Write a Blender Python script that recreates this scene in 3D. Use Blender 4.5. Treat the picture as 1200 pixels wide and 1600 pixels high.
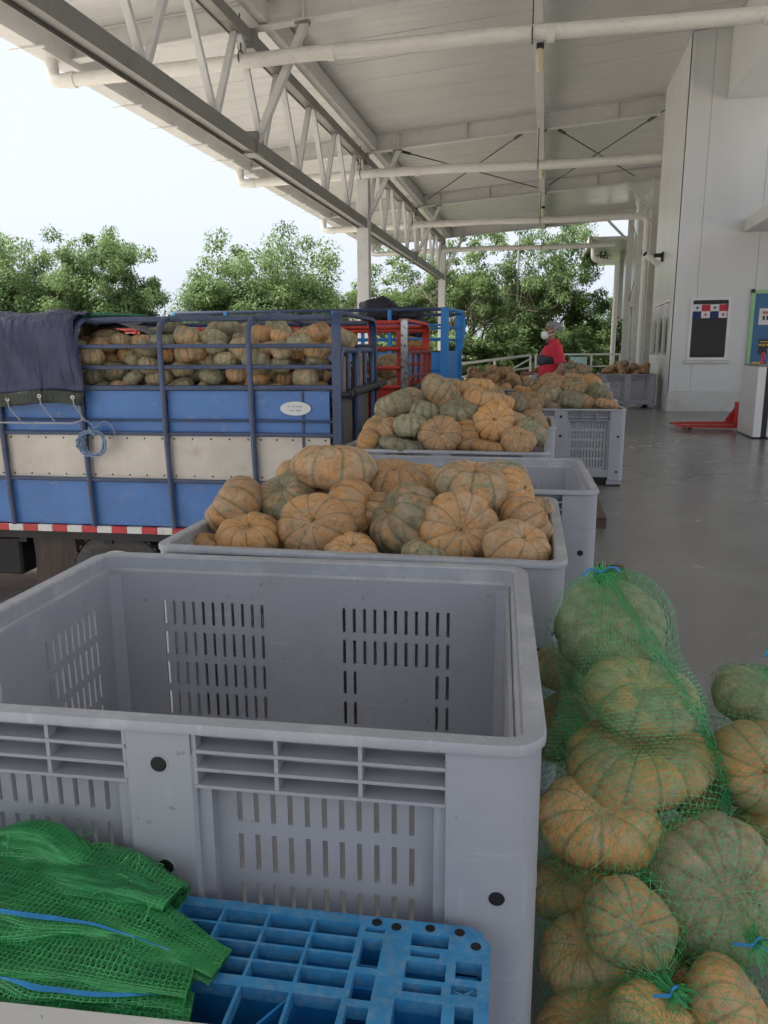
import bpy, bmesh, math, random
from mathutils import Vector, Matrix, Quaternion, noise
from mathutils.bvhtree import BVHTree

for _o in list(bpy.data.objects):
    bpy.data.objects.remove(_o)
R = math.radians
PI = math.pi
sc = bpy.context.scene
col = sc.collection

# ------------------------------------------------------------------ camera, sky, sun, exposure
cam_data = bpy.data.cameras.new('camera')
cam = bpy.data.objects.new('camera', cam_data)
col.objects.link(cam)
cam.location = (0, 0, 1.4)
cam.rotation_euler = (Matrix.Rotation(R(11.7), 3, 'Z') @ Matrix.Rotation(R(78.0), 3, 'X') @ Matrix.Rotation(R(-0.3), 3, 'Z')).to_euler()
cam_data.sensor_fit = 'VERTICAL'
cam_data.sensor_height = 36.0
cam_data.lens = 27.0
cam_data.clip_start = 0.05
cam_data.clip_end = 2000
sc.camera = cam

world = bpy.data.worlds.new('World')
sc.world = world
world.use_nodes = True
wn = world.node_tree.nodes
wl = world.node_tree.links
wn.clear()
w_out = wn.new('ShaderNodeOutputWorld')
w_bg = wn.new('ShaderNodeBackground')
w_sky = wn.new('ShaderNodeTexSky')
w_sky.sky_type = 'NISHITA'
w_sky.sun_disc = False
SUN_EL, SUN_AZ = 58.0, 250.0      # sun high, to the left and a little behind the camera
w_sky.sun_elevation = R(SUN_EL)
w_sky.sun_rotation = R(SUN_AZ)
w_sky.dust_density = 4.0
w_sky.air_density = 1.0
w_hsv = wn.new('ShaderNodeHueSaturation')
w_hsv.inputs['Saturation'].default_value = 0.12
w_mix = wn.new('ShaderNodeMixRGB')           # an even cloud sheet over the clear sky
w_mix.inputs['Fac'].default_value = 0.78
w_mix.inputs['Color2'].default_value = (3.8, 4.12, 4.75, 1)
w_bg.inputs['Strength'].default_value = 0.055
wl.new(w_sky.outputs[0], w_hsv.inputs['Color'])
wl.new(w_hsv.outputs[0], w_mix.inputs['Color1'])
wl.new(w_mix.outputs[0], w_bg.inputs['Color'])
wl.new(w_bg.outputs[0], w_out.inputs[0])

sun_data = bpy.data.lights.new('sun', 'SUN')
sun_data.energy = 3.1
sun_data.angle = R(40)
sun_data.color = (1.0, 0.96, 0.90)
sun = bpy.data.objects.new('sun', sun_data)
col.objects.link(sun)
_sd = Vector((math.sin(R(SUN_AZ)) * math.cos(R(SUN_EL)), math.cos(R(SUN_AZ)) * math.cos(R(SUN_EL)), math.sin(R(SUN_EL))))
sun.rotation_euler = _sd.to_track_quat('Z', 'Y').to_euler()
sun.location = (-20, -10, 40)

sc.view_settings.view_transform = 'Standard'
sc.view_settings.look = 'None'
sc.view_settings.gamma = 1.0
sc.view_settings.exposure = 2.14
sc.cycles.use_adaptive_sampling = True
sc.cycles.adaptive_threshold = 0.02
sc.cycles.max_bounces = 5
sc.cycles.diffuse_bounces = 4
sc.cycles.glossy_bounces = 2
sc.cycles.transparent_max_bounces = 8
sc.cycles.use_denoising = True
try:
    sc.cycles.denoiser = 'OPENIMAGEDENOISE'
except Exception:
    pass
sc.cycles.sample_clamp_indirect = 8.0

# ------------------------------------------------------------------ helpers
class MB:
    """collects faces and links them as one mesh object"""
    def __init__(s):
        s.v, s.f, s.mi = [], [], []
        s.M = None
        s.cur = 0
    def add(s, vs, fs):
        b = len(s.v)
        if s.M is not None:
            vs = [s.M @ Vector(v) for v in vs]
        s.v += [tuple(v) for v in vs]
        s.f += [tuple(i + b for i in f) for f in fs]
        s.mi += [s.cur] * len(fs)
        return s
    def box(s, x0, x1, y0, y1, z0, z1, c=0.0):
        if c <= 0:
            vs = [(x, y, z) for x in (x0, x1) for y in (y0, y1) for z in (z0, z1)]
            return s.add(vs, [(0, 1, 3, 2), (4, 6, 7, 5), (0, 4, 5, 1), (2, 3, 7, 6), (0, 2, 6, 4), (1, 5, 7, 3)])
        c = min(c, abs(x1 - x0) * .45, abs(y1 - y0) * .45, abs(z1 - z0) * .45)
        X, Y, Z = (x0, x1), (y0, y1), (z0, z1)
        vs, idx = [], {}
        for i in (0, 1):
            for j in (0, 1):
                for k in (0, 1):
                    sx, sy, sz = (c if i == 0 else -c), (c if j == 0 else -c), (c if k == 0 else -c)
                    for a, p in enumerate(((X[i], Y[j] + sy, Z[k] + sz), (X[i] + sx, Y[j], Z[k] + sz), (X[i] + sx, Y[j] + sy, Z[k]))):
                        idx[(i, j, k, a)] = len(vs)
                        vs.append(p)
        fs = []
        for i in (0, 1):
            q = [idx[(i, 0, 0, 0)], idx[(i, 0, 1, 0)], idx[(i, 1, 1, 0)], idx[(i, 1, 0, 0)]]
            fs.append(q if i == 0 else q[::-1])
        for j in (0, 1):
            q = [idx[(0, j, 0, 1)], idx[(1, j, 0, 1)], idx[(1, j, 1, 1)], idx[(0, j, 1, 1)]]
            fs.append(q if j == 0 else q[::-1])
        for k in (0, 1):
            q = [idx[(0, 0, k, 2)], idx[(0, 1, k, 2)], idx[(1, 1, k, 2)], idx[(1, 0, k, 2)]]
            fs.append(q if k == 0 else q[::-1])
        for j in (0, 1):
            for k in (0, 1):
                q = [idx[(0, j, k, 1)], idx[(1, j, k, 1)], idx[(1, j, k, 2)], idx[(0, j, k, 2)]]
                fs.append(q if j == k else q[::-1])
        for i in (0, 1):
            for k in (0, 1):
                q = [idx[(i, 0, k, 0)], idx[(i, 1, k, 0)], idx[(i, 1, k, 2)], idx[(i, 0, k, 2)]]
                fs.append(q[::-1] if i == k else q)
        for i in (0, 1):
            for j in (0, 1):
                q = [idx[(i, j, 0, 0)], idx[(i, j, 1, 0)], idx[(i, j, 1, 1)], idx[(i, j, 0, 1)]]
                fs.append(q if i == j else q[::-1])
        for i in (0, 1):
            for j in (0, 1):
                for k in (0, 1):
                    q = [idx[(i, j, k, a)] for a in (0, 1, 2)]
                    fs.append(q if (i + j + k) % 2 == 0 else q[::-1])
        return s.add(vs, fs)
    def bar(s, a, b, w, h, up=(0, 0, 1)):
        """a square bar from a to b, w across, h along 'up'"""
        a, b = Vector(a), Vector(b)
        d = (b - a).normalized()
        side = d.cross(Vector(up))
        if side.length < 1e-4:
            side = d.cross(Vector((1, 0, 0)))
        side.normalize()
        u = side.cross(d).normalized()
        vs = []
        for p in (a, b):
            for i, j in ((-1, -1), (1, -1), (1, 1), (-1, 1)):
                vs.append(p + side * (i * w / 2) + u * (j * h / 2))
        return s.add(vs, [(0, 3, 2, 1), (4, 5, 6, 7), (0, 1, 5, 4), (1, 2, 6, 5), (2, 3, 7, 6), (3, 0, 4, 7)])
    def tube(s, pts, r, n=8, cap=True, closed=False):
        pts = [Vector(p) for p in pts]
        rr = r if isinstance(r, (list, tuple)) else [r] * len(pts)
        N = len(pts)
        vs = []
        prev = None
        for i, p in enumerate(pts):
            if closed:
                d = pts[(i + 1) % N] - pts[i - 1]
            else:
                d = pts[min(i + 1, N - 1)] - pts[max(i - 1, 0)]
            if d.length < 1e-9:
                d = Vector((0, 0, 1))
            d.normalize()
            if prev is None:
                a = d.cross(Vector((0, 0, 1)))
                if a.length < 1e-3:
                    a = d.cross(Vector((1, 0, 0)))
            else:
                a = prev - d * prev.dot(d)
                if a.length < 1e-5:
                    a = d.cross(Vector((1, 0, 0)))
            a.normalize()
            prev = a
            b = d.cross(a)
            for k in range(n):
                t = 2 * PI * k / n
                vs.append(p + (a * math.cos(t) + b * math.sin(t)) * rr[i])
        fs = []
        for i in range(N if closed else N - 1):
            j = (i + 1) % N
            for k in range(n):
                l = (k + 1) % n
                fs.append((i * n + k, i * n + l, j * n + l, j * n + k))
        if cap and not closed:
            fs.append(tuple(range(n))[::-1])
            fs.append(tuple((N - 1) * n + k for k in range(n)))
        return s.add(vs, fs)
    def lathe(s, prof, n=24, axis='z', o=(0, 0, 0), cap=True):
        vs, fs = [], []
        for (r, z) in prof:
            for k in range(n):
                t = 2 * PI * k / n
                if axis == 'z':
                    vs.append((o[0] + r * math.cos(t), o[1] + r * math.sin(t), o[2] + z))
                elif axis == 'y':
                    vs.append((o[0] + r * math.cos(t), o[1] + z, o[2] - r * math.sin(t)))
                else:
                    vs.append((o[0] + z, o[1] + r * math.cos(t), o[2] + r * math.sin(t)))
        m = len(prof)
        for i in range(m - 1):
            for k in range(n):
                l = (k + 1) % n
                fs.append((i * n + k, i * n + l, (i + 1) * n + l, (i + 1) * n + k))
        if cap:
            fs.append(tuple(range(n))[::-1])
            fs.append(tuple((m - 1) * n + k for k in range(n)))
        return s.add(vs, fs)
    def grid(s, pts, closed_u=False):
        """pts[i][j] -> quads"""
        b = len(s.v)
        ni, nj = len(pts), len(pts[0])
        fl = [p for row in pts for p in row]
        fs = []
        for i in range(ni - 1):
            for j in range(nj if closed_u else nj - 1):
                k = (j + 1) % nj
                fs.append((i * nj + j, i * nj + k, (i + 1) * nj + k, (i + 1) * nj + j))
        return s.add(fl, fs)
    def plate(s, us, ws, hole, th, f):
        """a perforated plate: cells between the breakpoints us x ws, left open where hole(u, w); f(u, w, t) -> point, t from 0 to th"""
        nu, nw = len(us), len(ws)
        solid = [[not hole((us[i] + us[i + 1]) / 2, (ws[j] + ws[j + 1]) / 2) for j in range(nw - 1)] for i in range(nu - 1)]
        ids, vs, fs = {}, [], []
        def v(i, j, t):
            k = (i, j, t)
            if k not in ids:
                ids[k] = len(vs)
                vs.append(f(us[i], ws[j], th if t else 0.0))
            return ids[k]
        S = lambda i, j: 0 <= i < nu - 1 and 0 <= j < nw - 1 and solid[i][j]
        for i in range(nu - 1):
            for j in range(nw - 1):
                if not solid[i][j]:
                    continue
                fs.append((v(i, j, 0), v(i + 1, j, 0), v(i + 1, j + 1, 0), v(i, j + 1, 0)))
                fs.append((v(i, j, 1), v(i, j + 1, 1), v(i + 1, j + 1, 1), v(i + 1, j, 1)))
                if not S(i - 1, j):
                    fs.append((v(i, j, 0), v(i, j + 1, 0), v(i, j + 1, 1), v(i, j, 1)))
                if not S(i + 1, j):
                    fs.append((v(i + 1, j, 0), v(i + 1, j, 1), v(i + 1, j + 1, 1), v(i + 1, j + 1, 0)))
                if not S(i, j - 1):
                    fs.append((v(i, j, 0), v(i, j, 1), v(i + 1, j, 1), v(i + 1, j, 0)))
                if not S(i, j + 1):
                    fs.append((v(i, j + 1, 0), v(i + 1, j + 1, 0), v(i + 1, j + 1, 1), v(i, j + 1, 1)))
        return s.add(vs, fs)
    def mesh(s, name, mats, smooth=None, fix=True):
        me = bpy.data.meshes.new(name)
        me.from_pydata(s.v, [], s.f)
        if not isinstance(mats, (list, tuple)):
            mats = [mats]
        for m in mats:
            me.materials.append(m)
        if len(mats) > 1:
            me.polygons.foreach_set('material_index', s.mi)
        if fix and len(s.f) < 60000:
            bm = bmesh.new()
            bm.from_mesh(me)
            bmesh.ops.recalc_face_normals(bm, faces=bm.faces)
            bm.to_mesh(me)
            bm.free()
        if smooth is not None:
            me.polygons.foreach_set('use_smooth', [True] * len(me.polygons))
            try:
                me.set_sharp_from_angle(angle=R(smooth))
            except Exception:
                pass
        me.update()
        return me
    def build(s, name, mats, parent=None, smooth=None, fix=True):
        return link(name, s.mesh(name, mats, smooth, fix), parent)

def link(name, me, parent=None):
    o = bpy.data.objects.new(name, me)
    col.objects.link(o)
    if parent is not None:
        o.parent = parent
    return o

def empty(name, loc=(0, 0, 0), rz=0.0):
    o = bpy.data.objects.new(name, None)
    col.objects.link(o)
    o.location = loc
    o.rotation_euler = (0, 0, rz)
    o.empty_display_size = 0.1
    return o

def tag(o, label=None, cat=None, group=None, kind=None):
    if label:
        o['label'] = label
    if cat:
        o['category'] = cat
    if group:
        o['group'] = group
    if kind:
        o['kind'] = kind
    return o

def copy_tree(o, parent=None):
    c = o.copy()
    col.objects.link(c)
    c.parent = parent
    for ch in list(o.children):
        copy_tree(ch, c)
    return c

def arc(c, r, a0, a1, n, u, v):
    c, u, v = Vector(c), Vector(u), Vector(v)
    return [c + u * (r * math.cos(R(a0 + (a1 - a0) * i / n))) + v * (r * math.sin(R(a0 + (a1 - a0) * i / n))) for i in range(n + 1)]

def round_path(pts, r, n=5):
    """a polyline with rounded corners"""
    pts = [Vector(p) for p in pts]
    out = [pts[0]]
    for i in range(1, len(pts) - 1):
        a, b, c = pts[i - 1], pts[i], pts[i + 1]
        d1, d2 = (a - b), (c - b)
        k = min(r, d1.length * .48, d2.length * .48)
        p, q = b + d1.normalized() * k, b + d2.normalized() * k
        for t in range(n + 1):
            s_ = t / n
            out.append(p * (1 - s_) ** 2 + b * (2 * s_ * (1 - s_)) + q * s_ ** 2)
    out.append(pts[-1])
    return out

# ------------------------------------------------------------------ materials
def nmat(name):
    m = bpy.data.materials.new(name)
    m.use_nodes = True
    nt = m.node_tree
    return m, nt, nt.nodes['Principled BSDF']

def N(nt, t, **kw):
    n = nt.nodes.new(t)
    for k, v in kw.items():
        setattr(n, k, v)
    return n

def ramp(nt, src, stops):
    r = N(nt, 'ShaderNodeValToRGB')
    el = r.color_ramp.elements
    while len(el) < len(stops):
        el.new(0.5)
    for e, (p, c) in zip(el, stops):
        e.position = p
        e.color = c if len(c) == 4 else (*c, 1)
    nt.links.new(src, r.inputs[0])
    return r.outputs[0]

def mixc(nt, fac, a, b, mode='MIX'):
    m = N(nt, 'ShaderNodeMixRGB', blend_type=mode)
    for sock, val in (('Fac', fac), ('Color1', a), ('Color2', b)):
        if hasattr(val, 'links') or hasattr(val, 'is_linked'):
            nt.links.new(val, m.inputs[sock])
        elif sock == 'Fac':
            m.inputs[sock].default_value = val
        else:
            m.inputs[sock].default_value = (*val[:3], 1)
    return m.outputs[0]

def tex_noise(nt, scale, detail=4, rough=0.55, vec=None, dist=0.0):
    n = N(nt, 'ShaderNodeTexNoise')
    n.inputs['Scale'].default_value = scale
    n.inputs['Detail'].default_value = detail
    n.inputs['Roughness'].default_value = rough
    n.inputs['Distortion'].default_value = dist
    if vec is not None:
        nt.links.new(vec, n.inputs['Vector'])
    return n.outputs['Fac']

def coords(nt, kind='Object', scale=(1, 1, 1)):
    tc = N(nt, 'ShaderNodeTexCoord')
    mp = N(nt, 'ShaderNodeMapping')
    mp.inputs['Scale'].default_value = scale
    nt.links.new(tc.outputs[kind], mp.inputs['Vector'])
    return mp.outputs[0]

def bump(nt, b, h, strength, dist=0.01):
    n = N(nt, 'ShaderNodeBump')
    n.inputs['Strength'].default_value = strength
    n.inputs['Distance'].default_value = dist
    nt.links.new(h, n.inputs['Height'])
    nt.links.new(n.outputs[0], b.inputs['Normal'])

def painted(name, base, rough=0.5, metal=0.0, var=0.12, dirt=None, dirt_amt=0.4, scale=3.0, stretch=(1, 1, 1), spec=0.5, bmp=0.05, lo=0.52, hi=0.72):
    """paint / plastic / metal: slow tone changes plus stains or rust with a shape of their own"""
    m, nt, b = nmat(name)
    vec = coords(nt, 'Object', stretch)
    n1 = tex_noise(nt, scale, 5, 0.6, vec)
    c = mixc(nt, ramp(nt, n1, [(0.3, (0, 0, 0)), (0.7, (1, 1, 1))]), [x * (1 - var) for x in base], [min(1, x * (1 + var)) for x in base])
    if dirt:
        n2 = tex_noise(nt, scale * 3.1, 8, 0.68, vec, 0.4)
        f = ramp(nt, n2, [(lo, (0, 0, 0)), (hi, (dirt_amt,) * 3)])
        c = mixc(nt, f, c, dirt)
    nt.links.new(c, b.inputs['Base Color'])
    b.inputs['Roughness'].default_value = rough
    b.inputs['Metallic'].default_value = metal
    b.inputs['Specular IOR Level'].default_value = spec
    if bmp:
        bump(nt, b, tex_noise(nt, scale * 14, 3, 0.6, vec), bmp, 0.004)
    return m

M = {}
M['plug'] = painted('black_rubber', (0.008, 0.008, 0.009), 0.6, var=0.2)
M['black'] = painted('black_plastic', (0.012, 0.012, 0.013), 0.5, var=0.2)
M['white_steel'] = painted('white_painted_steel', (0.57, 0.57, 0.55), 0.42, var=0.06, dirt=(0.30, 0.27, 0.22), dirt_amt=0.35, scale=1.2, bmp=0.02)
M['grey_steel'] = painted('galvanised_steel', (0.225, 0.22, 0.205), 0.45, metal=0.25, var=0.14, dirt=(0.17, 0.15, 0.125), dirt_amt=0.5, scale=1.6, bmp=0.03)
M['pvc'] = painted('white_pvc', (0.66, 0.65, 0.60), 0.4, var=0.06, dirt=(0.36, 0.33, 0.27), dirt_amt=0.4, scale=2.0, stretch=(1, 3, 3))
M['cable'] = painted('black_rod', (0.03, 0.03, 0.03), 0.5)
M['blue'] = painted('blue_truck_paint', (0.062, 0.175, 0.44), 0.42, var=0.13, dirt=(0.26, 0.29, 0.36), dirt_amt=0.6, scale=3.4, bmp=0.10, lo=.57, hi=.70)
M['blue_tube'] = painted('blue_grey_tube_paint', (0.060, 0.085, 0.155), 0.45, var=0.2, dirt=(0.14, 0.12, 0.11), dirt_amt=0.6, scale=6, bmp=0.06)
M['blue_frame'] = painted('dark_blue_frame_paint', (0.035, 0.065, 0.14), 0.42, var=0.2, dirt=(0.12, 0.09, 0.08), dirt_amt=0.7, scale=5, bmp=0.06)
M['cyan_blue'] = painted('bright_blue_truck_paint', (0.025, 0.22, 0.56), 0.42, var=0.1, dirt=(0.1, 0.14, 0.2), dirt_amt=0.4, scale=3)
M['red_paint'] = painted('red_truck_paint', (0.50, 0.045, 0.028), 0.45, var=0.15, dirt=(0.16, 0.07, 0.05), dirt_amt=0.6, scale=4)
M['rust_red'] = painted('rusty_red_paint', (0.16, 0.030, 0.024), 0.55, var=0.25, dirt=(0.07, 0.04, 0.03), dirt_amt=0.7, scale=5)
M['chrome'] = painted('worn_chrome', (0.55, 0.54, 0.52), 0.28, metal=0.9, var=0.12, dirt=(0.06, 0.05, 0.05), dirt_amt=0.9, scale=9, lo=.5, hi=.62)
M['refl_red'] = painted('red_reflector', (0.46, 0.025, 0.035), 0.35, var=0.1, dirt=(0.2, 0.1, 0.08), dirt_amt=0.4, scale=8)
M['refl_white'] = painted('white_reflector', (0.62, 0.62, 0.60), 0.35, var=0.06, dirt=(0.35, 0.3, 0.25), dirt_amt=0.5, scale=8)
M['tyre'] = painted('tyre_rubber', (0.065, 0.062, 0.058), 0.75, var=0.25, dirt=(0.17, 0.155, 0.135), dirt_amt=0.6, scale=6)
M['flap'] = painted('brown_rubber_flap', (0.050, 0.035, 0.028), 0.6, var=0.3, dirt=(0.12, 0.075, 0.05), dirt_amt=0.7, scale=2.5, stretch=(4, 4, .6))
M['chassis'] = painted('chassis_black', (0.016, 0.016, 0.018), 0.6, var=0.3, dirt=(0.05, 0.04, 0.03), dirt_amt=0.5, scale=4)
M['card'] = painted('cardboard', (0.30, 0.19, 0.11), 0.85, var=0.14, scale=4)
M['ply'] = painted('brown_board', (0.12, 0.098, 0.078), 0.8, var=0.18, scale=3)
M['wood'] = painted('dark_wood', (0.10, 0.075, 0.058), 0.75, var=0.3, scale=4, stretch=(1, 8, 8))
M['rope'] = painted('blue_white_rope', (0.17, 0.24, 0.36), 0.85, var=0.5, scale=60, bmp=0.3)
M['cord'] = painted('grey_cord', (0.34, 0.36, 0.40), 0.8, var=0.2, scale=30)
M['pallet'] = painted('blue_pallet_plastic', (0.015, 0.19, 0.48), 0.38, var=0.12, dirt=(0.13, 0.28, 0.42), dirt_amt=0.45, scale=9, bmp=0.05, lo=.52, hi=.8)
M['pallet_top'] = painted('blue_pallet_worn_top', (0.035, 0.235, 0.47), 0.5, var=0.18, dirt=(0.26, 0.33, 0.37), dirt_amt=0.7, scale=20, bmp=0.12, lo=.46, hi=.8)
M['net'] = painted('green_net_plastic', (0.040, 0.30, 0.095), 0.38, var=0.25, scale=20, bmp=0)
M['net_light'] = painted('bright_green_net_plastic', (0.055, 0.35, 0.105), 0.32, var=0.3, scale=14, bmp=0)
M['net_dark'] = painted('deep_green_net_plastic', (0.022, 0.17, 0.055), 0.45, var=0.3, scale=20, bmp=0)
M['tie'] = painted('blue_tie_string', (0.03, 0.25, 0.55), 0.4, var=0.2, scale=20)
M['foam'] = painted('white_board', (0.62, 0.60, 0.56), 0.5, var=0.04, dirt=(0.4, 0.37, 0.33), dirt_amt=.4, scale=6)
M['jack_red'] = painted('red_enamel', (0.55, 0.035, 0.035), 0.4, var=0.12, dirt=(0.12, 0.04, 0.04), dirt_amt=0.6, scale=6)
M['frame_white'] = painted('white_window_frame', (0.70, 0.70, 0.68), 0.35, var=0.03, scale=3)
M['door_blue'] = painted('blue_door_paint', (0.022, 0.125, 0.27), 0.4, var=0.08, scale=2)
M['trim_green'] = painted('green_door_trim', (0.30, 0.52, 0.28), 0.4, var=0.06, scale=3)
M['paper'] = painted('white_paper', (0.72, 0.70, 0.66), 0.7, var=0.03, scale=6)
M['paper_yellow'] = painted('yellow_paper', (0.66, 0.48, 0.08), 0.7, var=0.03, scale=6)
M['ink'] = painted('dark_ink', (0.04, 0.04, 0.05), 0.7, var=0.1, scale=8)
M['ink_red'] = painted('pink_ink', (0.5, 0.18, 0.14), 0.7, var=0.1, scale=8)
M['flag_red'] = painted('flag_red', (0.50, 0.03, 0.05), 0.7, var=0.05, scale=6)
M['flag_blue'] = painted('flag_navy', (0.015, 0.03, 0.13), 0.7, var=0.05, scale=6)
M['flag_white'] = painted('flag_white', (0.72, 0.72, 0.72), 0.7, var=0.03, scale=6)
M['sign_cyan'] = painted('pale_cyan_sign', (0.45, 0.68, 0.66), 0.5, var=0.05, scale=4)
M['lamp'] = painted('yellowed_lamp_plastic', (0.66, 0.60, 0.40), 0.35, var=0.08, scale=6)
M['yellow'] = painted('yellow_plastic', (0.62, 0.36, 0.03), 0.4, var=0.1, scale=4)
M['grey_pole'] = painted('grey_pole', (0.25, 0.25, 0.25), 0.5, var=0.1, scale=2)
M['bark'] = painted('bark', (0.17, 0.135, 0.10), 0.9, var=0.35, scale=3, stretch=(2, 2, .5), bmp=0.5)
M['plate_oval'] = painted('white_oval_plate', (0.62, 0.64, 0.62), 0.4, var=0.05, dirt=(0.35, 0.42, 0.42), dirt_amt=.5, scale=10)

def mat_bin(name, base, scuff):
    m, nt, b = nmat(name)
    vec = coords(nt, 'Object')
    n1 = tex_noise(nt, 2.2, 5, 0.6, vec)
    c = mixc(nt, ramp(nt, n1, [(0.3, (0, 0, 0)), (0.7, (1, 1, 1))]), [x * .93 for x in base], [x * 1.06 for x in base])
    # fine scratches in three directions
    for k, (st, rot, amt) in enumerate((((3, 3, 60), .3, .35), ((60, 60, 3), .9, .30), ((40, 25, 5), 2.1, .25))):
        tc = N(nt, 'ShaderNodeTexCoord')
        mp = N(nt, 'ShaderNodeMapping')
        mp.inputs['Rotation'].default_value = (rot, rot * .6, rot * .3)
        mp.inputs['Scale'].default_value = st
        nt.links.new(tc.outputs['Object'], mp.inputs['Vector'])
        n2 = tex_noise(nt, 1.0, 3, 0.5, mp.outputs[0])
        msk = tex_noise(nt, 3.0 + k, 4, 0.6, vec)
        mul = N(nt, 'ShaderNodeMath', operation='MULTIPLY')
        nt.links.new(ramp(nt, n2, [(0.62, (0, 0, 0)), (0.68, (amt + scuff,) * 3)]), mul.inputs[0])
        nt.links.new(ramp(nt, msk, [(0.48, (0, 0, 0)), (0.66, (1, 1, 1))]), mul.inputs[1])
        c = mixc(nt, mul.outputs[0], c, (0.52, 0.52, 0.53))
    # brown dust and juice smears
    n3 = tex_noise(nt, 4.5, 8, 0.72, coords(nt, 'Object', (1, 1, .45)), .6)
    c = mixc(nt, ramp(nt, n3, [(0.56, (0, 0, 0)), (0.74, (.42,) * 3)]), c, (0.24, 0.215, 0.18))
    n4 = tex_noise(nt, 38, 4, 0.6, vec)
    c = mixc(nt, ramp(nt, n4, [(0.68, (0, 0, 0)), (0.72, (.5,) * 3)]), c, (0.16, 0.15, 0.14))
    if scuff > .1:
        n5 = tex_noise(nt, 9, 7, 0.7, vec)
        c = mixc(nt, ramp(nt, n5, [(0.5, (0, 0, 0)), (0.72, (.5,) * 3)]), c, (0.56, 0.56, 0.56))
    nt.links.new(c, b.inputs['Base Color'])
    b.inputs['Roughness'].default_value = 0.42
    bump(nt, b, tex_noise(nt, 30, 3, 0.6, vec), 0.05, 0.004)
    return m
M['bin'] = mat_bin('grey_plastic', (0.345, 0.352, 0.380), 0.0)
M['bin_rim'] = mat_bin('grey_plastic_scuffed', (0.33, 0.34, 0.365), 0.2)

def mat_wall():
    m, nt, b = nmat('insulated_panel_white')
    vec = coords(nt, 'Object', (1, 1, .35))
    n = tex_noise(nt, 0.8, 5, 0.6, vec)
    c = mixc(nt, ramp(nt, n, [(0.3, (0, 0, 0)), (0.75, (1, 1, 1))]), (0.60, 0.61, 0.60), (0.68, 0.69, 0.68))
    nt.links.new(c, b.inputs['Base Color'])
    b.inputs['Roughness'].default_value = 0.28
    bump(nt, b, tex_noise(nt, 0.9, 2, 0.5, coords(nt, 'Object', (1.2, 1.2, .3))), 0.05, 0.05)
    return m
M['wall'] = mat_wall()

def mat_ceiling():
    m, nt, b = nmat('ceiling_panel_white')
    vec = coords(nt, 'Object', (.35, 1.6, 1))
    n = tex_noise(nt, 0.9, 6, 0.6, vec)
    c = mixc(nt, ramp(nt, n, [(0.3, (0, 0, 0)), (0.75, (1, 1, 1))]), (0.50, 0.50, 0.485), (0.60, 0.60, 0.58))
    n2 = tex_noise(nt, 2.2, 8, 0.7, vec, .5)
    c = mixc(nt, ramp(nt, n2, [(0.58, (0, 0, 0)), (0.8, (.3,) * 3)]), c, (0.27, 0.25, 0.21))
    nt.links.new(c, b.inputs['Base Color'])
    b.inputs['Roughness'].default_value = 0.26
    # shallow roll-formed ribs across the panel
    w = N(nt, 'ShaderNodeTexWave', wave_type='BANDS', bands_direction='Y')
    w.inputs['Scale'].default_value = 3.2
    w.inputs['Distortion'].default_value = 0.3
    w.inputs['Detail'].default_value = 1.0
    nt.links.new(coords(nt, 'Object', (.2, 1, 1)), w.inputs['Vector'])
    bump(nt, b, w.outputs['Fac'], 0.05, 0.01)
    return m
M['ceiling'] = mat_ceiling()

def mat_floor():
    m, nt, b = nmat('polished_concrete')
    vec = coords(nt, 'Object')
    n1 = tex_noise(nt, 0.55, 7, 0.62, vec, .6)
    n2 = tex_noise(nt, 1.7, 7, 0.6, vec, .15)
    n3 = tex_noise(nt, 60, 3, 0.6, vec)
    c = mixc(nt, ramp(nt, n1, [(0.32, (0, 0, 0)), (0.7, (1, 1, 1))]), (0.168, 0.163, 0.155), (0.228, 0.222, 0.212))
    c = mixc(nt, ramp(nt, n2, [(0.50, (0, 0, 0)), (0.75, (.45,) * 3)]), c, (0.275, 0.263, 0.243))
    c = mixc(nt, ramp(nt, n3, [(0.3, (.25,) * 3), (0.6, (0, 0, 0))]), c, (0.08, 0.075, 0.07))
    # thin pale scuffs
    n4 = tex_noise(nt, 1.3, 10, 0.75, coords(nt, 'Object', (1.6, .6, 1)), .8)
    c = mixc(nt, ramp(nt, n4, [(0.66, (0, 0, 0)), (0.76, (.16,) * 3)]), c, (0.30, 0.29, 0.27))
    nt.links.new(c, b.inputs['Base Color'])
    nt.links.new(ramp(nt, n2, [(0.3, (.20,) * 3), (0.75, (.30,) * 3)]), b.inputs['Roughness'])
    bump(nt, b, n3, 0.02, 0.002)
    return m
M['floor'] = mat_floor()

def mat_ground():
    m, nt, b = nmat('dusty_yard')
    vec = coords(nt, 'Object')
    n1 = tex_noise(nt, 0.12, 8, 0.62, vec, .4)
    n2 = tex_noise(nt, 2.2, 8, 0.7, vec)
    c = mixc(nt, ramp(nt, n1, [(0.35, (0, 0, 0)), (0.65, (1, 1, 1))]), (0.34, 0.315, 0.28), (0.46, 0.43, 0.39))
    c = mixc(nt, ramp(nt, n2, [(0.42, (0, 0, 0)), (0.7, (.6,) * 3)]), c, (0.17, 0.14, 0.11))
    nt.links.new(c, b.inputs['Base Color'])
    b.inputs['Roughness'].default_value = 0.9
    bump(nt, b, n2, 0.3, 0.03)
    return m
M['ground'] = mat_ground()

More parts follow.
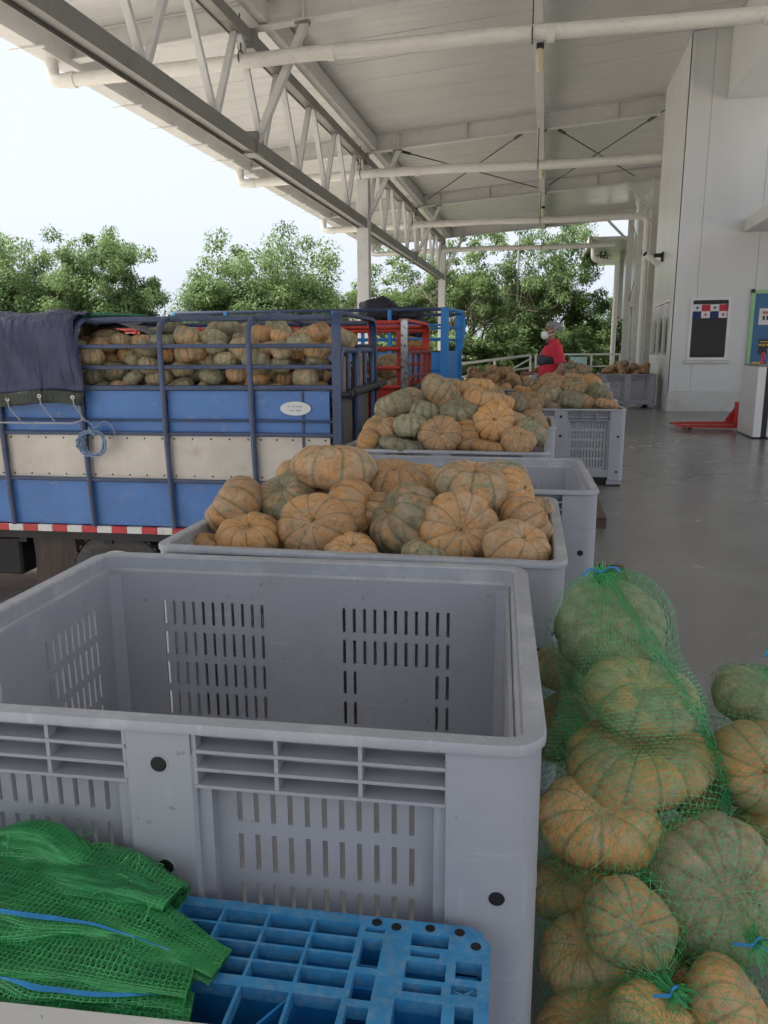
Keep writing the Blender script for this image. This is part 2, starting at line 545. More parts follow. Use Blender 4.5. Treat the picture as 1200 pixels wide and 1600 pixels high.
def mat_grass():
    m, nt, b = nmat('grass_ground')
    vec = coords(nt, 'Object')
    n1 = tex_noise(nt, 0.3, 8, 0.65, vec)
    n2 = tex_noise(nt, 3.0, 8, 0.7, vec)
    c = mixc(nt, ramp(nt, n1, [(0.35, (0, 0, 0)), (0.65, (1, 1, 1))]), (0.08, 0.12, 0.035), (0.17, 0.20, 0.07))
    c = mixc(nt, ramp(nt, n2, [(0.45, (0, 0, 0)), (0.7, (.7,) * 3)]), c, (0.25, 0.22, 0.13))
    nt.links.new(c, b.inputs['Base Color'])
    b.inputs['Roughness'].default_value = 0.9
    bump(nt, b, n2, 0.5, 0.1)
    return m
M['grass'] = mat_grass()

def mat_alu():
    m, nt, b = nmat('aluminium_tread_sheet')
    vec = coords(nt, 'Object')
    n = tex_noise(nt, 2.5, 6, 0.65, vec)
    c = mixc(nt, ramp(nt, n, [(0.3, (0, 0, 0)), (0.7, (1, 1, 1))]), (0.46, 0.42, 0.37), (0.60, 0.56, 0.50))
    n2 = tex_noise(nt, 7, 8, 0.7, vec)
    c = mixc(nt, ramp(nt, n2, [(0.55, (0, 0, 0)), (0.75, (.5,) * 3)]), c, (0.33, 0.26, 0.19))
    nt.links.new(c, b.inputs['Base Color'])
    b.inputs['Metallic'].default_value = 0.35
    b.inputs['Roughness'].default_value = 0.5
    v = N(nt, 'ShaderNodeTexVoronoi')
    v.inputs['Scale'].default_value = 46
    v.inputs['Randomness'].default_value = 0.0
    mp = coords(nt, 'Object')
    nt.links.new(mp, v.inputs['Vector'])
    bump(nt, b, ramp(nt, v.outputs['Distance'], [(0.25, (1, 1, 1)), (0.45, (0, 0, 0))]), 0.35, 0.003)
    return m
M['alu'] = mat_alu()

def mat_tarp(name, a, bcol):
    m, nt, b = nmat(name)
    vec = coords(nt, 'Object')
    n = tex_noise(nt, 4, 6, 0.65, vec)
    c = mixc(nt, ramp(nt, n, [(0.3, (0, 0, 0)), (0.7, (1, 1, 1))]), a, bcol)
    nt.links.new(c, b.inputs['Base Color'])
    b.inputs['Roughness'].default_value = 0.5
    bump(nt, b, tex_noise(nt, 3.2, 5, 0.55, coords(nt, 'Object', (2.2, 1, .7)), 1.2), 0.9, 0.06)
    return m
M['tarp'] = mat_tarp('navy_tarpaulin', (0.022, 0.028, 0.072), (0.045, 0.052, 0.112))
M['tarp_hem'] = mat_tarp('olive_tarpaulin_hem', (0.018, 0.026, 0.018), (0.035, 0.045, 0.030))
M['tarp_black'] = mat_tarp('black_tarpaulin', (0.012, 0.014, 0.022), (0.028, 0.03, 0.045))
M['tarp_green'] = mat_tarp('green_tarpaulin', (0.02, 0.10, 0.06), (0.03, 0.15, 0.09))

def mat_glass(name, tint, rough=0.04):
    m, nt, b = nmat(name)
    b.inputs['Base Color'].default_value = (*tint, 1)
    b.inputs['Roughness'].default_value = rough
    b.inputs['Specular IOR Level'].default_value = 0.9
    b.inputs['Coat Weight'].default_value = 0.5
    return m
M['glass_dark'] = mat_glass('dark_window_glass', (0.014, 0.012, 0.011), 0.12)
M['glass_dark'].node_tree.nodes['Principled BSDF'].inputs['Specular IOR Level'].default_value = 0.25
M['glass_dark'].node_tree.nodes['Principled BSDF'].inputs['Coat Weight'].default_value = 0.0
M['glass'] = mat_glass('mirror_window_glass', (0.03, 0.035, 0.03))
b_ = M['glass'].node_tree.nodes['Principled BSDF']
b_.inputs['Metallic'].default_value = 0.55
b_.inputs['Base Color'].default_value = (0.34, 0.36, 0.34, 1)

def mat_pumpkin(name='pumpkin_skin', attr=False):
    """object colour (or the tint attribute of the joined far ones) carries (green share, orange share, tone)"""
    m, nt, b = nmat(name)
    tc = N(nt, 'ShaderNodeTexCoord')
    oi = N(nt, 'ShaderNodeObjectInfo')
    off = N(nt, 'ShaderNodeVectorMath', operation='SCALE')
    off.inputs[0].default_value = (17.3, 9.1, 23.7)
    nt.links.new(oi.outputs['Random'], off.inputs['Scale'])
    add = N(nt, 'ShaderNodeVectorMath', operation='ADD')
    pos = tc.outputs['Object']
    if attr:
        pa = N(nt, 'ShaderNodeAttribute', attribute_name='local')
        pos = pa.outputs['Vector']
    nt.links.new(pos, add.inputs[0])
    nt.links.new(off.outputs[0], add.inputs[1])
    vec = add.outputs[0]
    sep = N(nt, 'ShaderNodeSeparateColor')
    if attr:
        ta = N(nt, 'ShaderNodeAttribute', attribute_name='tint')
        nt.links.new(ta.outputs['Color'], sep.inputs[0])
    else:
        nt.links.new(oi.outputs['Color'], sep.inputs[0])
    at = N(nt, 'ShaderNodeAttribute', attribute_name='rib')
    n_big = tex_noise(nt, 1.5, 4, 0.55, vec, .3)
    n_mid = tex_noise(nt, 5.0, 6, 0.65, vec, .6)
    n_fine = tex_noise(nt, 26, 5, 0.65, vec)
    n_sp = tex_noise(nt, 12, 7, 0.72, vec, .8)
    tan = mixc(nt, ramp(nt, n_mid, [(0.3, (0, 0, 0)), (0.7, (1, 1, 1))]), (0.36, 0.180, 0.078), (0.52, 0.315, 0.165))
    orange = mixc(nt, n_mid, (0.46, 0.20, 0.055), (0.60, 0.325, 0.11))
    green = mixc(nt, ramp(nt, n_mid, [(0.3, (0, 0, 0)), (0.7, (1, 1, 1))]), (0.105, 0.120, 0.070), (0.29, 0.29, 0.185))
    # orange patch
    def thresh(src, level, w):
        a = N(nt, 'ShaderNodeMath', operation='SUBTRACT')
        nt.links.new(level, a.inputs[0])
        nt.links.new(src, a.inputs[1])
        d = N(nt, 'ShaderNodeMath', operation='MULTIPLY_ADD')
        d.use_clamp = True
        nt.links.new(a.outputs[0], d.inputs[0])
        d.inputs[1].default_value = 1.0 / w
        d.inputs[2].default_value = 0.5
        return d.outputs[0]
    def lvl(sock, lo, hi):
        r_ = N(nt, 'ShaderNodeMapRange')
        nt.links.new(sock, r_.inputs['Value'])
        r_.inputs['To Min'].default_value = lo
        r_.inputs['To Max'].default_value = hi
        return r_.outputs[0]
    c = mixc(nt, thresh(n_big, lvl(sep.outputs[1], 0.25, 0.80), 0.22), tan, orange)
    n_big2 = tex_noise(nt, 1.9, 5, 0.62, vec, .8)
    gfac = thresh(n_big2, lvl(sep.outputs[0], 0.20, 0.84), 0.20)
    # grey-green runs down the flanks of the ribs on the greener fruit
    inv = N(nt, 'ShaderNodeMath', operation='MULTIPLY_ADD')
    nt.links.new(at.outputs['Fac'], inv.inputs[0])
    inv.inputs[1].default_value = -0.75
    inv.inputs[2].default_value = 1.0
    lv = N(nt, 'ShaderNodeMath', operation='MULTIPLY')
    nt.links.new(inv.outputs[0], lv.inputs[0])
    nt.links.new(lvl(sep.outputs[0], 0.15, 1.35), lv.inputs[1])
    gs = thresh(tex_noise(nt, 3.4, 6, 0.7, vec, .5), lv.outputs[0], 0.35)
    mxg = N(nt, 'ShaderNodeMath', operation='MAXIMUM')
    nt.links.new(gfac, mxg.inputs[0])
    nt.links.new(gs, mxg.inputs[1])
    gfac = mxg.outputs[0]
    c = mixc(nt, gfac, c, green)
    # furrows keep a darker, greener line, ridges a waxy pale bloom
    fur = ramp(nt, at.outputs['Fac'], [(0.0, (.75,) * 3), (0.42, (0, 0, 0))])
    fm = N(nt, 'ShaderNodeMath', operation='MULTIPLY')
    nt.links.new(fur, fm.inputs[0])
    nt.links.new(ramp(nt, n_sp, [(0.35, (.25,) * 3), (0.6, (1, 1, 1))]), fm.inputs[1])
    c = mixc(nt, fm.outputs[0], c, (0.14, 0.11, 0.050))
    bloom = ramp(nt, n_fine, [(0.5, (0, 0, 0)), (0.70, (.45,) * 3)])
    c = mixc(nt, bloom, c, (0.54, 0.43, 0.30))
    n_cr = tex_noise(nt, 2.1, 5, 0.62, vec, .9)
    c = mixc(nt, ramp(nt, n_cr, [(0.50, (0, 0, 0)), (0.66, (.48,) * 3)]), c, (0.53, 0.41, 0.28))
    n_pt = tex_noise(nt, 2.6, 6, 0.7, vec, 1.0)
    c = mixc(nt, ramp(nt, n_pt, [(0.50, (0, 0, 0)), (0.62, (.60,) * 3)]), c, (0.33, 0.30, 0.21))
    n_p2 = tex_noise(nt, 3.3, 7, 0.75, vec, 1.6)
    c = mixc(nt, ramp(nt, n_p2, [(0.53, (0, 0, 0)), (0.62, (.65,) * 3)]), c, (0.21, 0.130, 0.050))
    # scabs and specks
    c = mixc(nt, ramp(nt, n_sp, [(0.60, (0, 0, 0)), (0.68, (.6,) * 3)]), c, (0.17, 0.135, 0.055))
    vz = N(nt, 'ShaderNodeTexVoronoi')
    vz.inputs['Scale'].default_value = 15
    nt.links.new(vec, vz.inputs['Vector'])
    sp = ramp(nt, vz.outputs['Distance'], [(0.10, (.7,) * 3), (0.17, (0, 0, 0))])
    c = mixc(nt, sp, c, (0.20, 0.15, 0.07))
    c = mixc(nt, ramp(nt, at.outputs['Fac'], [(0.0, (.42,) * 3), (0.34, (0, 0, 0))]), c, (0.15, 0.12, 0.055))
    tone = N(nt, 'ShaderNodeMixRGB', blend_type='MULTIPLY')
    tone.inputs['Fac'].default_value = 1.0
    nt.links.new(c, tone.inputs['Color1'])
    cmb = N(nt, 'ShaderNodeCombineColor')
    for k in range(3):
        nt.links.new(sep.outputs[2], cmb.inputs[k])
    nt.links.new(cmb.outputs[0], tone.inputs['Color2'])
    nt.links.new(tone.outputs[0], b.inputs['Base Color'])
    b.inputs['Roughness'].default_value = 0.55
    b.inputs['Specular IOR Level'].default_value = 0.35
    bump(nt, b, n_sp, 0.4, 0.03)
    return m
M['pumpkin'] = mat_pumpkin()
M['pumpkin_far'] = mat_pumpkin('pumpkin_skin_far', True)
M['stem'] = painted('pumpkin_stem', (0.30, 0.21, 0.09), 0.85, var=0.3, scale=8, bmp=0.4)

def mat_leaf(name, a, bcol, ccol):
    m, nt, b = nmat(name)
    vec = coords(nt, 'Object')
    n = tex_noise(nt, 0.55, 3, 0.6, vec)
    n2 = tex_noise(nt, 5.0, 2, 0.5, vec)
    c = mixc(nt, ramp(nt, n, [(0.35, (0, 0, 0)), (0.65, (1, 1, 1))]), a, bcol)
    c = mixc(nt, ramp(nt, n2, [(0.4, (0, 0, 0)), (0.7, (.7,) * 3)]), c, ccol)
    nt.links.new(c, b.inputs['Base Color'])
    b.inputs['Roughness'].default_value = 0.5
    b.inputs['Specular IOR Level'].default_value = 0.3
    tr = N(nt, 'ShaderNodeBsdfTranslucent')
    nt.links.new(c, tr.inputs['Color'])
    mx = N(nt, 'ShaderNodeMixShader')
    mx.inputs['Fac'].default_value = 0.5
    out = nt.nodes['Material Output']
    nt.links.new(b.outputs[0], mx.inputs[1])
    nt.links.new(tr.outputs[0], mx.inputs[2])
    nt.links.new(mx.outputs[0], out.inputs['Surface'])
    return m
M['leaf'] = mat_leaf('leaf_mid_green', (0.080, 0.145, 0.050), (0.130, 0.200, 0.072), (0.185, 0.255, 0.10))
M['leaf_dark'] = mat_leaf('leaf_deep_green', (0.060, 0.115, 0.042), (0.095, 0.160, 0.058), (0.14, 0.205, 0.08))
M['leaf_pale'] = mat_leaf('leaf_pale_green', (0.100, 0.165, 0.056), (0.150, 0.215, 0.080), (0.205, 0.265, 0.11))

# ------------------------------------------------------------------ the setting
GZ = -0.88                         # yard level below the dock
g = MB()
g.box(-400, 400, -300, 700, GZ - .5, GZ)
tag(g.build('ground', M['ground']), kind='structure')
g = MB()
g.grid([[(-400 + i * 800 / 20, 50 + j * 400 / 20, GZ + .03 + (.0 if j == 0 else 0.4 * noise.noise(Vector((i * .7, j * .7, 0))) + .02 * j)) for i in range(21)] for j in range(21)])
tag(g.build('grass_field', M['grass'], smooth=60), kind='structure')

DOCK_X = -1.42
g = MB()
g.box(DOCK_X, 12, -9, 36.5, GZ + .004, 0.0)
dock = tag(g.build('floor', M['floor']), kind='structure')
g = MB()
g.box(DOCK_X - .05, DOCK_X + .002, -9, 36.5, -.16, 0.012, .006)
g.build('edge_angle', M['grey_steel'], dock)

# canopy ---------------------------------------------------------------------
TX = -5.18
FR = [-3.4, 4.9, 13.75, 22.4, 31.0, 39.6]
SL = 0.07
def ztop(x): return 7.13 + SL * (x - TX)
canopy = tag(empty('dock_canopy', (0, 0, 0)), 'high white steel canopy roof with trusses and beams over the loading dock', 'canopy')
RX0, RX1 = -8.85, 7.2
g = MB()
PW = 1.10
xs = [RX0 + i * (RX1 - RX0) / 6 for i in range(7)]
# roll-formed panel: flat with a shallow step at each joint
prof = [(0, .014), (.035, .014), (.05, 0), (PW * .33, 0), (PW * .335, .003), (PW * .35, .003), (PW * .355, 0), (PW * .66, 0), (PW * .665, .003), (PW * .68, .003), (PW * .685, 0), (PW - .006, 0)]
g.grid([[(x, p, ztop(x) + q) for (p, q) in prof] for x in xs])
g.grid([[(x, p, ztop(x) + .09) for p in (0, PW - .006)] for x in xs])
me = g.mesh('roof_panel', M['ceiling'], 20)
y = -3.9
while y < 40.6:
    o = link('roof_panel', me, canopy)
    o.location = (0, y, random.Random(int(y * 10)).uniform(-.004, .004))
    y += PW

def ibeam(g, x0, x1, y, d=.43, w=.22, tw=.02, tf=.025):
    for (a, b, u0, u1) in ((-w / 2, w / 2, -d, -d + tf), (-w / 2, w / 2, -tf - .004, -.004), (-tw / 2, tw / 2, -d + tf, -tf - .004)):
        vs = []
        for x in (x0, x1):
            zt = ztop(x)
            for (yy, zz) in ((a, u0), (b, u0), (b, u1), (a, u1)):
                vs.append((x, y + yy, zt + zz))
        g.add(vs, [(0, 3, 2, 1), (4, 5, 6, 7), (0, 1, 5, 4), (1, 2, 6, 5), (2, 3, 7, 6), (3, 0, 4, 7)])

for k, fy in enumerate(FR):
    g = MB()
    ibeam(g, RX0 + .25, (2.66 if k == 3 else (3.9 if k > 3 else 7.0)), fy)
    for x in (-4.15, -2.3, -.3, 1.6):   # stiffener plates on the web
        g.box(x - .01, x + .01, fy - .105, fy + .105, ztop(x) - .40, ztop(x) - .03)
    b = g.build('roof_beam', M['white_steel'], canopy)
    g = MB()
    for x in (-4.2, TX, -.3):           # bolted splice plates hanging under the beam
        g.box(x - .12, x + .12, fy - .07, fy + .07, ztop(x) - .475, ztop(x) - .431)
        for s in (-.09, .09):
            g.lathe([(.018, -.03), (.018, .0)], 6, 'z', (x + s, fy + .085, ztop(x) - .44))
    g.build('splice_plate', M['grey_steel'], b)

# longitudinal truss at the outer column line
truss = MB()
lz0, lz1 = 4.72, 4.97
uz0, uz1 = 6.47, 6.67
g = MB()
for (a, b) in ((TX - .13, TX - .115), (TX + .115, TX + .13)):
    g.box(a, b, FR[0] - .4, FR[-1] + .2, lz0, lz1)
g.box(TX - .115, TX + .115, FR[0] - .4, FR[-1] + .2, lz1 - .02, lz1 - .002)
g.box(TX - .115, TX + .115, FR[0] - .4, FR[-1] + .2, lz0 + .05, lz0 + .065)
tr_ = g.build('lower_chord', M['grey_steel'], canopy)
g = MB()
for (a, b) in ((TX - .12, TX - .105), (TX + .105, TX + .12)):
    g.box(a, b, FR[0] - .4, FR[-1] + .2, uz0, uz1)
g.box(TX - .105, TX + .105, FR[0] - .4, FR[-1] + .2, uz0 + .03, uz0 + .05)
g.build('upper_chord', M['grey_steel'], canopy)
g = MB()
g.box(TX + .22, TX + .40, FR[0] - .4, FR[-1] + .1, ztop(TX) - .36, ztop(TX) - .02)
g.build('eave_strut', M['white_steel'], canopy)
for k in range(len(FR) - 1):
    bay = FR[k + 1] - FR[k]
    for i in range(4):
        yl = FR[k] + (i + .30) * bay / 4 if k != 2 else FR[k] + (i + .26) * bay / 4.15
        for s, nm in ((-1, 'a'), (1, 'b')):
            yu = yl + s * bay / 8 * .92
            g = MB()
            g.bar((TX - .02 * s, yl + .04 * s, lz1 - .06), (TX - .02 * s, yu, uz0 + .08), .085, .10, (1, 0, 0))
            g.build('web_member', M['white_steel'], tr_)
for k, fy in enumerate(FR):
    g = MB()
    g.bar((TX + .1, fy, lz1 - .02), (-4.15, fy, ztop(-4.15) - .44), .12, .12, (0, 1, 0))
    g.build('knee_brace', M['white_steel'], canopy)
    g = MB()
    g.box(TX - .16, TX + .16, fy - .16, fy + .16, lz0 + .01, lz1 + .12)
    g.build('gusset_plate', M['grey_steel'], canopy)
    g = MB()
    g.box(TX - .14, TX + .14, fy - .14, fy + .14, uz0 - .08, ztop(TX) - .43)
    g.build('gusset_plate', M['grey_steel'], canopy)
for fy in (4.9, 22.4, 39.6):
    yy = fy - (.12 if fy < 6 else 0)
    g = MB()
    g.box(TX - .17, TX + .17, yy - .165, yy + .165, GZ + .04, uz0 - .085, .012)
    g.box(TX - .28, TX + .28, yy - .28, yy + .28, GZ, GZ + .04)
    g.build('column', M['white_steel'], canopy)

# middle strut with lights, roof bracing
g = MB()
sx = -.34
for (a, b) in ((sx - .10, sx - .085), (sx + .085, sx + .10)):
    g.box(a, b, FR[0] - .4, FR[-1], ztop(sx) - .46, ztop(sx) - .28)
g.box(sx - .085, sx + .085, FR[0] - .4, FR[-1], ztop(sx) - .475, ztop(sx) - .461)
g.build('middle_strut', M['white_steel'], canopy)
for (xa, xb) in ((-4.6, sx - .2), (sx + .25, 2.9)):
    for s in (0, 1):
        a = (xa if s else xb, FR[3] + .25, 0)
        b = (xb if s else xa, FR[4] - .25, 0)
        g = MB()
        pa, pb = Vector((a[0], a[1], ztop(a[0]) - .22 - .04 * s)), Vector((b[0], b[1], ztop(b[0]) - .22 - .04 * s))
        g.tube([pa, pb], .017, 6)
        g.tube([pa.lerp(pb, .08), pa.lerp(pb, .13)], .04, 6)
        g.build('bracing_rod', M['cable'], canopy)

# gutter with brackets along the eave
g = MB()
gx = RX0 + .05
gp = [(gx - .10, ztop(gx) + .05), (gx - .10, ztop(gx) - .42), (gx - .04, ztop(gx) - .50), (gx + .30, ztop(gx) - .50), (gx + .34, ztop(gx) - .42), (gx + .34, ztop(gx) - .05)]
gp2 = [(p[0] + (.012 if p[0] < gx + .1 else -.012), p[1] + .012) for p in gp]
g.grid([[(p[0], yy, p[1]) for yy in (-3.9, 5, 15, 25, 35, 40.5)] for p in gp])
g.grid([[(p[0], yy, p[1]) for yy in (-3.9, 5, 15, 25, 35, 40.5)] for p in gp2])
gut = g.build('gutter', M['white_steel'], canopy, 30)
g = MB()
g.box(gx - .26, gx + .02, -.035, .035, ztop(gx) - .515, ztop(gx) - .502)
g.box(gx + .06, gx + .44, -.02, .02, ztop(gx) - .53, ztop(gx) - .502)
bm_ = g.mesh('gutter_bracket', M['white_steel'])
y = 4.6
while y < 40:
    o = link('gutter_bracket', bm_, gut)
    o.location = (0, y, 0)
    y += 1.62

# PVC drains crossing under the roof: from the gutter to the wall
DN = ['thick white drain pipe nearest the camera, crossing under the canopy roof',
      'white drain pipe crossing at the grey column, second from the camera',
      'white drain pipe bending down the wall posts, third from the camera',
      'white drain pipe at the open far end of the canopy']
for k, (py, xe, pz) in enumerate(((13.35, 6.5, 6.16), (22.0, 2.70, 6.13), (30.55, 3.42, 6.05), (39.2, 3.0, 6.13))):
    t = tag(empty('drain_pipe', (TX, py, pz)), DN[k], 'pipe', 'drain pipes under the canopy')
    t.location = (0, 0, 0)
    g = MB()
    rr = .115
    path = [(gx + .12, py, ztop(gx) - .50), (gx + .12, py, pz - .12), (gx + .50, py, pz - .12)]
    path = round_path(path, .22, 6)
    g.tube(path, rr * 1.0, 14)
    g.tube([(gx + .42, py, pz - .12), (gx + .56, py, pz - .12)], rr * 1.15, 14)
    g.build('elbow', M['pvc'], t, 40)
    g = MB()
    npt = 14
    pts = [(gx + .5 + (xe - gx - .5) * i / npt, py, pz - .12 + .12 * min(1, i / 4) - .035 * math.sin(PI * ((i % 7) / 7)) + (.03 * (i / npt) if k == 0 else 0)) for i in range(npt + 1)]
    if k == 2:
        pts = pts[:-1] + round_path([pts[-2], (xe, py, pz - .02), (xe, py, 0.0)], .3, 6)[1:]
    g.tube(pts, rr, 14)
    g.build('pipe', M['pvc'], t, 40)
    for x in (-6.9, -3.6, -.1, 3.0 if k == 0 else 2.0):
        g = MB()
        g.tube([(x - .06, py, pz - .03), (x + .06, py, pz - .03)], rr * 1.09, 14)
        g.build('coupling', M['pvc'], t, 40)
    for x in (TX + .02, sx - .04):
        g = MB()
        g.tube([(x, py, ztop(x) - .3), (x, py, pz + .1)], .012, 6)
        g.tube([(x, py + (rr + .012) * math.cos(2 * PI * i / 14), pz - .02 + (rr + .012) * math.sin(2 * PI * i / 14)) for i in range(14)], .012, 5, closed=True)
        g.build('hanger', M['cable'], t)

# lamps on the strut
for k, (yy, lab) in enumerate(((16.2, 'yellowed tubular lamp on the middle roof strut nearest the camera'), (25.6, 'small yellowed lamp on the middle roof strut behind the second pipe'), (33.5, 'tiny lamp on the middle roof strut near the far end'))):
    t = tag(empty('ceiling_lamp', (sx + .03, yy, ztop(sx) - .475)), lab, 'lamp', 'lamps under the roof strut')
    g = MB()
    g.box(-.07, .07, -.05, .05, -.10, 0, .015)
    g.build('holder', M['black'], t)
    g = MB()
    g.lathe([(.03, -.50), (.06, -.48), (.065, -.12), (.045, -.09)], 12)
    g.build('tube', M['lamp'], t, 40)

# ------------------------------------------------------------------ warehouse
WX, WY = 2.70, 18.2
wh = tag(empty('warehouse', (WX, WY, 0)), 'tall white insulated-panel warehouse office with windows beside the dock', 'building')
wh.location = (0, 0, 0)
pw = 1.16
x = WX
first = True
while x < 7.1:
    w_ = .46 if first else pw
    holes = []
    g = MB()
    x1 = min(x + w_ - .008, 7.2)
    us = sorted({x, x1} | {v for v in (3.03, 3.87) if x < v < x1})
    ws = [.44, 1.12, 2.45, ztop(WX) - .01]
    g.plate(us, ws, lambda u, w: 3.03 < u < 3.87 and 1.12 < w < 2.45, .06, lambda u, w, t: (u, WY + t, w + (SL * (u - WX) if w > 5 else 0)))
    g.build('wall_panel', M['wall'], wh)
    x += w_
    first = False
g = MB()
g.box(WX - .012, 7.2, WY - .02, WY + .08, 0, .436, .006)
g.build('plinth', M['white_steel'], wh)
g = MB()
g.box(WX - .014, WX + .09, WY - .014, WY + .002, .437, ztop(WX) - .02)
g.box(WX - .014, WX + .002, WY - .014, WY + .09, .437, ztop(WX) - .02)
g.build('corner_trim', M['wall'], wh)
# side face with the long window; the glass is set in a real opening
SY1 = 21.75
y = WY + .09
i = 0
while y < SY1 - .01:
    y1 = min(y + 1.16 - .008, SY1)
    g = MB()
    us = sorted({y, y1} | {v for v in (18.6, 21.6) if y < v < y1})
    g.plate(us, [0.0, 1.15, 2.46, ztop(WX) - .01], lambda u, w: 18.6 < u < 21.6 and 1.15 < w < 2.46, .06, lambda u, w, t: (WX + t, u, w))
    g.build('wall_panel', M['wall'], wh)
    y += 1.16
g = MB()
g.box(WX, 3.9, SY1, SY1 + .06, 0, ztop(3.2))
g.build('wall_panel', M['wall'], wh)

def framed(parent, f, u0, u1, w0, w1, mull, fm, gm, fw=.06, dp=.07):
    """a window: frame proud of the wall, panes as sub-parts. f(u, w, t): t < 0 is outwards"""
    def bx(g, a, b, c, d, t0, t1):
        g.add([f(u, w, t) for u in (a, b) for w in (c, d) for t in (t0, t1)], [(0, 1, 3, 2), (4, 6, 7, 5), (0, 4, 5, 1), (2, 3, 7, 6), (0, 2, 6, 4), (1, 5, 7, 3)])
    g = MB()
    bx(g, u0, u1, w0, w0 + fw, -.03, .05)
    bx(g, u0, u1, w1 - fw, w1, -.03, .05)
    bx(g, u0, u0 + fw, w0 + fw, w1 - fw, -.03, .05)
    bx(g, u1 - fw, u1, w0 + fw, w1 - fw, -.03, .05)
    edges = [u0 + fw] + mull + [u1 - fw]
    for m_ in mull:
        bx(g, m_ - .022, m_ + .022, w0 + fw, w1 - fw, -.015, .045)
    win = g.build('window', fm, parent)
    for a, b in zip(edges[:-1], edges[1:]):
        h = MB()
        bx(h, a + .001, b - .001, w0 + fw, w1 - fw, .02, .028)
        h.build('pane', gm, win)
    return win
framed(wh, lambda u, w, t: (u, WY + t, w), 3.03, 3.87, 1.12, 2.45, [], M['frame_white'], M['glass_dark'])
framed(wh, lambda u, w, t: (WX + t, u, w), 18.6, 21.6, 1.15, 2.46, [19.6, 20.6], M['frame_white'], M['glass'])
g = MB()
g.box(2.98, 3.92, WY - .045, WY - .002, 1.05, 1.115, .005)
g.build('window_sill', M['white_steel'], wh)
# hood and duct on the right
g = MB()
g.box(3.98, 7.2, 12.6, WY - .01, 3.76, 3.88)
g.box(3.98, 4.06, 12.6, WY - .01, 3.8801, 4.02)
g.build('door_hood', M['white_steel'], wh)
g = MB()
g.box(3.45, 5.2, WY - 3.6, WY - .01, 6.36, ztop(3.4) - .03)
g.build('ceiling_duct', M['wall'], wh)
# rear wall of the dock, set back behind the office
bx0 = 3.98
y = SY1 + .07
doors = [(24.2, 26.2, 2.9), (33.4, 35.4, 3.0)]
while y < 41:
    y1 = min(y + 1.16 - .008, 41)
    cuts = {v for d in doors for v in d[:2] if y < v < y1}
    g = MB()
    g.plate(sorted({y, y1} | cuts), [0, 2.95, ztop(bx0) - .02], lambda u, w: w < 2.9 and any(d[0] < u < d[1] for d in doors), .06, lambda u, w, t: (bx0 + t, u, w))
    g.build('wall_panel', M['wall'], wh)
    y += 1.16
for k, (a, b, h) in enumerate(doors):
    g = MB()
    g.box(bx0 + .25, bx0 + .29, a, b, 0, 2.95)
    g.build('door', M['chassis'] if k == 0 else M['frame_white'], wh)
g = MB()
g.box(bx0 - .16, bx0 - .004, 27.5, 41, 3.25, 3.55, .01)
g.build('wall_rail', M['white_steel'], wh)
for fy in (31.0, 35.4, 39.6):
    px = 3.72
    zt = ztop(px) - .44
    g = MB()
    g.box(px - .13, px + .13, fy - .14, fy + .14, 0, zt, .008)
    g.build('wall_post', M['white_steel'], wh)
    if fy != 35.4:
        g = MB()
        g.bar((px - .1, fy, zt - 1.0), (px - 1.05, fy, ztop(px - 1.05) - .44), .11, .11, (0, 1, 0))
        g.build('knee_brace', M['white_steel'], wh)
for (ya, yb) in ((31.15, 39.45),):
    for s in (0, 1):
        g = MB()
        a, b = Vector((3.78, ya, 6.9 if s else 3.6)), Vector((3.78 + .03, yb, 3.6 if s else 6.9))
        g.tube([a, b], .018, 6)
        g.tube([a.lerp(b, .12), a.lerp(b, .17)], .045, 6)
        g.build('bracing_rod', M['cable'], wh)
# far wing with its own eave
far = tag(empty('far_wing', (0, 0, 0)), 'white far wing of the warehouse beyond the end of the dock', 'building')
g = MB()
g.plate([41.2, 44, 46.5, 52], [GZ, 2.9, 6.6], lambda u, w: 44 < u < 46.5 and w < 2.9, .2, lambda u, w, t: (4.35 + t, u, w))
g.build('wall', M['wall'], far)
g = MB()
g.box(4.48, 4.53, 44, 46.5, GZ, 2.9)
g.build('door', M['frame_white'], far)
g = MB()
g.box(2.0, 8, 41.2, 54, 6.62, 6.75)
g.box(1.9, 2.05, 41.2, 54, 6.45, 6.80)
g.build('roof', M['white_steel'], far)
for yy in (41.9, 47.0):
    g = MB()
    g.box(3.9, 4.14, yy - .12, yy + .12, GZ, 6.6)
    g.build('post', M['white_steel'], far)
t = tag(empty('downpipe', (3.4, 40.9, 0)), 'white stepped downpipe at the far corner of the warehouse', 'pipe')
t.location = (0, 0, 0)
g = MB()
g.tube(round_path([(2.15, 41.6, 6.4), (2.15, 41.3, 5.65), (3.32, 41.3, 5.55), (3.32, 41.3, GZ)], .25, 6), .12, 12)
g.build('pipe', M['pvc'], t, 40)
g = MB()
g.box(3.1, 3.6, 41.1, 41.5, GZ, .5, .01)
g.build('base', M['white_steel'], t)

# white paper strips along the top of the side window
sb = tag(empty('paper_bunting', (WX, 20, 2.3)), 'white paper strips hanging along the top of the side window', 'bunting')
sb.location = (0, 0, 0)
for i in range(16):
    g = MB()
    y = 18.72 + i * .178
    g.add([(WX - .004, y, 2.38), (WX - .004, y + .11, 2.38), (WX - .010, y + .08, 2.38 - .30 - .05 * (i % 3)), (WX - .010, y + .03, 2.38 - .30 - .05 * (i % 3)),
           (WX - .007, y, 2.38), (WX - .007, y + .11, 2.38), (WX - .013, y + .08, 2.38 - .30 - .05 * (i % 3)), (WX - .013, y + .03, 2.38 - .30 - .05 * (i % 3))],
          [(0, 1, 2, 3), (4, 7, 6, 5), (0, 4, 5, 1), (1, 5, 6, 2), (2, 6, 7, 3), (3, 7, 4, 0)])
    g.build('paper_strip', M['flag_white'], sb)

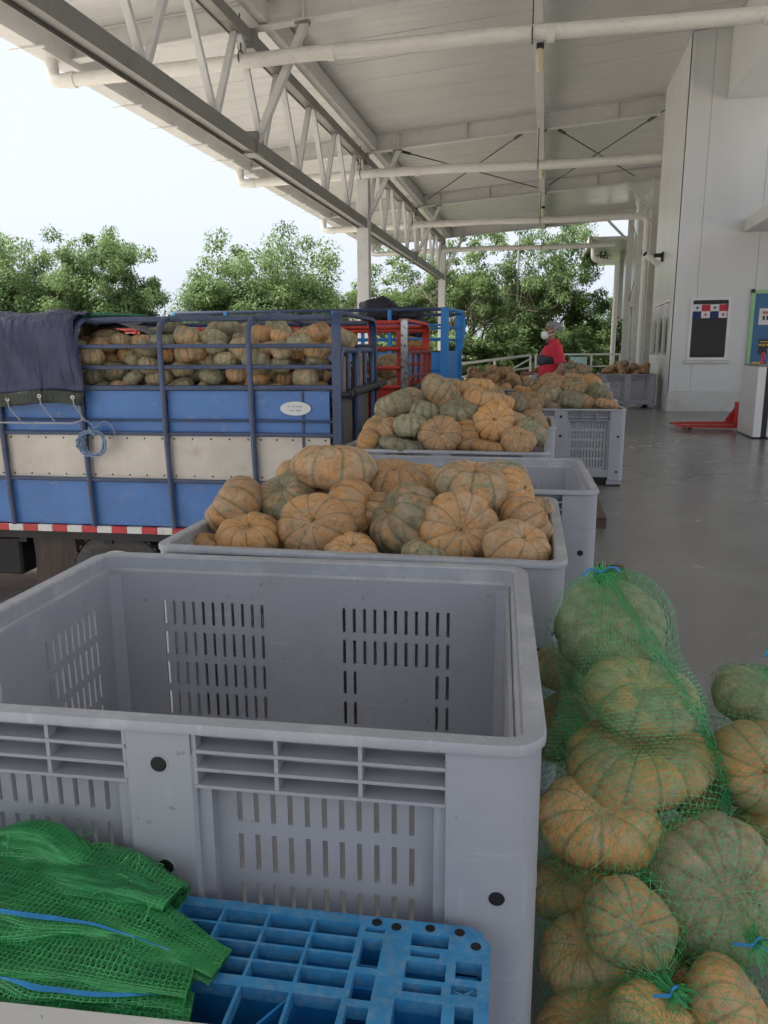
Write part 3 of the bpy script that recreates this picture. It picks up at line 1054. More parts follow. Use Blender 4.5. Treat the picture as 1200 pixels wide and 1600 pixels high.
# notice board
nb = tag(empty('notice_board', (4.25, WY - .03, .34)), 'blue notice board with green edging and pinned notices', 'notice board')
nb.location = (0, 0, 0)
g = MB()
g.box(4.33, 5.62, WY - .035, WY - .004, .42, 2.50)
g.build('board', M['door_blue'], nb)
g = MB()
for a in ((4.25, 4.328, .34, 2.58), (5.622, 5.70, .34, 2.58), (4.329, 5.621, .34, .418), (4.329, 5.621, 2.502, 2.58)):
    g.box(a[0], a[1], WY - .05, WY - .004, a[2], a[3], .004)
g.build('edging', M['trim_green'], nb)
g = MB()
for a in ((4.27, .36), (4.27, 2.56), (5.68, 2.56)):
    g.box(a[0] - .04, a[0] + .04, WY - .056, WY - .0502, a[1] - .04, a[1] + .04)
g.build('corner_cap', M['black'], nb)
def notice(x0, x1, z0, z1, mat, lab, marks):
    t = tag(empty('notice', (x0, WY - .04, z0)), lab, 'notice')
    t.location = (0, 0, 0)
    g = MB()
    g.box(x0, x1, WY - .041, WY - .037, z0, z1)
    g.build('sheet', mat, t)
    for (a, b, c, d, m) in marks:
        g = MB()
        g.box(x0 + (x1 - x0) * a, x0 + (x1 - x0) * b, WY - .0445, WY - .0415, z0 + (z1 - z0) * c, z0 + (z1 - z0) * d)
        g.build('printed_mark', m, t)
notice(4.43, 4.70, 1.86, 2.20, M['paper'], 'white notice with two dark figures, topmost on the blue board', [(.28, .44, .28, .55, M['ink']), (.56, .72, .28, .55, M['ink']), (.25, .75, .65, .82, M['ink_red'])])
notice(4.47, 4.68, 1.25, 1.56, M['ink'], 'dark notice with small yellow print on the blue board', [(.05, .30, .55, .68, M['paper_yellow']), (.40, .62, .52, .68, M['paper_yellow']), (.72, .95, .55, .68, M['paper_yellow']), (.1, .9, .80, .86, M['paper_yellow'])])
notice(4.37, 4.62, .90, 1.08, M['paper'], 'small white and yellow notice low on the blue board', [(.0, 1., .62, 1., M['paper_yellow']), (.15, .32, .15, .5, M['ink']), (.65, .82, .15, .5, M['ink'])])
notice(4.70, 4.88, .92, 1.12, M['paper'], 'white notice with a blue sign at the counter end of the board', [(.2, .8, .2, .8, M['door_blue'])])

# bunting of paper flags in the dark window
bt = tag(empty('flag_bunting', (3.1, WY, 2.2)), 'string of red white and blue paper flags in the dark office window', 'bunting')
bt.location = (0, 0, 0)
g = MB()
g.tube([(3.09, WY - .005, 2.305), (3.45, WY - .006, 2.295), (3.81, WY - .005, 2.305)], .004, 5)
g.build('string', M['flag_white'], bt)
fx0, fz1, fw, fh = 3.095, 2.30, .355, .285
def star(g, cx, cz, r, y):
    vs = [(cx + (r if i % 2 == 0 else r * .4) * math.sin(PI * i / 5), y, cz + (r if i % 2 == 0 else r * .4) * math.cos(PI * i / 5)) for i in range(10)]
    g.add(vs, [tuple(range(10))])
for k in range(2):
    x0 = fx0 + k * fw
    for (i, j, m, st) in ((0, 1, 'flag_white', 'flag_blue'), (1, 1, 'flag_red', None), (0, 0, 'flag_blue', None), (1, 0, 'flag_white', 'flag_red')):
        g = MB()
        g.box(x0 + i * fw / 2, x0 + (i + 1) * fw / 2 - .001, WY - .004, WY + .001, fz1 - fh + j * fh / 2, fz1 - fh + (j + 1) * fh / 2 - .001)
        q = g.build('flag_quarter', M[m], bt)
        if st:
            g = MB()
            star(g, x0 + (i + .5) * fw / 2, fz1 - fh + (j + .5) * fh / 2, .045, WY - .0065)
            g.build('star', M[st], q, fix=False)

# security camera on the side wall
t = tag(empty('security_camera', (WX, 20.4, 3.45)), 'white bullet security camera on the office side wall', 'camera')
g = MB()
g.box(-.05, 0, -.09, .09, -.02, .20, .01)
g.box(-.22, -.04, -.05, .05, .08, .17, .01)
g.build('bracket', M['black'], t)
g = MB()
g.M = Matrix.Translation((-.2, -.05, -.02)) @ Matrix.Rotation(R(35), 4, 'Y') @ Matrix.Rotation(R(20), 4, 'Z')
g.lathe([(.05, -.30), (.065, -.28), (.065, .12), (.04, .14)], 14, 'x')
g.build('body', M['frame_white'], t, 40)
g = MB()
g.M = Matrix.Translation((-.2, -.05, -.02)) @ Matrix.Rotation(R(35), 4, 'Y') @ Matrix.Rotation(R(20), 4, 'Z')
g.lathe([(.052, -.335), (.058, -.302), (.045, -.302)], 14, 'x')
g.build('lens', M['black'], t, 40)

# rails at the end of the dock and along the ramp
rl = tag(empty('handrail', (0, 34.6, 0)), 'white pipe handrail with a sign, level along the end of the dock', 'handrail')
rl.location = (0, 0, 0)
def rail(parent, a, b, zs, posts, r=.045):
    for dz in zs:
        g = MB()
        g.tube([Vector(a) + Vector((0, 0, dz)), Vector(b) + Vector((0, 0, dz))], r if dz == zs[0] else r * .7, 10)
        g.build('rail', M['frame_white'], parent, 40)
    for k in range(posts):
        p = Vector(a).lerp(Vector(b), k / (posts - 1))
        g = MB()
        g.tube([p, p + Vector((0, 0, zs[0]))], r, 10)
        g.build('post', M['frame_white'], parent, 40)
rail(rl, (-.40, 34.6, 0), (3.1, 34.6, 0), (1.12, .62), 4)
g = MB()
g.box(1.05, 1.75, 34.52, 34.55, .55, 1.02)
g.build('sign_plate', M['sign_cyan'], rl)
rr_ = tag(empty('ramp_rail', (-.6, 34.6, 0)), 'white pipe rail sloping down to the left beside the ramp', 'handrail')
rr_.location = (0, 0, 0)
rail(rr_, (-.62, 34.4, -.06), (-6.5, 30.5, -.75), (1.16, .62), 5, .055)
g = MB()
g.tube([(-.62, 34.4, .95), (-2.2, 33.4, .05)], .04, 8)
g.build('brace', M['frame_white'], rr_, 40)

# counter, pallet jack
t = tag(empty('freezer_counter', (3.20, 12.86, 0)), 'white counter cabinet with a black edge strip at the right of the dock', 'counter')
g = MB()
g.box(0, .12, 0, 1.0, 0.02, 1.10, .008)
g.build('end_panel', M['frame_white'], t)
g = MB()
g.box(.121, .20, .008, 1.0, 0.02, 1.09)
g.build('edge_strip', M['black'], t)
g = MB()
g.box(.201, 1.6, -.006, 1.0, 0.02, 1.10, .01)
g.build('cabinet', M['frame_white'], t)
g = MB()
g.box(.02, 1.58, .03, .97, 1.102, 1.13, .006)
g.build('worktop', M['grey_steel'], t)
t = tag(empty('plastic_tub', (3.50, 13.15, 1.13)), 'small pale tub with a blue label standing on the white counter', 'tub')
g = MB()
g.lathe([(.08, 0), (.10, .01), (.12, .22), (.126, .24), (.10, .24)], 16)
g.build('tub', M['frame_white'], t, 40)
g = MB()
g.lathe([(.1105, .06), (.1195, .17)], 16, cap=False)
g.build('label_band', M['cyan_blue'], t, 40)

t = tag(empty('pallet_jack', (2.93, 14.3, 0)), 'red pallet jack with its forks pointing left on the concrete floor', 'pallet jack')
for s in (-.24, .24):
    g = MB()
    g.add([(-.82, s - .05, .055), (-.82, s + .05, .055), (-.62, s - .08, .05), (-.62, s + .08, .05), (.42, s - .08, .05), (.42, s + .08, .05),
           (-.82, s - .05, .075), (-.82, s + .05, .075), (-.62, s - .08, .095), (-.62, s + .08, .095), (.42, s - .08, .115), (.42, s + .08, .115)],
          [(0, 1, 3, 2), (2, 3, 5, 4), (6, 8, 9, 7), (8, 10, 11, 9), (0, 6, 7, 1), (4, 5, 11, 10), (0, 2, 8, 6), (2, 4, 10, 8), (1, 7, 9, 3), (3, 9, 11, 5)])
    fk = g.build('fork', M['jack_red'], t)
    g = MB()
    g.lathe([(.02, -.05), (.042, -.048), (.042, .048), (.02, .05)], 14, 'y', (-.52, s, .044))
    g.build('roller', M['black'], fk, 40)
t.scale = (.86, 1, 1)
g = MB()
for s in (-.33, .33):
    g.add([(.25, s - .012, .10), (.62, s - .012, .10), (.62, s - .012, .46), (.52, s - .012, .46), (.25, s + .012, .10), (.62, s + .012, .10), (.62, s + .012, .46), (.52, s + .012, .46)],
          [(0, 1, 2, 3), (4, 7, 6, 5), (0, 4, 5, 1), (1, 5, 6, 2), (2, 6, 7, 3), (3, 7, 4, 0)])
g.box(.43, .62, -.318, .318, .10, .46, .01)
g.build('head', M['jack_red'], t)
g = MB()
g.lathe([(.03, -.10), (.09, -.095), (.09, .095), (.03, .10)], 16, 'y', (.72, 0, .09))
g.build('steer_wheel', M['black'], t, 40)
g = MB()
g.tube(round_path([(.70, 0, .2), (.78, 0, 1.0), (.79, .0, 1.1)], .05), .025, 8)
g.tube([(.79, (.10) * math.cos(2 * PI * i / 16), 1.2 + .10 * math.sin(2 * PI * i / 16)) for i in range(16)], .018, 6, closed=True)
g.build('handle', M['jack_red'], t, 40)

# ------------------------------------------------------------------ plastic bulk bins
BW, BD, BH = 1.285, 1.03, .79
def rrect(w, d, r, o=0.0, n=5):
    """closed loop of a rounded rectangle grown by o"""
    hx, hy, rr = w / 2 + o, d / 2 + o, max(r + o, .004)
    out = []
    for (cx, cy, a0) in ((hx - rr, hy - rr, 0), (-hx + rr, hy - rr, 90), (-hx + rr, -hy + rr, 180), (hx - rr, -hy + rr, 270)):
        for i in range(n + 1):
            a = R(a0 + 90 * i / n)
            out.append((cx + rr * math.cos(a), cy + rr * math.sin(a)))
    return out

def bin_wall(b, rot, L, Dp, post, pil, ncol, blank):
    """one wall in local front position (outer face at y = -Dp/2), turned by rot about z"""
    Mx = Matrix.Rotation(R(rot), 4, 'Z')
    y0 = -Dp / 2
    hl = L / 2
    pans = [(-hl + post, -pil / 2), (pil / 2, hl - post)]
    us, slots = {-hl + .052, hl - .052}, []
    rows = [(.658 - .098 * k - .074, .658 - .098 * k) for k in range(5)]
    for pi, (a, c) in enumerate(pans):
        cen = (a + c) / 2
        for k in range(ncol):
            if blank and pi == 0 and 2 <= k < ncol - 2:
                kk = (0, 1, 4)
            else:
                kk = (0, 1, 2, 3, 4)
            u = cen + (k - (ncol - 1) / 2) * .0305
            slots.append((u, kk))
            us |= {u - .0046, u + .0046}
    us = sorted(us)
    ws = sorted({.12, BH - .045} | {v for r_ in rows for v in r_})
    def hole(u, w):
        for k, (a, c) in enumerate(rows):
            if a < w < c:
                return any(abs(u - s[0]) < .0044 and k in s[1] for s in slots)
        return False
    g = MB()
    g.M = Mx
    g.plate(us, ws, hole, .007, lambda u, w, t: (u, y0 + .045 + t, w))
    wall = g.build('wall', M['bin'], b)
    # pillar
    g = MB()
    g.M = Mx
    g.box(-pil / 2, pil / 2, y0 + .002, y0 + .0455, .10, BH - .056, .006)
    g.box(-pil / 2 + .006, pil / 2 - .006, y0 + .0022, y0 + .029, BH - .07, BH - .0185)
    g.box(-pil / 2, -pil / 2 + .0062, y0 + .008, y0 + .029, BH - .07, BH - .0185)
    g.box(pil / 2 - .0062, pil / 2, y0 + .008, y0 + .029, BH - .07, BH - .0185)
    p = g.build('pillar', M['bin'], b)
    for (px, z) in ((0, .71), (0, .512), (0, .15), (hl - .068, .512), (-hl + .068, .512), (hl - .068, .15), (-hl + .068, .15)):
        g = MB()
        g.M = Mx
        g.lathe([(.0142, .001), (.0142, -.0008), (.012, -.0020)], 16, 'y', (px, y0 + .0022, z))
        g.build('plug', M['plug'], wall)
        g = MB()
        g.M = Mx
        g.lathe([(.0180, .001), (.0175, -.0016), (.0148, -.0016), (.0148, .0006)], 16, 'y', (px, y0 + .0022, z), cap=False)
        g.build('plug_collar', M['bin_rim'], wall)
    # ledges under the rim, and the sill band at the bottom
    for (a, c) in pans:
        g = MB()
        g.M = Mx
        for z in (.672, .704, .737):
            g.box(a - .002, c + .002, y0 + .004, y0 + .0455, z - .003, z + .003)
        n_ = 3
        for i in range(n_ + 1):
            u = a + (c - a) * i / n_
            g.box(u - .0035, u + .0035, y0 + .006, y0 + .0455, .675, BH - .056)
            g.box(u - .0035, u + .0035, y0 + .006, y0 + .029, BH - .0565, BH - .0185)
        g.box(a - .002, a + .022, y0 + .018, y0 + .0455, .17, .669)
        g.box(c - .022, c + .002, y0 + .018, y0 + .0455, .17, .669)
        g.build('rib_band', M['bin'], b)
        g = MB()
        g.M = Mx
        g.box(a, c, y0 + .003, y0 + .0455, .09, .165, .005)
        for i in range(7):
            u = a + (c - a) * (i + .5) / 7
            g.box(u - .003, u + .003, y0 - .001, y0 + .004, .10, .155)
        g.build('sill_band', M['bin'], b)

def make_bin():
    b = empty('bulk_bin')
    bin_wall(b, 0, BW, BD, .152, .126, 11, True)
    bin_wall(b, 180, BW, BD, .152, .126, 11, True)
    bin_wall(b, 90, BD, BW, .135, .120, 9, False)
    bin_wall(b, 270, BD, BW, .135, .120, 9, False)
    for sx_ in (-1, 1):
        for sy_ in (-1, 1):
            hx, hy, r = BW / 2, BD / 2, .055
            px, py = .153, .136
            poly = [(hx - px, hy - .001), ]
            for i in range(7):
                a = R(90 - 90 * i / 6)
                poly.append((hx - .001 - r + r * math.cos(a), hy - .001 - r + r * math.sin(a)))
            poly += [(hx - .001, hy - py), (hx - .046, hy - py), (hx - .046, hy - .085), (hx - .085, hy - .046), (hx - px, hy - .046)]
            n_ = len(poly)
            fs = [(i, (i + 1) % n_, n_ + (i + 1) % n_, n_ + i) for i in range(n_)] + [tuple(range(n_)), tuple(range(n_, 2 * n_))]
            g = MB()
            g.add([(sx_ * p[0], sy_ * p[1], z) for z in (.06, BH - .056) for p in poly], fs)
            thin = poly[:-5] + [(hx - .001, hy - py), (hx - .029, hy - py), (hx - .029, hy - .062), (hx - .062, hy - .029), (hx - px, hy - .029)]
            g.add([(sx_ * p[0], sy_ * p[1], z) for z in (BH - .0562, BH - .012) for p in thin], fs)
            g.build('corner_post', M['bin'], b, 30)
            g = MB()
            fx, fy = sx_ * (hx - .09), sy_ * (hy - .09)
            g.box(fx - .075, fx + .075, fy - .075, fy + .075, .012, .062, .008)
            ft = g.build('foot', M['bin'], b)
            g = MB()
            g.box(fx - .07, fx + .07, fy - .07, fy + .07, 0, .0115)
            g.build('pad', M['black'], ft)
    for sy_ in (-1, 0, 1):
        g = MB()
        g.box(-.08, .08, sy_ * .42 - .06, sy_ * .42 + .06, 0, .10, .006)
        g.build('foot', M['bin'], b)
    # rim: flange, top, inner lip
    prof = [(.001, BH - .019), (.006, BH - .017), (.0065, BH - .005), (.003, BH), (-.026, BH), (-.031, BH - .005), (-.033, BH - .040), (-.0445, BH - .050), (-.046, BH - .075)]
    g = MB()
    g.grid([[(x, y, z) for (x, y) in rrect(BW, BD, .06, o)] for (o, z) in prof], closed_u=True)
    rim = g.build('rim', M['bin_rim'], b, 40)
    g = MB()
    us = [-BW / 2 + .05] + [-BW / 2 + .10 + i * .09 for i in range(13)] + [BW / 2 - .05]
    g.plate(us, [-BD / 2 + .05, -.3, -.28, -.1, -.08, .1, .12, .3, .32, BD / 2 - .05], lambda u, w: False, .02, lambda u, w, t: (u, w, .115 + t))
    g.build('base', M['bin'], b)
    return b

BIN_ROT = R(1.6)
bin0 = make_bin()
def place_bin(fr, label, rot=BIN_ROT, first=[True]):
    """fr: front right corner on the floor"""
    o = bin0 if first[0] else copy_tree(bin0)
    first[0] = False
    c, s = math.cos(rot), math.sin(rot)
    o.location = (fr[0] - BW / 2 * c - BD / 2 * s, fr[1] - BW / 2 * s + BD / 2 * c, 0)
    o.rotation_euler = (0, 0, rot)
    tag(o, label, 'bin', 'grey plastic bulk bins')
    return o
place_bin((0.022, 1.122), 'empty grey plastic bulk bin nearest the camera, behind the blue pallet', R(3.2))
place_bin((0.082, 2.20), 'grey bulk bin heaped with tan pumpkins just behind the nearest empty bin', R(1.0))
place_bin((0.250, 3.39), 'empty grey bulk bin behind the first heaped bin, its right wall jutting out', R(2.0))
place_bin((0.041, 4.64), 'grey bulk bin heaped with pumpkins beside the rear of the blue truck', R(0.5))
place_bin((0.822, 8.12), 'grey bulk bin heaped with pumpkins whose slotted front faces the open floor', R(1.5))
place_bin((0.10, 6.20), 'grey bulk bin of pumpkins hidden behind the heap at the blue truck', R(0.5))
place_bin((.86, 9.55), 'grey bulk bin of pumpkins just in front of the person in red', R(2))
place_bin((-0.10, 11.9), 'grey bulk bin of pumpkins left of the person in red', R(2))
place_bin((-0.35, 14.6), 'grey bulk bin of pumpkins beside the bright blue truck', R(1))
place_bin((1.14, 14.3), 'grey bulk bin of dull pumpkins behind the person in red', R(2))
place_bin((2.55, 19.0), 'grey bulk bin of pumpkins standing against the office wall', R(0))
place_bin((.95, 18.4), 'farthest grey bulk bin of pumpkins, near the end of the dock', R(2))

# ------------------------------------------------------------------ pumpkins
def pumpkin_mesh(seed, ribs, deep, seg, rings, smooth_body=False):
    rnd = random.Random(seed)
    g = MB()
    rib = []
    n = ribs * seg
    off = Vector((rnd.random() * 50, rnd.random() * 50, rnd.random() * 50))
    jit = [rnd.uniform(.75, 1.25) for _ in range(ribs)]
    amp = [rnd.uniform(.6, 1.2) for _ in range(ribs)]
    tot = sum(jit)
    edges = [0]
    for j in jit:
        edges.append(edges[-1] + j / tot)
    pts = []
    for i in range(rings + 1):
        ph = PI * (0.02 + .96 * i / rings)
        row = []
        for k in range(n):
            ri, fr = k // seg, (k % seg) / seg
            t = 2 * PI * (edges[ri] + (edges[ri + 1] - edges[ri]) * fr)
            c = abs(math.sin(PI * fr)) ** .62
            a_ = amp[ri] * (1 - fr) + amp[(ri + 1) % ribs] * fr
            d = deep * a_ * (math.sin(ph) ** .6)
            r = math.sin(ph) ** .88 * (1 - d * (1 - c))
            z = .70 * (math.cos(ph) - .36 * math.exp(-(math.sin(ph) / .36) ** 2) * (1 if ph < PI / 2 else -.75)) * (1 + .03 * (c - .5))
            p = Vector((r * math.cos(t), r * math.sin(t), z))
            w = noise.noise(p * 1.0 + off) * .15 + noise.noise(p * 2.4 + off) * .035 + noise.noise(p * 6 + off) * .008
            p *= (1 + w)
            row.append(p)
            rib.append(c)
        pts.append(row)
    g.grid(pts, closed_u=True)
    b0 = len(g.v)
    g.f.append(tuple(range(n)))
    g.f.append(tuple(range(rings * n, rings * n + n)))
    g.mi += [0, 0]
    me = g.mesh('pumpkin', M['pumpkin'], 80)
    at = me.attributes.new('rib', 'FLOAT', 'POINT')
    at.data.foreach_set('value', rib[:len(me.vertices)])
    return me

def stem_mesh(seed):
    rnd = random.Random(seed)
    g = MB()
    pts, rr = [], []
    dx, dy = rnd.uniform(-.06, .06), rnd.uniform(-.06, .06)
    for i in range(5):
        t = i / 4
        pts.append((dx * t * t * 2, dy * t * t * 2, .33 + .22 * t))
        rr.append((.15 - .085 * min(1, t * 2.2)) * (1 if i < 4 else 1.15))
    g.tube(pts, rr, 7)
    return g.mesh('stem', M['stem'], 50)

HI = [pumpkin_mesh(i, rb, dp, 6, 22) for i, (rb, dp) in enumerate(((11, .070), (10, .095), (13, .055), (9, .045), (12, .085), (10, .035), (12, .06), (11, .10)))]
LO = [pumpkin_mesh(20 + i, rb, dp, 4, 12) for i, (rb, dp) in enumerate(((10, .09), (11, .08), (9, .10), (12, .08)))]
STEMS = [stem_mesh(i) for i in range(3)]
RND = random.Random(7)

def pumpkin(p, rad, ratio, tilt, az, green, orange, label, group=None, hi=True, stem=True, tone=1.0, variant=None, spin=None, stretch=None):
    ms = HI if hi else LO
    o = link('pumpkin', ms[RND.randrange(len(ms)) if variant is None else variant])
    d = Vector((math.sin(R(tilt)) * math.cos(R(az)), math.sin(R(tilt)) * math.sin(R(az)), math.cos(R(tilt))))
    q = Vector((0, 0, 1)).rotation_difference(d) @ Quaternion((0, 0, 1), RND.uniform(0, 6.28) if spin is None else spin)
    o.rotation_mode = 'QUATERNION'
    o.rotation_quaternion = q
    o.location = p
    k = rad * RND.uniform(.98, 1.04)
    o.scale = (k * RND.uniform(.95, 1.12), k * RND.uniform(.90, 1.04), k * ratio / .62 * RND.uniform(.86, 1.0))
    if stretch:
        o.scale = (k * stretch[0], k * stretch[1], k * ratio / .62)
    o.color = (green, orange, tone * RND.uniform(.78, 1.14), 1)
    tag(o, label, 'pumpkin', group)
    if stem:
        s = link('stem', STEMS[RND.randrange(3)], o)
        s.scale = (.75, .75, .75)
        s.location = (0, 0, .12)
    return o

B2 = [
 (-1.105, 2.62, .825, .126, .70, 55, 200, .30, .3, 'tan pumpkin leaning out over the left rim of the nearest heaped bin'),
 (-.985, 2.45, .755, .112, .66, 20, 270, .05, .6, 'smooth orange pumpkin low at the left front of the nearest heaped bin'),
 (-.935, 2.72, .831, .126, .72, 35, 250, .55, .55, 'green and orange mottled pumpkin upper left in the nearest heaped bin'),
 (-.756, 2.50, .795, .125, .72, 62, 268, .15, .45, 'ribbed tan pumpkin, stem to the camera, left of centre in the nearest heap'),
 (-.66, 2.62, .833, .104, .72, 80, 350, 0, .8, 'smooth orange pumpkin standing on edge left of the green striped one'),
 (-.758, 2.75, .966, .146, .56, 8, 20, .3, .3, 'broad flat tan pumpkin lying on top of the nearest heap'),
 (-.558, 2.88, .891, .129, .60, 14, 300, .2, .45, 'tan orange pumpkin at the back of the nearest heap, right of the topmost'),
 (-.456, 2.55, .822, .128, .68, 55, 215, .48, .3, 'grey green striped pumpkin tilted in the middle of the nearest heap'),
 (-.26, 2.50, .803, .126, .66, 70, 285, .1, .55, 'large orange tan pumpkin with its stem end to the camera, right of centre'),
 (-.247, 2.72, .908, .133, .62, 12, 330, .40, .4, 'broad greenish pumpkin lying high at the right of the nearest heap'),
 (-.095, 2.80, .885, .088, .75, 70, 340, .05, 1., 'bright orange pumpkin tucked behind the broad greenish one'),
 (-.068, 2.40, .783, .098, .66, 40, 320, .2, .35, 'scarred tan pumpkin at the right front corner of the nearest heaped bin'),
 (-.040, 2.62, .805, .100, .72, 60, 20, .2, .45, 'orange tan pumpkin against the right rim of the nearest heaped bin'),
 (-.14, 2.66, .785, .098, .75, 35, 270, .6, .1, 'grey green pumpkin wedged at the right of the nearest heap'),
 (-.137, 3.02, .907, .095, .60, 10, 0, .6, .1, 'small grey green pumpkin at the back right top of the nearest heap'),
 (-.447, 2.92, .870, .098, .70, 40, 260, 0, .6, 'pinkish orange pumpkin peeping out behind the middle of the nearest heap'),
 (-1.115, 2.43, .715, .072, .65, 20, 0, .05, .6, 'orange pumpkin barely showing in the left front corner of the nearest heaped bin'),
 (-.604, 2.40, .728, .080, .68, 30, 270, .1, .5, 'orange pumpkin low at the front centre of the nearest heaped bin'),
 (-1.035, 2.66, .765, .088, .70, 30, 0, .05, .6, 'orange pumpkin in the shade behind the left front one of the nearest heap'),
 (-.905, 2.56, .737, .084, .75, 35, 180, .05, .5, 'orange pumpkin wedged under the mottled one in the nearest heap'),
 (-.575, 2.66, .808, .088, .80, 75, 180, .3, .4, 'brownish pumpkin in the gap left of the green striped one'),
 (-.97, 3.00, .880, .100, .60, 15, 0, .3, .3, 'tan pumpkin at the back of the nearest heap, left of the topmost'),
 (-.820, 2.82, .842, .090, .75, 20, 90, .05, .6, 'orange pumpkin under the topmost flat one of the nearest heap'),
 (-.360, 2.42, .735, .070, .70, 20, 0, .6, .1, 'dark green pumpkin deep between the two large front ones of the nearest heap'),
 (-.342, 2.85, .805, .100, .70, 30, 90, .3, .4, None),
 (-.04, 2.98, .77, .09, .70, 20, 90, .4, .3, None),
 (-.66, 3.05, .80, .105, .70, 20, 0, .3, .4, None)]
for k, t in enumerate(B2):
    pumpkin(t[:3], t[3] * 1.09, *t[4:9], t[9] or 'pumpkin mostly hidden inside the nearest heap', None if t[9] else 'hidden pumpkins of the nearest heap', stem=t[9] is not None, variant=k % 8, tone=1.1)
B4 = [
 (-.953, 4.95, 1.045, .129, .62, 25, 200, .65, .2, 'long greenish tan pumpkin tilted at the upper left of the heap by the blue truck'),
 (-.769, 5.02, .988, .135, .66, 10, 0, .9, 0, 'dark grey green pumpkin lying upper left in the heap by the blue truck'),
 (-.82, 4.82, .914, .114, .76, 15, 100, .95, .05, 'green striped pumpkin with pale stem in the heap by the blue truck'),
 (-1.023, 4.90, .890, .125, .74, 40, 250, .3, .4, 'orange tan pumpkin, stem up, at the left of the heap by blue truck'),
 (-1.09, 4.76, .822, .094, .70, 60, 200, .1, .6, 'pinkish tan pumpkin at the left front corner of the bin by the blue truck'),
 (-.887, 4.74, .802, .125, .50, 10, 0, .9, 0, 'flat grey green pumpkin low at the front of the bin by the blue truck'),
 (-.625, 4.77, .869, .132, .70, 72, 275, .25, .35, 'round tan pumpkin with star-ribbed end, centre of the heap by blue truck'),
 (-.661, 5.05, 1.117, .138, .70, 35, 20, .45, .4, 'yellow green tilted pumpkin on top of the heap by the blue truck'),
 (-.513, 4.95, .990, .131, .72, 25, 270, .65, .1, 'dull grey tan pumpkin right of centre in the heap by the blue truck'),
 (-.455, 4.85, .846, .117, .78, 75, 350, 0, .7, 'orange pumpkin on edge right of the star-ribbed one'),
 (-.294, 4.85, .950, .128, .72, 70, 275, 0, .8, 'large light orange pumpkin facing the camera, right in the heap by the blue truck'),
 (-.14, 4.75, .845, .109, .66, 30, 300, .2, .4, 'tan pumpkin at the right front of the bin by the blue truck'),
 (-.075, 4.87, .883, .111, .76, 30, 20, .6, .2, 'grey tan pumpkin at the right rim of the bin by the blue truck'),
 (-.315, 4.73, .800, .098, .50, 10, 0, .1, .6, 'orange pumpkin barely above the front rim of the bin by the blue truck'),
 (-.393, 5.05, 1.071, .125, .66, 15, 0, .2, .55, 'brownish orange pumpkin behind the large light orange one'),
 (-.534, 5.20, 1.110, .103, .66, 30, 100, .2, .5, None), (-.431, 5.40, 1.140, .097, .60, 5, 0, .1, .6, None),
 (-.648, 5.45, 1.150, .091, .60, 5, 0, .5, .3, None), (-.268, 5.20, 1.046, .085, .70, 20, 0, .2, .5, None),
 (-.871, 5.30, 1.053, .115, .70, 20, 0, .4, .3, None), (-.201, 5.10, .929, .109, .70, 20, 0, .4, .4, None),
 (-.71, 5.0, .90, .109, .70, 20, 0, .4, .4, None), (-.05, 5.3, .90, .095, .70, 20, 0, .4, .4, None)]
for k, t in enumerate(B4):
    pumpkin(t[:3], *t[3:9], t[9] or 'pumpkin at the back of the heap by the blue truck', None if t[9] else 'pumpkins at the back of the heap by the blue truck', stem=t[9] is not None, variant=(k * 3 + 1) % 8, tone=1.08)
B5 = [
 (-.123, 8.38, .834, .150, .66, 30, 280, .4, .7, 'orange and grey pumpkin at the left front of the bin with the slotted front'),
 (.055, 8.50, .896, .144, .72, 20, 250, .6, .5, 'green and orange ribbed pumpkin left of centre in the bin with the slotted front'),
 (.281, 8.40, .858, .149, .68, 20, 270, .7, .2, 'grey green striped pumpkin at the front centre of the bin with the slotted front'),
 (.567, 8.55, .926, .129, .90, 30, 0, 1., 0, 'very dark green pumpkin at the right of the bin with the slotted front'),
 (.631, 8.37, .820, .127, .55, 10, 0, .2, .4, 'tan pumpkin at the right front corner of the bin with the slotted front'),
 (.09, 8.70, 1.005, .165, .66, 25, 300, .3, .3, 'large pinkish tan pumpkin high on the heap below the person in red'),
 (.321, 8.60, .989, .151, .66, 20, 260, .5, .6, 'grey pumpkin with an orange patch in the bin with the slotted front'),
 (.498, 8.70, 1.020, .132, .85, 30, 0, .2, .9, 'yellow orange pumpkin above the very dark green one'),
 (.317, 8.85, 1.06, .120, .60, 10, 0, .1, .6, 'small orange pumpkin on top of the heap with the slotted front'),
 (-.245, 8.40, .871, .089, .85, 20, 0, 1., 0, 'small green pumpkin at the left end of the bin with the slotted front'),
 (.099, 8.35, .792, .095, .60, 10, 0, .6, .3, None), (.44, 8.42, .839, .101, .80, 30, 0, .3, .4, None),
 (-.108, 8.80, .989, .121, .70, 20, 0, .5, .3, None), (-.227, 8.60, .935, .112, .60, 10, 0, .1, .8, None),
 (-.042, 8.70, .939, .112, .70, 20, 0, .3, .5, None), (.20, 8.80, .936, .113, .70, 20, 0, .3, .5, None),
 (.404, 8.95, 1.03, .114, .70, 20, 0, .4, .5, None), (.646, 8.80, .886, .098, .70, 20, 0, .4, .5, None)]
for k, t in enumerate(B5):
    pumpkin(t[:3], *t[3:9], t[9] or 'pumpkin between the larger ones in the bin with the slotted front', None if t[9] else 'filler pumpkins of the slotted bin', stem=t[9] is not None, variant=(k * 3) % 8)

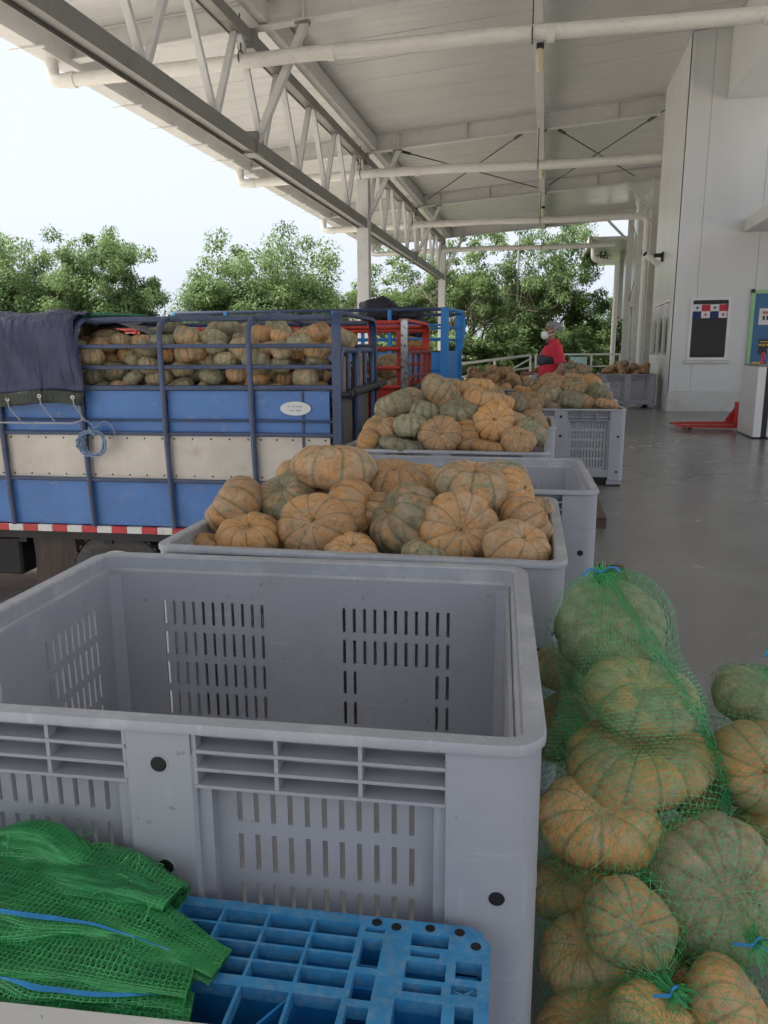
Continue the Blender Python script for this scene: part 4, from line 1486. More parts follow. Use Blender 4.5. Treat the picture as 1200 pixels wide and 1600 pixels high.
def heap(x0, x1, y0, y1, base, n, seed, label, group, rmin=.10, rmax=.135, green=(.1, .8), orange=(.1, .7), tone=1.0, crown=None, stem=False, hi=False, zmax=9, tilts=(8, 15, 25, 40, 60)):
    """drop pumpkins one by one onto the pile, each to the lowest free spot it finds"""
    rnd = random.Random(seed)
    done = []
    bz = base if callable(base) else (lambda x, y: base)
    for _ in range(n):
        best = None
        r = rnd.uniform(rmin, rmax)
        h = r * rnd.uniform(.62, .78)
        for _c in range(16):
            x, y = rnd.uniform(x0 + r * .9, x1 - r * .9), rnd.uniform(y0 + r * .9, y1 - r * .9)
            z = bz(x, y) + h
            for (a, b, c, rr, hh) in done:
                d2 = ((x - a) ** 2 + (y - b) ** 2) / ((r + rr) * .86) ** 2
                if d2 < 1:
                    z = max(z, c + (h + hh) * .90 * math.sqrt(1 - d2))
            s = z + (crown(x, y) if crown else 0)
            if best is None or s < best[0]:
                best = (s, x, y, z)
        _, x, y, z = best
        if z > zmax:
            continue
        done.append((x, y, z, r, h))
        t_ = rnd.choice(tilts)
        pumpkin((x, y, z), r, h / r, t_, rnd.uniform(0, 360), rnd.uniform(*green), rnd.uniform(*orange), label, group, hi=hi, stem=stem, tone=tone)
    return done

def crown_for(x0, x1, y0, y1, k):
    cx, cy = (x0 + x1) / 2, (y0 + y1) / 2
    return lambda x, y: k * (((x - cx) / (x1 - x0)) ** 2 + ((y - cy) / (y1 - y0)) ** 2)
HEAPS = [(-1.10, .06, 6.30, 7.20, .62, 34, 'pumpkin in the second heap behind the blue truck', 'pumpkins in the second heap behind the blue truck', (.1, .6), (.2, .8)),
         (.22, .79, 9.65, 10.55, .54, 16, 'pumpkin in the heap just in front of the person in red', 'pumpkins just in front of the person', (.2, .7), (.2, .7)),
         (-1.30, -.18, 12.0, 12.9, .62, 34, 'pumpkin in the heap left of the person in red', 'pumpkins left of the person', (.1, .4), (.3, .8)),
         (-1.55, -.45, 14.7, 15.6, .62, 34, 'pumpkin in the heap beside the bright blue truck', 'pumpkins beside the bright blue truck', (.1, .4), (.3, .8)),
         (-.05, 1.06, 14.4, 15.3, .62, 34, 'dull pumpkin in the heap behind the person in red', 'pumpkins behind the person', (.4, .9), (.1, .3)),
         (1.34, 2.48, 19.1, 20.0, .62, 36, 'pumpkin in the heap against the office wall', 'pumpkins against the office wall', (.1, .5), (.2, .5)),
         (-.25, .87, 18.5, 19.4, .66, 36, 'pumpkin in the farthest heap on the dock', 'pumpkins in the farthest heap', (.3, .8), (.1, .4))]
for i, (a, b, c, d, z, n, lab, grp, gr, og) in enumerate(HEAPS):
    heap(a, b, c, d, z, n, 40 + i, lab, grp, green=gr, orange=og, crown=crown_for(a, b, c, d, .55), tone=.9)

# ------------------------------------------------------------------ trucks
def wheel(parent, c, r=.42, w=.24, side=-1):
    o = empty('wheel', c)
    o.parent = parent
    g = MB()
    hw = w / 2
    g.lathe([(r * .58, -hw * .8), (r * .66, -hw), (r * .86, -hw * 1.02), (r * .96, -hw * .86), (r, -hw * .55), (r, hw * .55), (r * .96, hw * .86), (r * .86, hw * 1.02), (r * .66, hw), (r * .58, hw * .8)], 36, 'y', cap=False)
    for i in range(36):
        a = 2 * PI * i / 36
        g.bar((math.cos(a) * (r + .002), -hw * .86, math.sin(a) * (r + .002)), (math.cos(a + .06) * (r + .002), hw * .86, math.sin(a + .06) * (r + .002)), .028, .014, (math.cos(a), 0, math.sin(a)))
    g.build('tyre', M['tyre'], o, 35)
    g = MB()
    g.lathe([(.001, side * .02), (r * .22, side * .03), (r * .26, side * hw * .35), (r * .5, side * hw * .45), (r * .53, side * hw * .9), (r * .595, side * hw * .92), (r * .60, side * hw * .8)], 28, 'y', cap=False)
    for i in range(8):
        a = 2 * PI * i / 8
        g.lathe([(.014, side * hw * .35), (.014, side * hw * .6)], 6, 'y', (math.cos(a) * r * .36, 0, math.sin(a) * r * .36))
    g.build('rim', M['refl_white'], o, 35)
    return o

def truck_base(t, xr, y0, y1, L, frame_mat, floor_z=.03):
    """bed floor, chassis, axles, wheels and cab, all behind the rear edge xr"""
    g = MB()
    g.box(xr - L, xr, y0 + .04, y1 - .04, floor_z - .09, floor_z, .004)
    g.build('bed_floor', M['wood'], t)
    g = MB()
    for s in (.3, .7):
        yy = y0 + (y1 - y0) * s
        g.box(xr - L - 1.6, xr - .1, yy - .04, yy + .04, -.36, -.09)
    for k in range(6):
        x = xr - .4 - k * L / 6.5
        g.box(x - .035, x + .035, y0 + .06, y1 - .06, -.15, -.062)
    g.box(xr - L * .80, xr - L * .575, y0 + .25, y0 + .60, -.50, -.16, .02)
    g.build('chassis', M['chassis'], t)
    for x in (xr - 1.85, xr - L - .75):
        g = MB()
        g.tube([(x, y0 + .1, GZ + .42), (x, y1 - .1, GZ + .42)], .07, 10)
        g.build('axle', M['chassis'], t, 40)
        wheel(t, (x, y0 + .20, GZ + .42), side=-1)
        wheel(t, (x, y1 - .20, GZ + .42), side=1)
    # cab, beyond the left edge of the picture
    cx0, cx1 = xr - L - 1.65, xr - L - .12
    g = MB()
    pr = [(cx1, -.30), (cx1, 1.35), (cx0 + .55, 1.42), (cx0 + .30, 1.34), (cx0 + .06, .55), (cx0, .40), (cx0, -.30)]
    vs = [(p[0], yy, p[1]) for yy in (y0 + .05, y1 - .05) for p in pr]
    n_ = len(pr)
    g.add(vs, [tuple(range(n_)), tuple(range(n_, 2 * n_))] + [(i, (i + 1) % n_, n_ + (i + 1) % n_, n_ + i) for i in range(n_)])
    cab = g.build('cab', M['refl_white'], t)
    g = MB()
    g.box(cx0 + .40, cx0 + 1.15, y0 + .035, y0 + .049, .55, 1.15, .004)
    g.build('window', M['glass_dark'], cab)

T1X, T1Y0, T1Y1 = -1.53, 5.55, 7.27
tr1 = tag(empty('cattle_truck', (T1X, T1Y0, GZ)), 'blue stake-bed truck nearest the camera, loaded with pumpkins, half covered by a tarp', 'truck', 'trucks backed up to the dock')
tr1.location = (0, 0, 0)
L1 = 4.9
truck_base(tr1, T1X, T1Y0, T1Y1, L1, M['blue_frame'], -.02)
posts = [-4.94, -4.22, -3.523, -2.847, -2.153]
xl = T1X - L1
for side, yy, sg in (('near', T1Y0, 1), ('far', T1Y1, -1)):
    edges_ = [xl] + posts[:] + [T1X - .02]
    edges_ = sorted(set([xl, -5.70] + posts + [T1X - .02]))
    for (z0, z1, mt, nm) in ((.775, 1.095, 'blue', 'upper_panel'), (.405, .755, 'alu', 'aluminium_panel'), (.022, .385, 'blue', 'lower_panel')):
        for a, b in zip(edges_[:-1], edges_[1:]):
            g = MB()
            g.box(a + .012, b - .012, yy + sg * .02, yy + sg * .035, z0, z1, .003)
            if side == 'near' and nm == 'aluminium_panel':
                pass
            p_ = g.build(nm, M[mt], tr1)
            if side == 'near' and nm == 'aluminium_panel':
                for q in range(5):
                    for zz in (z0 + .03, z1 - .03):
                        h = MB()
                        xq = a + .05 + (b - a - .10) * q / 4
                        h.lathe([(.008, .004), (.008, 0), (.004, -.003)], 8, 'y', (xq, yy + sg * .02, zz))
                        h.build('rivet', M['chassis'], p_)
    for (z, r, mt) in ((1.63, .022, 'blue_tube'), (1.425, .017, 'blue_tube'), (1.272, .017, 'blue_tube'), (1.118, .020, 'blue_tube'), (.870, .010, 'rust_red' if 0 else 'blue_frame'), (.765, .016, 'blue_tube'), (.395, .016, 'blue_tube')):
        g = MB()
        n_ = 8
        g.tube([(xl + (T1X - xl) * i / n_, yy + (0 if z < 1.6 else sg * .16), z + RND.uniform(-.003, .003)) for i in range(n_ + 1)], r, 8)
        g.build('rail', M[mt], tr1, 40)
    for i, x in enumerate([-5.70] + posts):
        lean = .012
        g = MB()
        pts = [(x + .02, yy - sg * .012, .019), (x, yy - sg * .014, .8), (x - .008, yy - sg * .012, 1.45)]
        pts += [(x - .01, yy + sg * (.16 - .17 * math.cos(R(a))), 1.47 + .16 * math.sin(R(a))) for a in (15, 35, 55, 75, 90)]
        if side == 'near':
            pts += [(x + .01, yy + .45, 1.66), (x + .04, (T1Y0 + T1Y1) / 2, 1.68), (x + .04, T1Y1 - .16, 1.63)]
        g.tube(pts, .022, 8)
        g.build('post', M['blue_tube'], tr1, 40)
# odd thin post and its oval plate
g = MB()
g.box(-1.775, -1.76, T1Y0 + .005, T1Y0 + .019, .42, 1.10)
g.build('post', M['blue_frame'], tr1)
g = MB()
vs = [(-1.82 + .118 * math.cos(2 * PI * i / 28), T1Y0 + yy, .965 + .052 * math.sin(2 * PI * i / 28)) for yy in (.001, .018) for i in range(28)]
g.add(vs, [tuple(range(28)), tuple(range(28, 56))] + [(i, (i + 1) % 28, 28 + (i + 1) % 28, 28 + i) for i in range(28)])
ov = g.build('oval_plate', M['plate_oval'], tr1)
for (dx, dz, w_) in ((-.05, .018, .022), (-.018, .018, .014), (.008, .018, .018), (.038, .018, .026), (-.03, -.012, .03), (.02, -.012, .04)):
    g = MB()
    g.box(-1.82 + dx - w_ / 2, -1.82 + dx + w_ / 2, T1Y0 - .0012, T1Y0 + .0005, .965 + dz - .007, .965 + dz + .003)
    g.build('faded_lettering', M['cord'], ov)
# red and white reflector strip along the bed edge
x = xl
k = 0
while x < T1X - .01:
    x1 = min(x + .128, T1X)
    g = MB()
    g.box(x + .0005, x1 - .0005, T1Y0 - .016, T1Y0 + .018, -.036, .018, .003)
    g.build('reflector', M['refl_red'] if k % 2 == 0 else M['refl_white'], tr1)
    x = x1
    k += 1
g = MB()
g.box(xl, T1X, T1Y0 + .019, T1Y0 + .07, -.10, .016)
g.build('side_beam', M['chassis'], tr1)
# mud flap
g = MB()
g.grid([[(-4.13 + .37 * i / 6 + .01 * math.sin(j), T1Y0 + .10 + .012 * math.sin(i * 1.1 + j * .5), -.08 - .66 * j / 6) for i in range(7)] for j in range(7)])
g.grid([[(-4.13 + .37 * i / 6 + .01 * math.sin(j), T1Y0 + .112 + .012 * math.sin(i * 1.1 + j * .5), -.08 - .66 * j / 6) for i in range(7)] for j in range(7)])
g.build('mud_flap', M['flap'], tr1, 60)
# rear arch of flat bar and the tailgate inside it
def flat_arch(t, mat, x, y0, y1, z0, z1, wd=.15, th=.025, r=.16, name='rear_arch', flare=0):
    path = round_path([(x, y0, z0), (x, y0, z1), (x, y1, z1), (x, y1, z0)], r, 7)
    g = MB()
    vs, fs = [], []
    n_ = len(path)
    for i, p in enumerate(path):
        d = path[min(i + 1, n_ - 1)] - path[max(i - 1, 0)]
        d.normalize()
        nn = Vector((1, 0, 0)).cross(d)
        for (a, b) in ((-wd / 2, -th / 2), (wd / 2, -th / 2), (wd / 2, th / 2), (-wd / 2, th / 2)):
            vs.append(p + Vector((a, 0, 0)) + nn * b)
    for i in range(n_ - 1):
        for k in range(4):
            l = (k + 1) % 4
            fs.append((i * 4 + k, i * 4 + l, i * 4 + 4 + l, i * 4 + 4 + k))
    fs += [(0, 3, 2, 1), tuple((n_ - 1) * 4 + k for k in range(4))]
    g.add(vs, fs)
    return g.build(name, mat, t, 30)
flat_arch(tr1, M['blue_frame'], T1X + .03, T1Y0 - .005, T1Y1 + .005, -.05, 1.665, .065)
gate = empty('tailgate', (0, 0, 0))
gate.parent = tr1
gxx = T1X + .03
for (a, b, zt) in ((T1Y0 + .12, T1Y0 + .78, 1.39), (T1Y0 + .86, T1Y1 - .12, 1.39)):
    g = MB()
    g.tube(round_path([(gxx, a, .05), (gxx, a, zt), (gxx, b, zt), (gxx, b, .05)], .10, 6), .026, 8)
    g.tube([(gxx, a, .42), (gxx, b, .42)], .02, 8)
    g.tube([(gxx, (a + b) / 2, 1.05), (gxx, (a + b) / 2, zt)], .02, 8)
    g.build('gate_frame', M['blue_tube'], gate, 40)
    g = MB()
    g.box(gxx - .04, gxx - .028, a + .04, b - .04, .05, 1.03)
    g.build('gate_board', M['ply'], gate)
    g = MB()
    for q in (0, 1):
        c0 = a + .05 + q * (b - a) * .48
        g.add([(gxx - .05, c0, 1.04), (gxx - .05, c0 + .26, 1.04), (gxx - .045, c0 + .17, 1.34), (gxx - .045, c0 + .02, 1.34), (gxx - .058, c0, 1.04), (gxx - .058, c0 + .26, 1.04), (gxx - .053, c0 + .17, 1.34), (gxx - .053, c0 + .02, 1.34)],
              [(0, 1, 2, 3), (4, 7, 6, 5), (0, 4, 5, 1), (1, 5, 6, 2), (2, 6, 7, 3), (3, 7, 4, 0)])
    g.build('gate_card', M['card'], gate)
g = MB()
g.tube([(gxx + .06, T1Y0 + .12, 1.06), (gxx + .07, T1Y1 + .22, 1.08)], .032, 10)
g.tube([(gxx + .06, T1Y0 + .12, 1.06), (gxx - .03, T1Y0 - .0, 1.06)], .024, 8)
for yq in (T1Y0 + .3, T1Y1 - .2):
    g.tube([(gxx + .06, yq - .06, 1.06), (gxx + .06, yq + .06, 1.06)], .045, 10)
g.build('lock_pipe', M['chassis'], gate, 40)

# load of truck 1
LOAD = 'pumpkin in the load behind the side rails of the near blue truck'
heap(T1X - 2.75, T1X - .06, T1Y0 + .045, T1Y0 + .62, 1.02, 125, 3, LOAD, 'pumpkins loaded on the near blue truck', .082, .120, (.1, .8), (.2, .85), 1.3, zmax=1.57, stem=False, hi=True, tilts=(4, 8, 12, 18, 40))
heap(T1X - 2.75, T1X - .06, T1Y0 + .62, T1Y1 - .1, 1.33, 60, 4, LOAD, 'pumpkins loaded on the near blue truck', .095, .13, (.25, .9), (.1, .75), 1.25, zmax=1.66, stem=False)
g = MB()
g.box(T1X - L1 + .05, T1X - .06, T1Y0 + .62, T1Y1 - .06, 1.22, 1.24)
g.box(T1X - L1 + .05, T1X - .06, T1Y0 + .06, T1Y0 + .62, .94, .96)
g.build('load_board', M['ply'], tr1)

# tarp over the front of the bed
tp = tag(empty('tarpaulin', (-4.2, T1Y0, 1.0)), 'dark navy tarpaulin with olive hem draped over the near blue truck', 'tarpaulin')
tp.location = (0, 0, 0)
def tarp_pt(x, s):
    """s runs from the hem (0) up the side and over the top (1)"""
    nz = Vector((x * 2.1, s * 2.2, 3.1))
    f = noise.noise(nz) * .11 + noise.noise(nz * 2.3) * .05 + abs(noise.noise(Vector((x * 3.4 + s * 3, s * 1.2 - x, 1)))) * .09
    f += .020 * math.sin(x * 9 + s * 7 + 2 * noise.noise(Vector((x, s, 9)))) * (1 - abs(2 * s - 1) * .5)
    sag = .02 * math.sin(x * 6.3)
    if s < .5:
        t = s / .5
        z = .985 + (1.60 - .985) * t + sag * (1 - t)
        y_ = T1Y0 - .045 - .02 * (1 - t) - abs(f) * 1.1 * (1 - t ** 4)
    else:
        t = (s - .5) / .5
        a = min(1, t * 6)
        y_ = T1Y0 - .045 + .08 * math.sin(a * PI / 2) + (t - .16 if t > .16 else 0) * 1.9
        z = 1.60 + .06 * math.sin(a * PI / 2) + f * .4 + (.03 * math.sin(t * 8) if t > .2 else 0)
    return Vector((x, min(y_, T1Y1 + .02), z))
nx, ns = 72, 60
edge = lambda s: -3.485 + .035 * math.sin(s * 9) + (.05 * (s - .5) if s > .5 else 0)
gr_ = [[tarp_pt(-6.4 + (edge(j / ns) + 6.4) * i / nx, j / ns) for i in range(nx + 1)] for j in range(ns + 1)]
g = MB()
hj = 5
g.grid(gr_[hj:])
o = g.build('sheet', M['tarp'], tp, 80)
md = o.modifiers.new('thick', 'SOLIDIFY')
md.thickness = .004
g = MB()
g.grid(gr_[:hj + 1])
o = g.build('hem', M['tarp_hem'], tp, 80)
md = o.modifiers.new('thick', 'SOLIDIFY')
md.thickness = .006
for x in (-4.75, -4.10, -3.81, -3.55):
    p = tarp_pt(x, .045)
    g = MB()
    g.tube([p + Vector((.013 * math.cos(2 * PI * i / 12), -.006, .013 * math.sin(2 * PI * i / 12))) for i in range(12)], .0045, 5, closed=True)
    g.build('grommet', M['chrome'], tp, 40)
    g = MB()
    g.tube([p + Vector((0, -.008, 0)), p + Vector((.01, -.012, -.06)), (x + .06, T1Y0 - .035, .858)], .006, 5)
    g.build('cord', M['cord'], tp)
g = MB()
g.tube([(xl, T1Y0 - .034, .853), (-5, T1Y0 - .034, .850), (-4.3, T1Y0 - .036, .846), (-3.60, T1Y0 - .04, .843), (-3.51, T1Y0 - .045, .87), (-3.53, T1Y0 - .05, 1.02)], .008, 6)
g.build('cord', M['cord'], tp)
# green lining rolled along the top
g = MB()
g.tube([(-3.67, T1Y0 + .2, 1.668), (-3.37, T1Y0 + .25, 1.674), (-3.07, T1Y0 + .3, 1.668)], [.03, .016, .006], 8)
g.build('green_lining', M['tarp_green'], tp, 60)
g = MB()
g.grid([[(-3.67 + .7 * i / 8, T1Y0 + .35 + .06 * math.sin(i) + 1.1 * j / 8, 1.655 - .012 * i * (j / 8) - .20 * (i / 8) ** 2) for i in range(9)] for j in range(9)])
o = g.build('inner_flap', M['tarp_black'], tp, 80)
# coil of rope on the side
rp = tag(empty('rope_coil', (-3.42, T1Y0 - .05, .78)), 'coil of blue and white rope hanging on the side of the near truck', 'rope')
for q in range(7):
    g = MB()
    a_, b_ = .075 + .008 * q, .095 + RND.uniform(-.01, .012)
    ph = RND.uniform(0, 6)
    g.tube([(a_ * math.cos(2 * PI * i / 26) + .006 * math.sin(3 * i), -.012 - .006 * q + .008 * math.sin(i + ph), -.085 + b_ * math.sin(2 * PI * i / 26) * (1 + .06 * math.sin(ph + i))) for i in range(26)], .0062, 5, closed=True)
    g.build('loop', M['rope'], rp, 60)
g = MB()
g.tube(round_path([(-.06, 0, .09), (0, -.02, .06), (.02, -.04, .02), (.10, -.01, .10), (.17, -.01, .03), (.18, -.01, -.03)], .05), .006, 5)
g.tube([(-.02, -.03, .03), (.0, -.05, .0), (.03, -.03, -.02)], .014, 6)
g.build('rope_end', M['rope'], rp, 60)

# the near truck stands a few degrees askew to the dock: turn it and all it carries about its rear corner
bpy.context.view_layer.update()
SK = Matrix.Translation((T1X, T1Y0, 0)) @ Matrix.Rotation(R(3.4), 4, 'Z') @ Matrix.Translation((-T1X, -T1Y0, 0))
for o in [tr1, tp, rp] + [o for o in col.objects if o.get('group') == 'pumpkins loaded on the near blue truck']:
    o.matrix_world = SK @ o.matrix_world

# red truck ------------------------------------------------------------------
T2X, T2Y0, T2Y1 = -1.50, 8.12, 9.95
tr2 = tag(empty('cattle_truck', (T2X, T2Y0, GZ)), 'red stake-bed truck with a chrome rear arch, behind the near blue truck', 'truck', 'trucks backed up to the dock')
tr2.location = (0, 0, 0)
L2 = 4.6
truck_base(tr2, T2X, T2Y0, T2Y1, L2, M['red_paint'])
for yy, sg in ((T2Y0, 1), (T2Y1, -1)):
    for a in range(6):
        x0 = T2X - L2 + a * L2 / 6
        g = MB()
        g.box(x0 + .01, x0 + L2 / 6 - .01, yy + sg * .02, yy + sg * .035, .03, .98, .003)
        g.build('side_panel', M['red_paint'], tr2)
        g = MB()
        g.tube([(x0 + .03, yy, 0), (x0 + .03, yy, 1.55), (x0 + .03, yy + sg * .08, 1.66)], .022, 8)
        g.build('post', M['red_paint'], tr2, 40)
    for z in (1.67, 1.62, 1.40, 1.20, 1.0):
        g = MB()
        g.tube([(T2X - L2, yy + sg * (.05 if z > 1.6 else 0), z), (T2X, yy + sg * (.05 if z > 1.6 else 0), z)], .022, 8)
        g.build('rail', M['red_paint'], tr2, 40)
flat_arch(tr2, M['chrome'], T2X + .05, T2Y0 - .03, T2Y0 + .02, .0, 1.70, .07, .012, .02, 'chrome_bar')
flat_arch(tr2, M['red_paint'], T2X + .0, T2Y0 + .05, T2Y1, .0, 1.70, .09, .03, .2)
gate2 = empty('tailgate')
gate2.parent = tr2
for (a, b) in ((T2Y0 + .12, T2Y0 + .88), (T2Y0 + .94, T2Y1 - .08)):
    g = MB()
    x_ = T2X + .06
    g.tube(round_path([(x_, a, .06), (x_, a, 1.36), (x_, b, 1.36), (x_, b, .06)], .09, 5), .022, 8)
    for z in (.35, .62, .80, 1.10):
        g.tube([(x_, a, z), (x_, b, z)], .016, 8)
    g.tube([(x_, (a + b) / 2, .06), (x_, (a + b) / 2, 1.36)], .018, 8)
    g.build('gate_frame', M['rust_red'], gate2, 40)
g = MB()
g.tube([(T2X + .10, T2Y0 + .05, .98), (T2X + .10, T2Y1 + .15, 1.0)], .03, 10)
g.build('lock_pipe', M['chassis'], gate2, 40)
heap(T2X - 2.6, T2X - .1, T2Y0 + .05, T2Y0 + .75, .95, 66, 5, 'pumpkin in the load of the red truck', 'pumpkins loaded on the red truck', .095, .13, (.05, .6), (.2, .8), .9, zmax=1.6)
g = MB()
g.box(T2X - L2 + .05, T2X - .1, T2Y0 + .05, T2Y1 - .05, .86, .88)
g.build('load_board', M['ply'], tr2)

# bright blue truck ----------------------------------------------------------
T3X, T3Y0, T3Y1 = -1.52, 12.3, 14.35
tr3 = tag(empty('cattle_truck', (T3X, T3Y0, GZ)), 'bright blue stake-bed truck farthest back, with black tarp bundled on top', 'truck', 'trucks backed up to the dock')
tr3.location = (0, 0, 0)
L3 = 4.6
truck_base(tr3, T3X, T3Y0, T3Y1, L3, M['cyan_blue'])
for yy, sg in ((T3Y0, 1), (T3Y1, -1)):
    for a in range(5):
        x0 = T3X - L3 + a * L3 / 5
        for (z0, z1, mt) in ((1.06, 1.34, 'cyan_blue'), (.86, 1.04, 'cyan_blue'), (.02, .84, 'rust_red')):
            g = MB()
            g.box(x0 + .005, x0 + L3 / 5 - .005, yy + sg * .02, yy + sg * .035, z0, z1, .003)
            g.build('side_panel', M[mt], tr3)
        g = MB()
        g.box(x0 - .03, x0 + .03, yy - .03, yy + .03, 0, 2.0, .004)
        g.build('post', M['cyan_blue'], tr3)
    for z in (2.0, 1.76, 1.55):
        g = MB()
        g.tube([(T3X - L3, yy, z), (T3X, yy, z)], .028 if z > 1.9 else .018, 8)
        g.build('rail', M['blue_frame'] if z > 1.9 else M['cyan_blue'], tr3, 40)
g = MB()
g.box(T3X - .10, T3X + .02, T3Y0 - .04, T3Y0 + .04, 0, 2.02, .005)
g.box(T3X - .10, T3X + .02, T3Y1 - .04, T3Y1 + .04, 0, 1.99, .005)
g.tube(round_path([(T3X - .02, T3Y0, 2.0), (T3X + .02, T3Y1 - .06, 2.04), (T3X + .06, T3Y1 - .02, 1.8), (T3X + .02, T3Y1 - .02, 1.4)], .2), .03, 8)
g.build('rear_arch', M['cyan_blue'], tr3)
for a in range(2):
    g = MB()
    y0 = T3Y0 + .05 + a * (T3Y1 - T3Y0) / 2
    g.box(T3X - .06, T3X - .04, y0, y0 + (T3Y1 - T3Y0) / 2 - .06, .02, 1.36, .004)
    g.build('tailgate', M['cyan_blue'], tr3)
    g = MB()
    for z in (1.55, 1.76):
        g.tube([(T3X - .05, y0, z), (T3X - .05, y0 + (T3Y1 - T3Y0) / 2 - .06, z)], .014, 8)
    g.build('tailgate_rail', M['cyan_blue'], tr3)
g = MB()
g.lathe([(.06, 0), (.075, .0), (.075, .008), (.06, .01)], 20, 'y', (T3X - 1.08, T3Y0 + .008, 1.20))
g.lathe([(.001, .0), (.06, .003)], 20, 'y', (T3X - 1.08, T3Y0 + .004, 1.20))
g.build('round_badge', M['plate_oval'], tr3, 40)
pumpkin((T3X - .62, T3Y0 + .24, 1.50), .20, .62, 6, 30, .0, 1.0, 'single large yellow orange pumpkin on the bright blue truck', variant=6, stem=False, tone=1.15)
g = MB()
g.box(T3X - 1.4, T3X - .1, T3Y0 + .06, T3Y0 + .9, 1.34, 1.365)
g.build('shelf_board', M['ply'], tr3)
# bundled tarp
bt3 = empty('tarp_bundle', (T3X - 1.15, T3Y0 + .25, 2.0))
tag(bt3, 'black tarpaulin bundle slung over the top rail of the bright blue truck', 'tarpaulin')
def blob(name, mat, parent, c, rad, seed, n=(26, 18), amp=.35):
    g = MB()
    pts = []
    for i in range(n[1] + 1):
        ph = PI * i / n[1]
        row = []
        for k in range(n[0]):
            t = 2 * PI * k / n[0]
            d = Vector((math.sin(ph) * math.cos(t), math.sin(ph) * math.sin(t), math.cos(ph)))
            w = 1 + amp * (noise.noise(d * 1.3 + Vector((seed, 0, 0)))) + amp * .5 * abs(noise.noise(d * 3.1 + Vector((0, seed, 0))))
            row.append(Vector(c) + Vector((d.x * rad[0], d.y * rad[1], d.z * rad[2])) * w)
        pts.append(row)
    g.grid(pts, closed_u=True)
    return g.build(name, mat, parent, 70)
blob('fold', M['tarp_black'], bt3, (0, 0, .0), (.34, .26, .20), 3)
blob('fold', M['tarp_black'], bt3, (.40, .05, -.05), (.30, .22, .12), 5)
blob('fold', M['tarp_black'], bt3, (.62, .02, -.25), (.14, .16, .20), 8)

# ------------------------------------------------------------------ wooden pallets on the floor behind the sacks
def wood_pallet(x0, x1, y0, y1, lab):
    t = tag(empty('wooden_pallet', (x0, y0, 0)), lab, 'pallet', 'dark wooden pallets on the floor')
    w, d = x1 - x0, y1 - y0
    for k in range(3):
        g = MB()
        y = .0 + k * (d - .08) / 2
        g.box(0, w, y, y + .08, 0, .07, .004)
        g.build('stringer', M['wood'], t)
    n_ = max(3, int(w / .12))
    for k in range(n_):
        g = MB()
        x = k * (w - .09) / (n_ - 1)
        g.box(x, x + .09, -.01, d + .01, .0715, .09, .003)
        g.build('board', M['wood'], t)
wood_pallet(.20, .52, 6.15, 7.35, 'dark wooden pallet edge sticking out on the floor beside the bins')
wood_pallet(.30, .52, 4.35, 4.75, 'dark wooden pallet end on the floor behind the netted sacks')

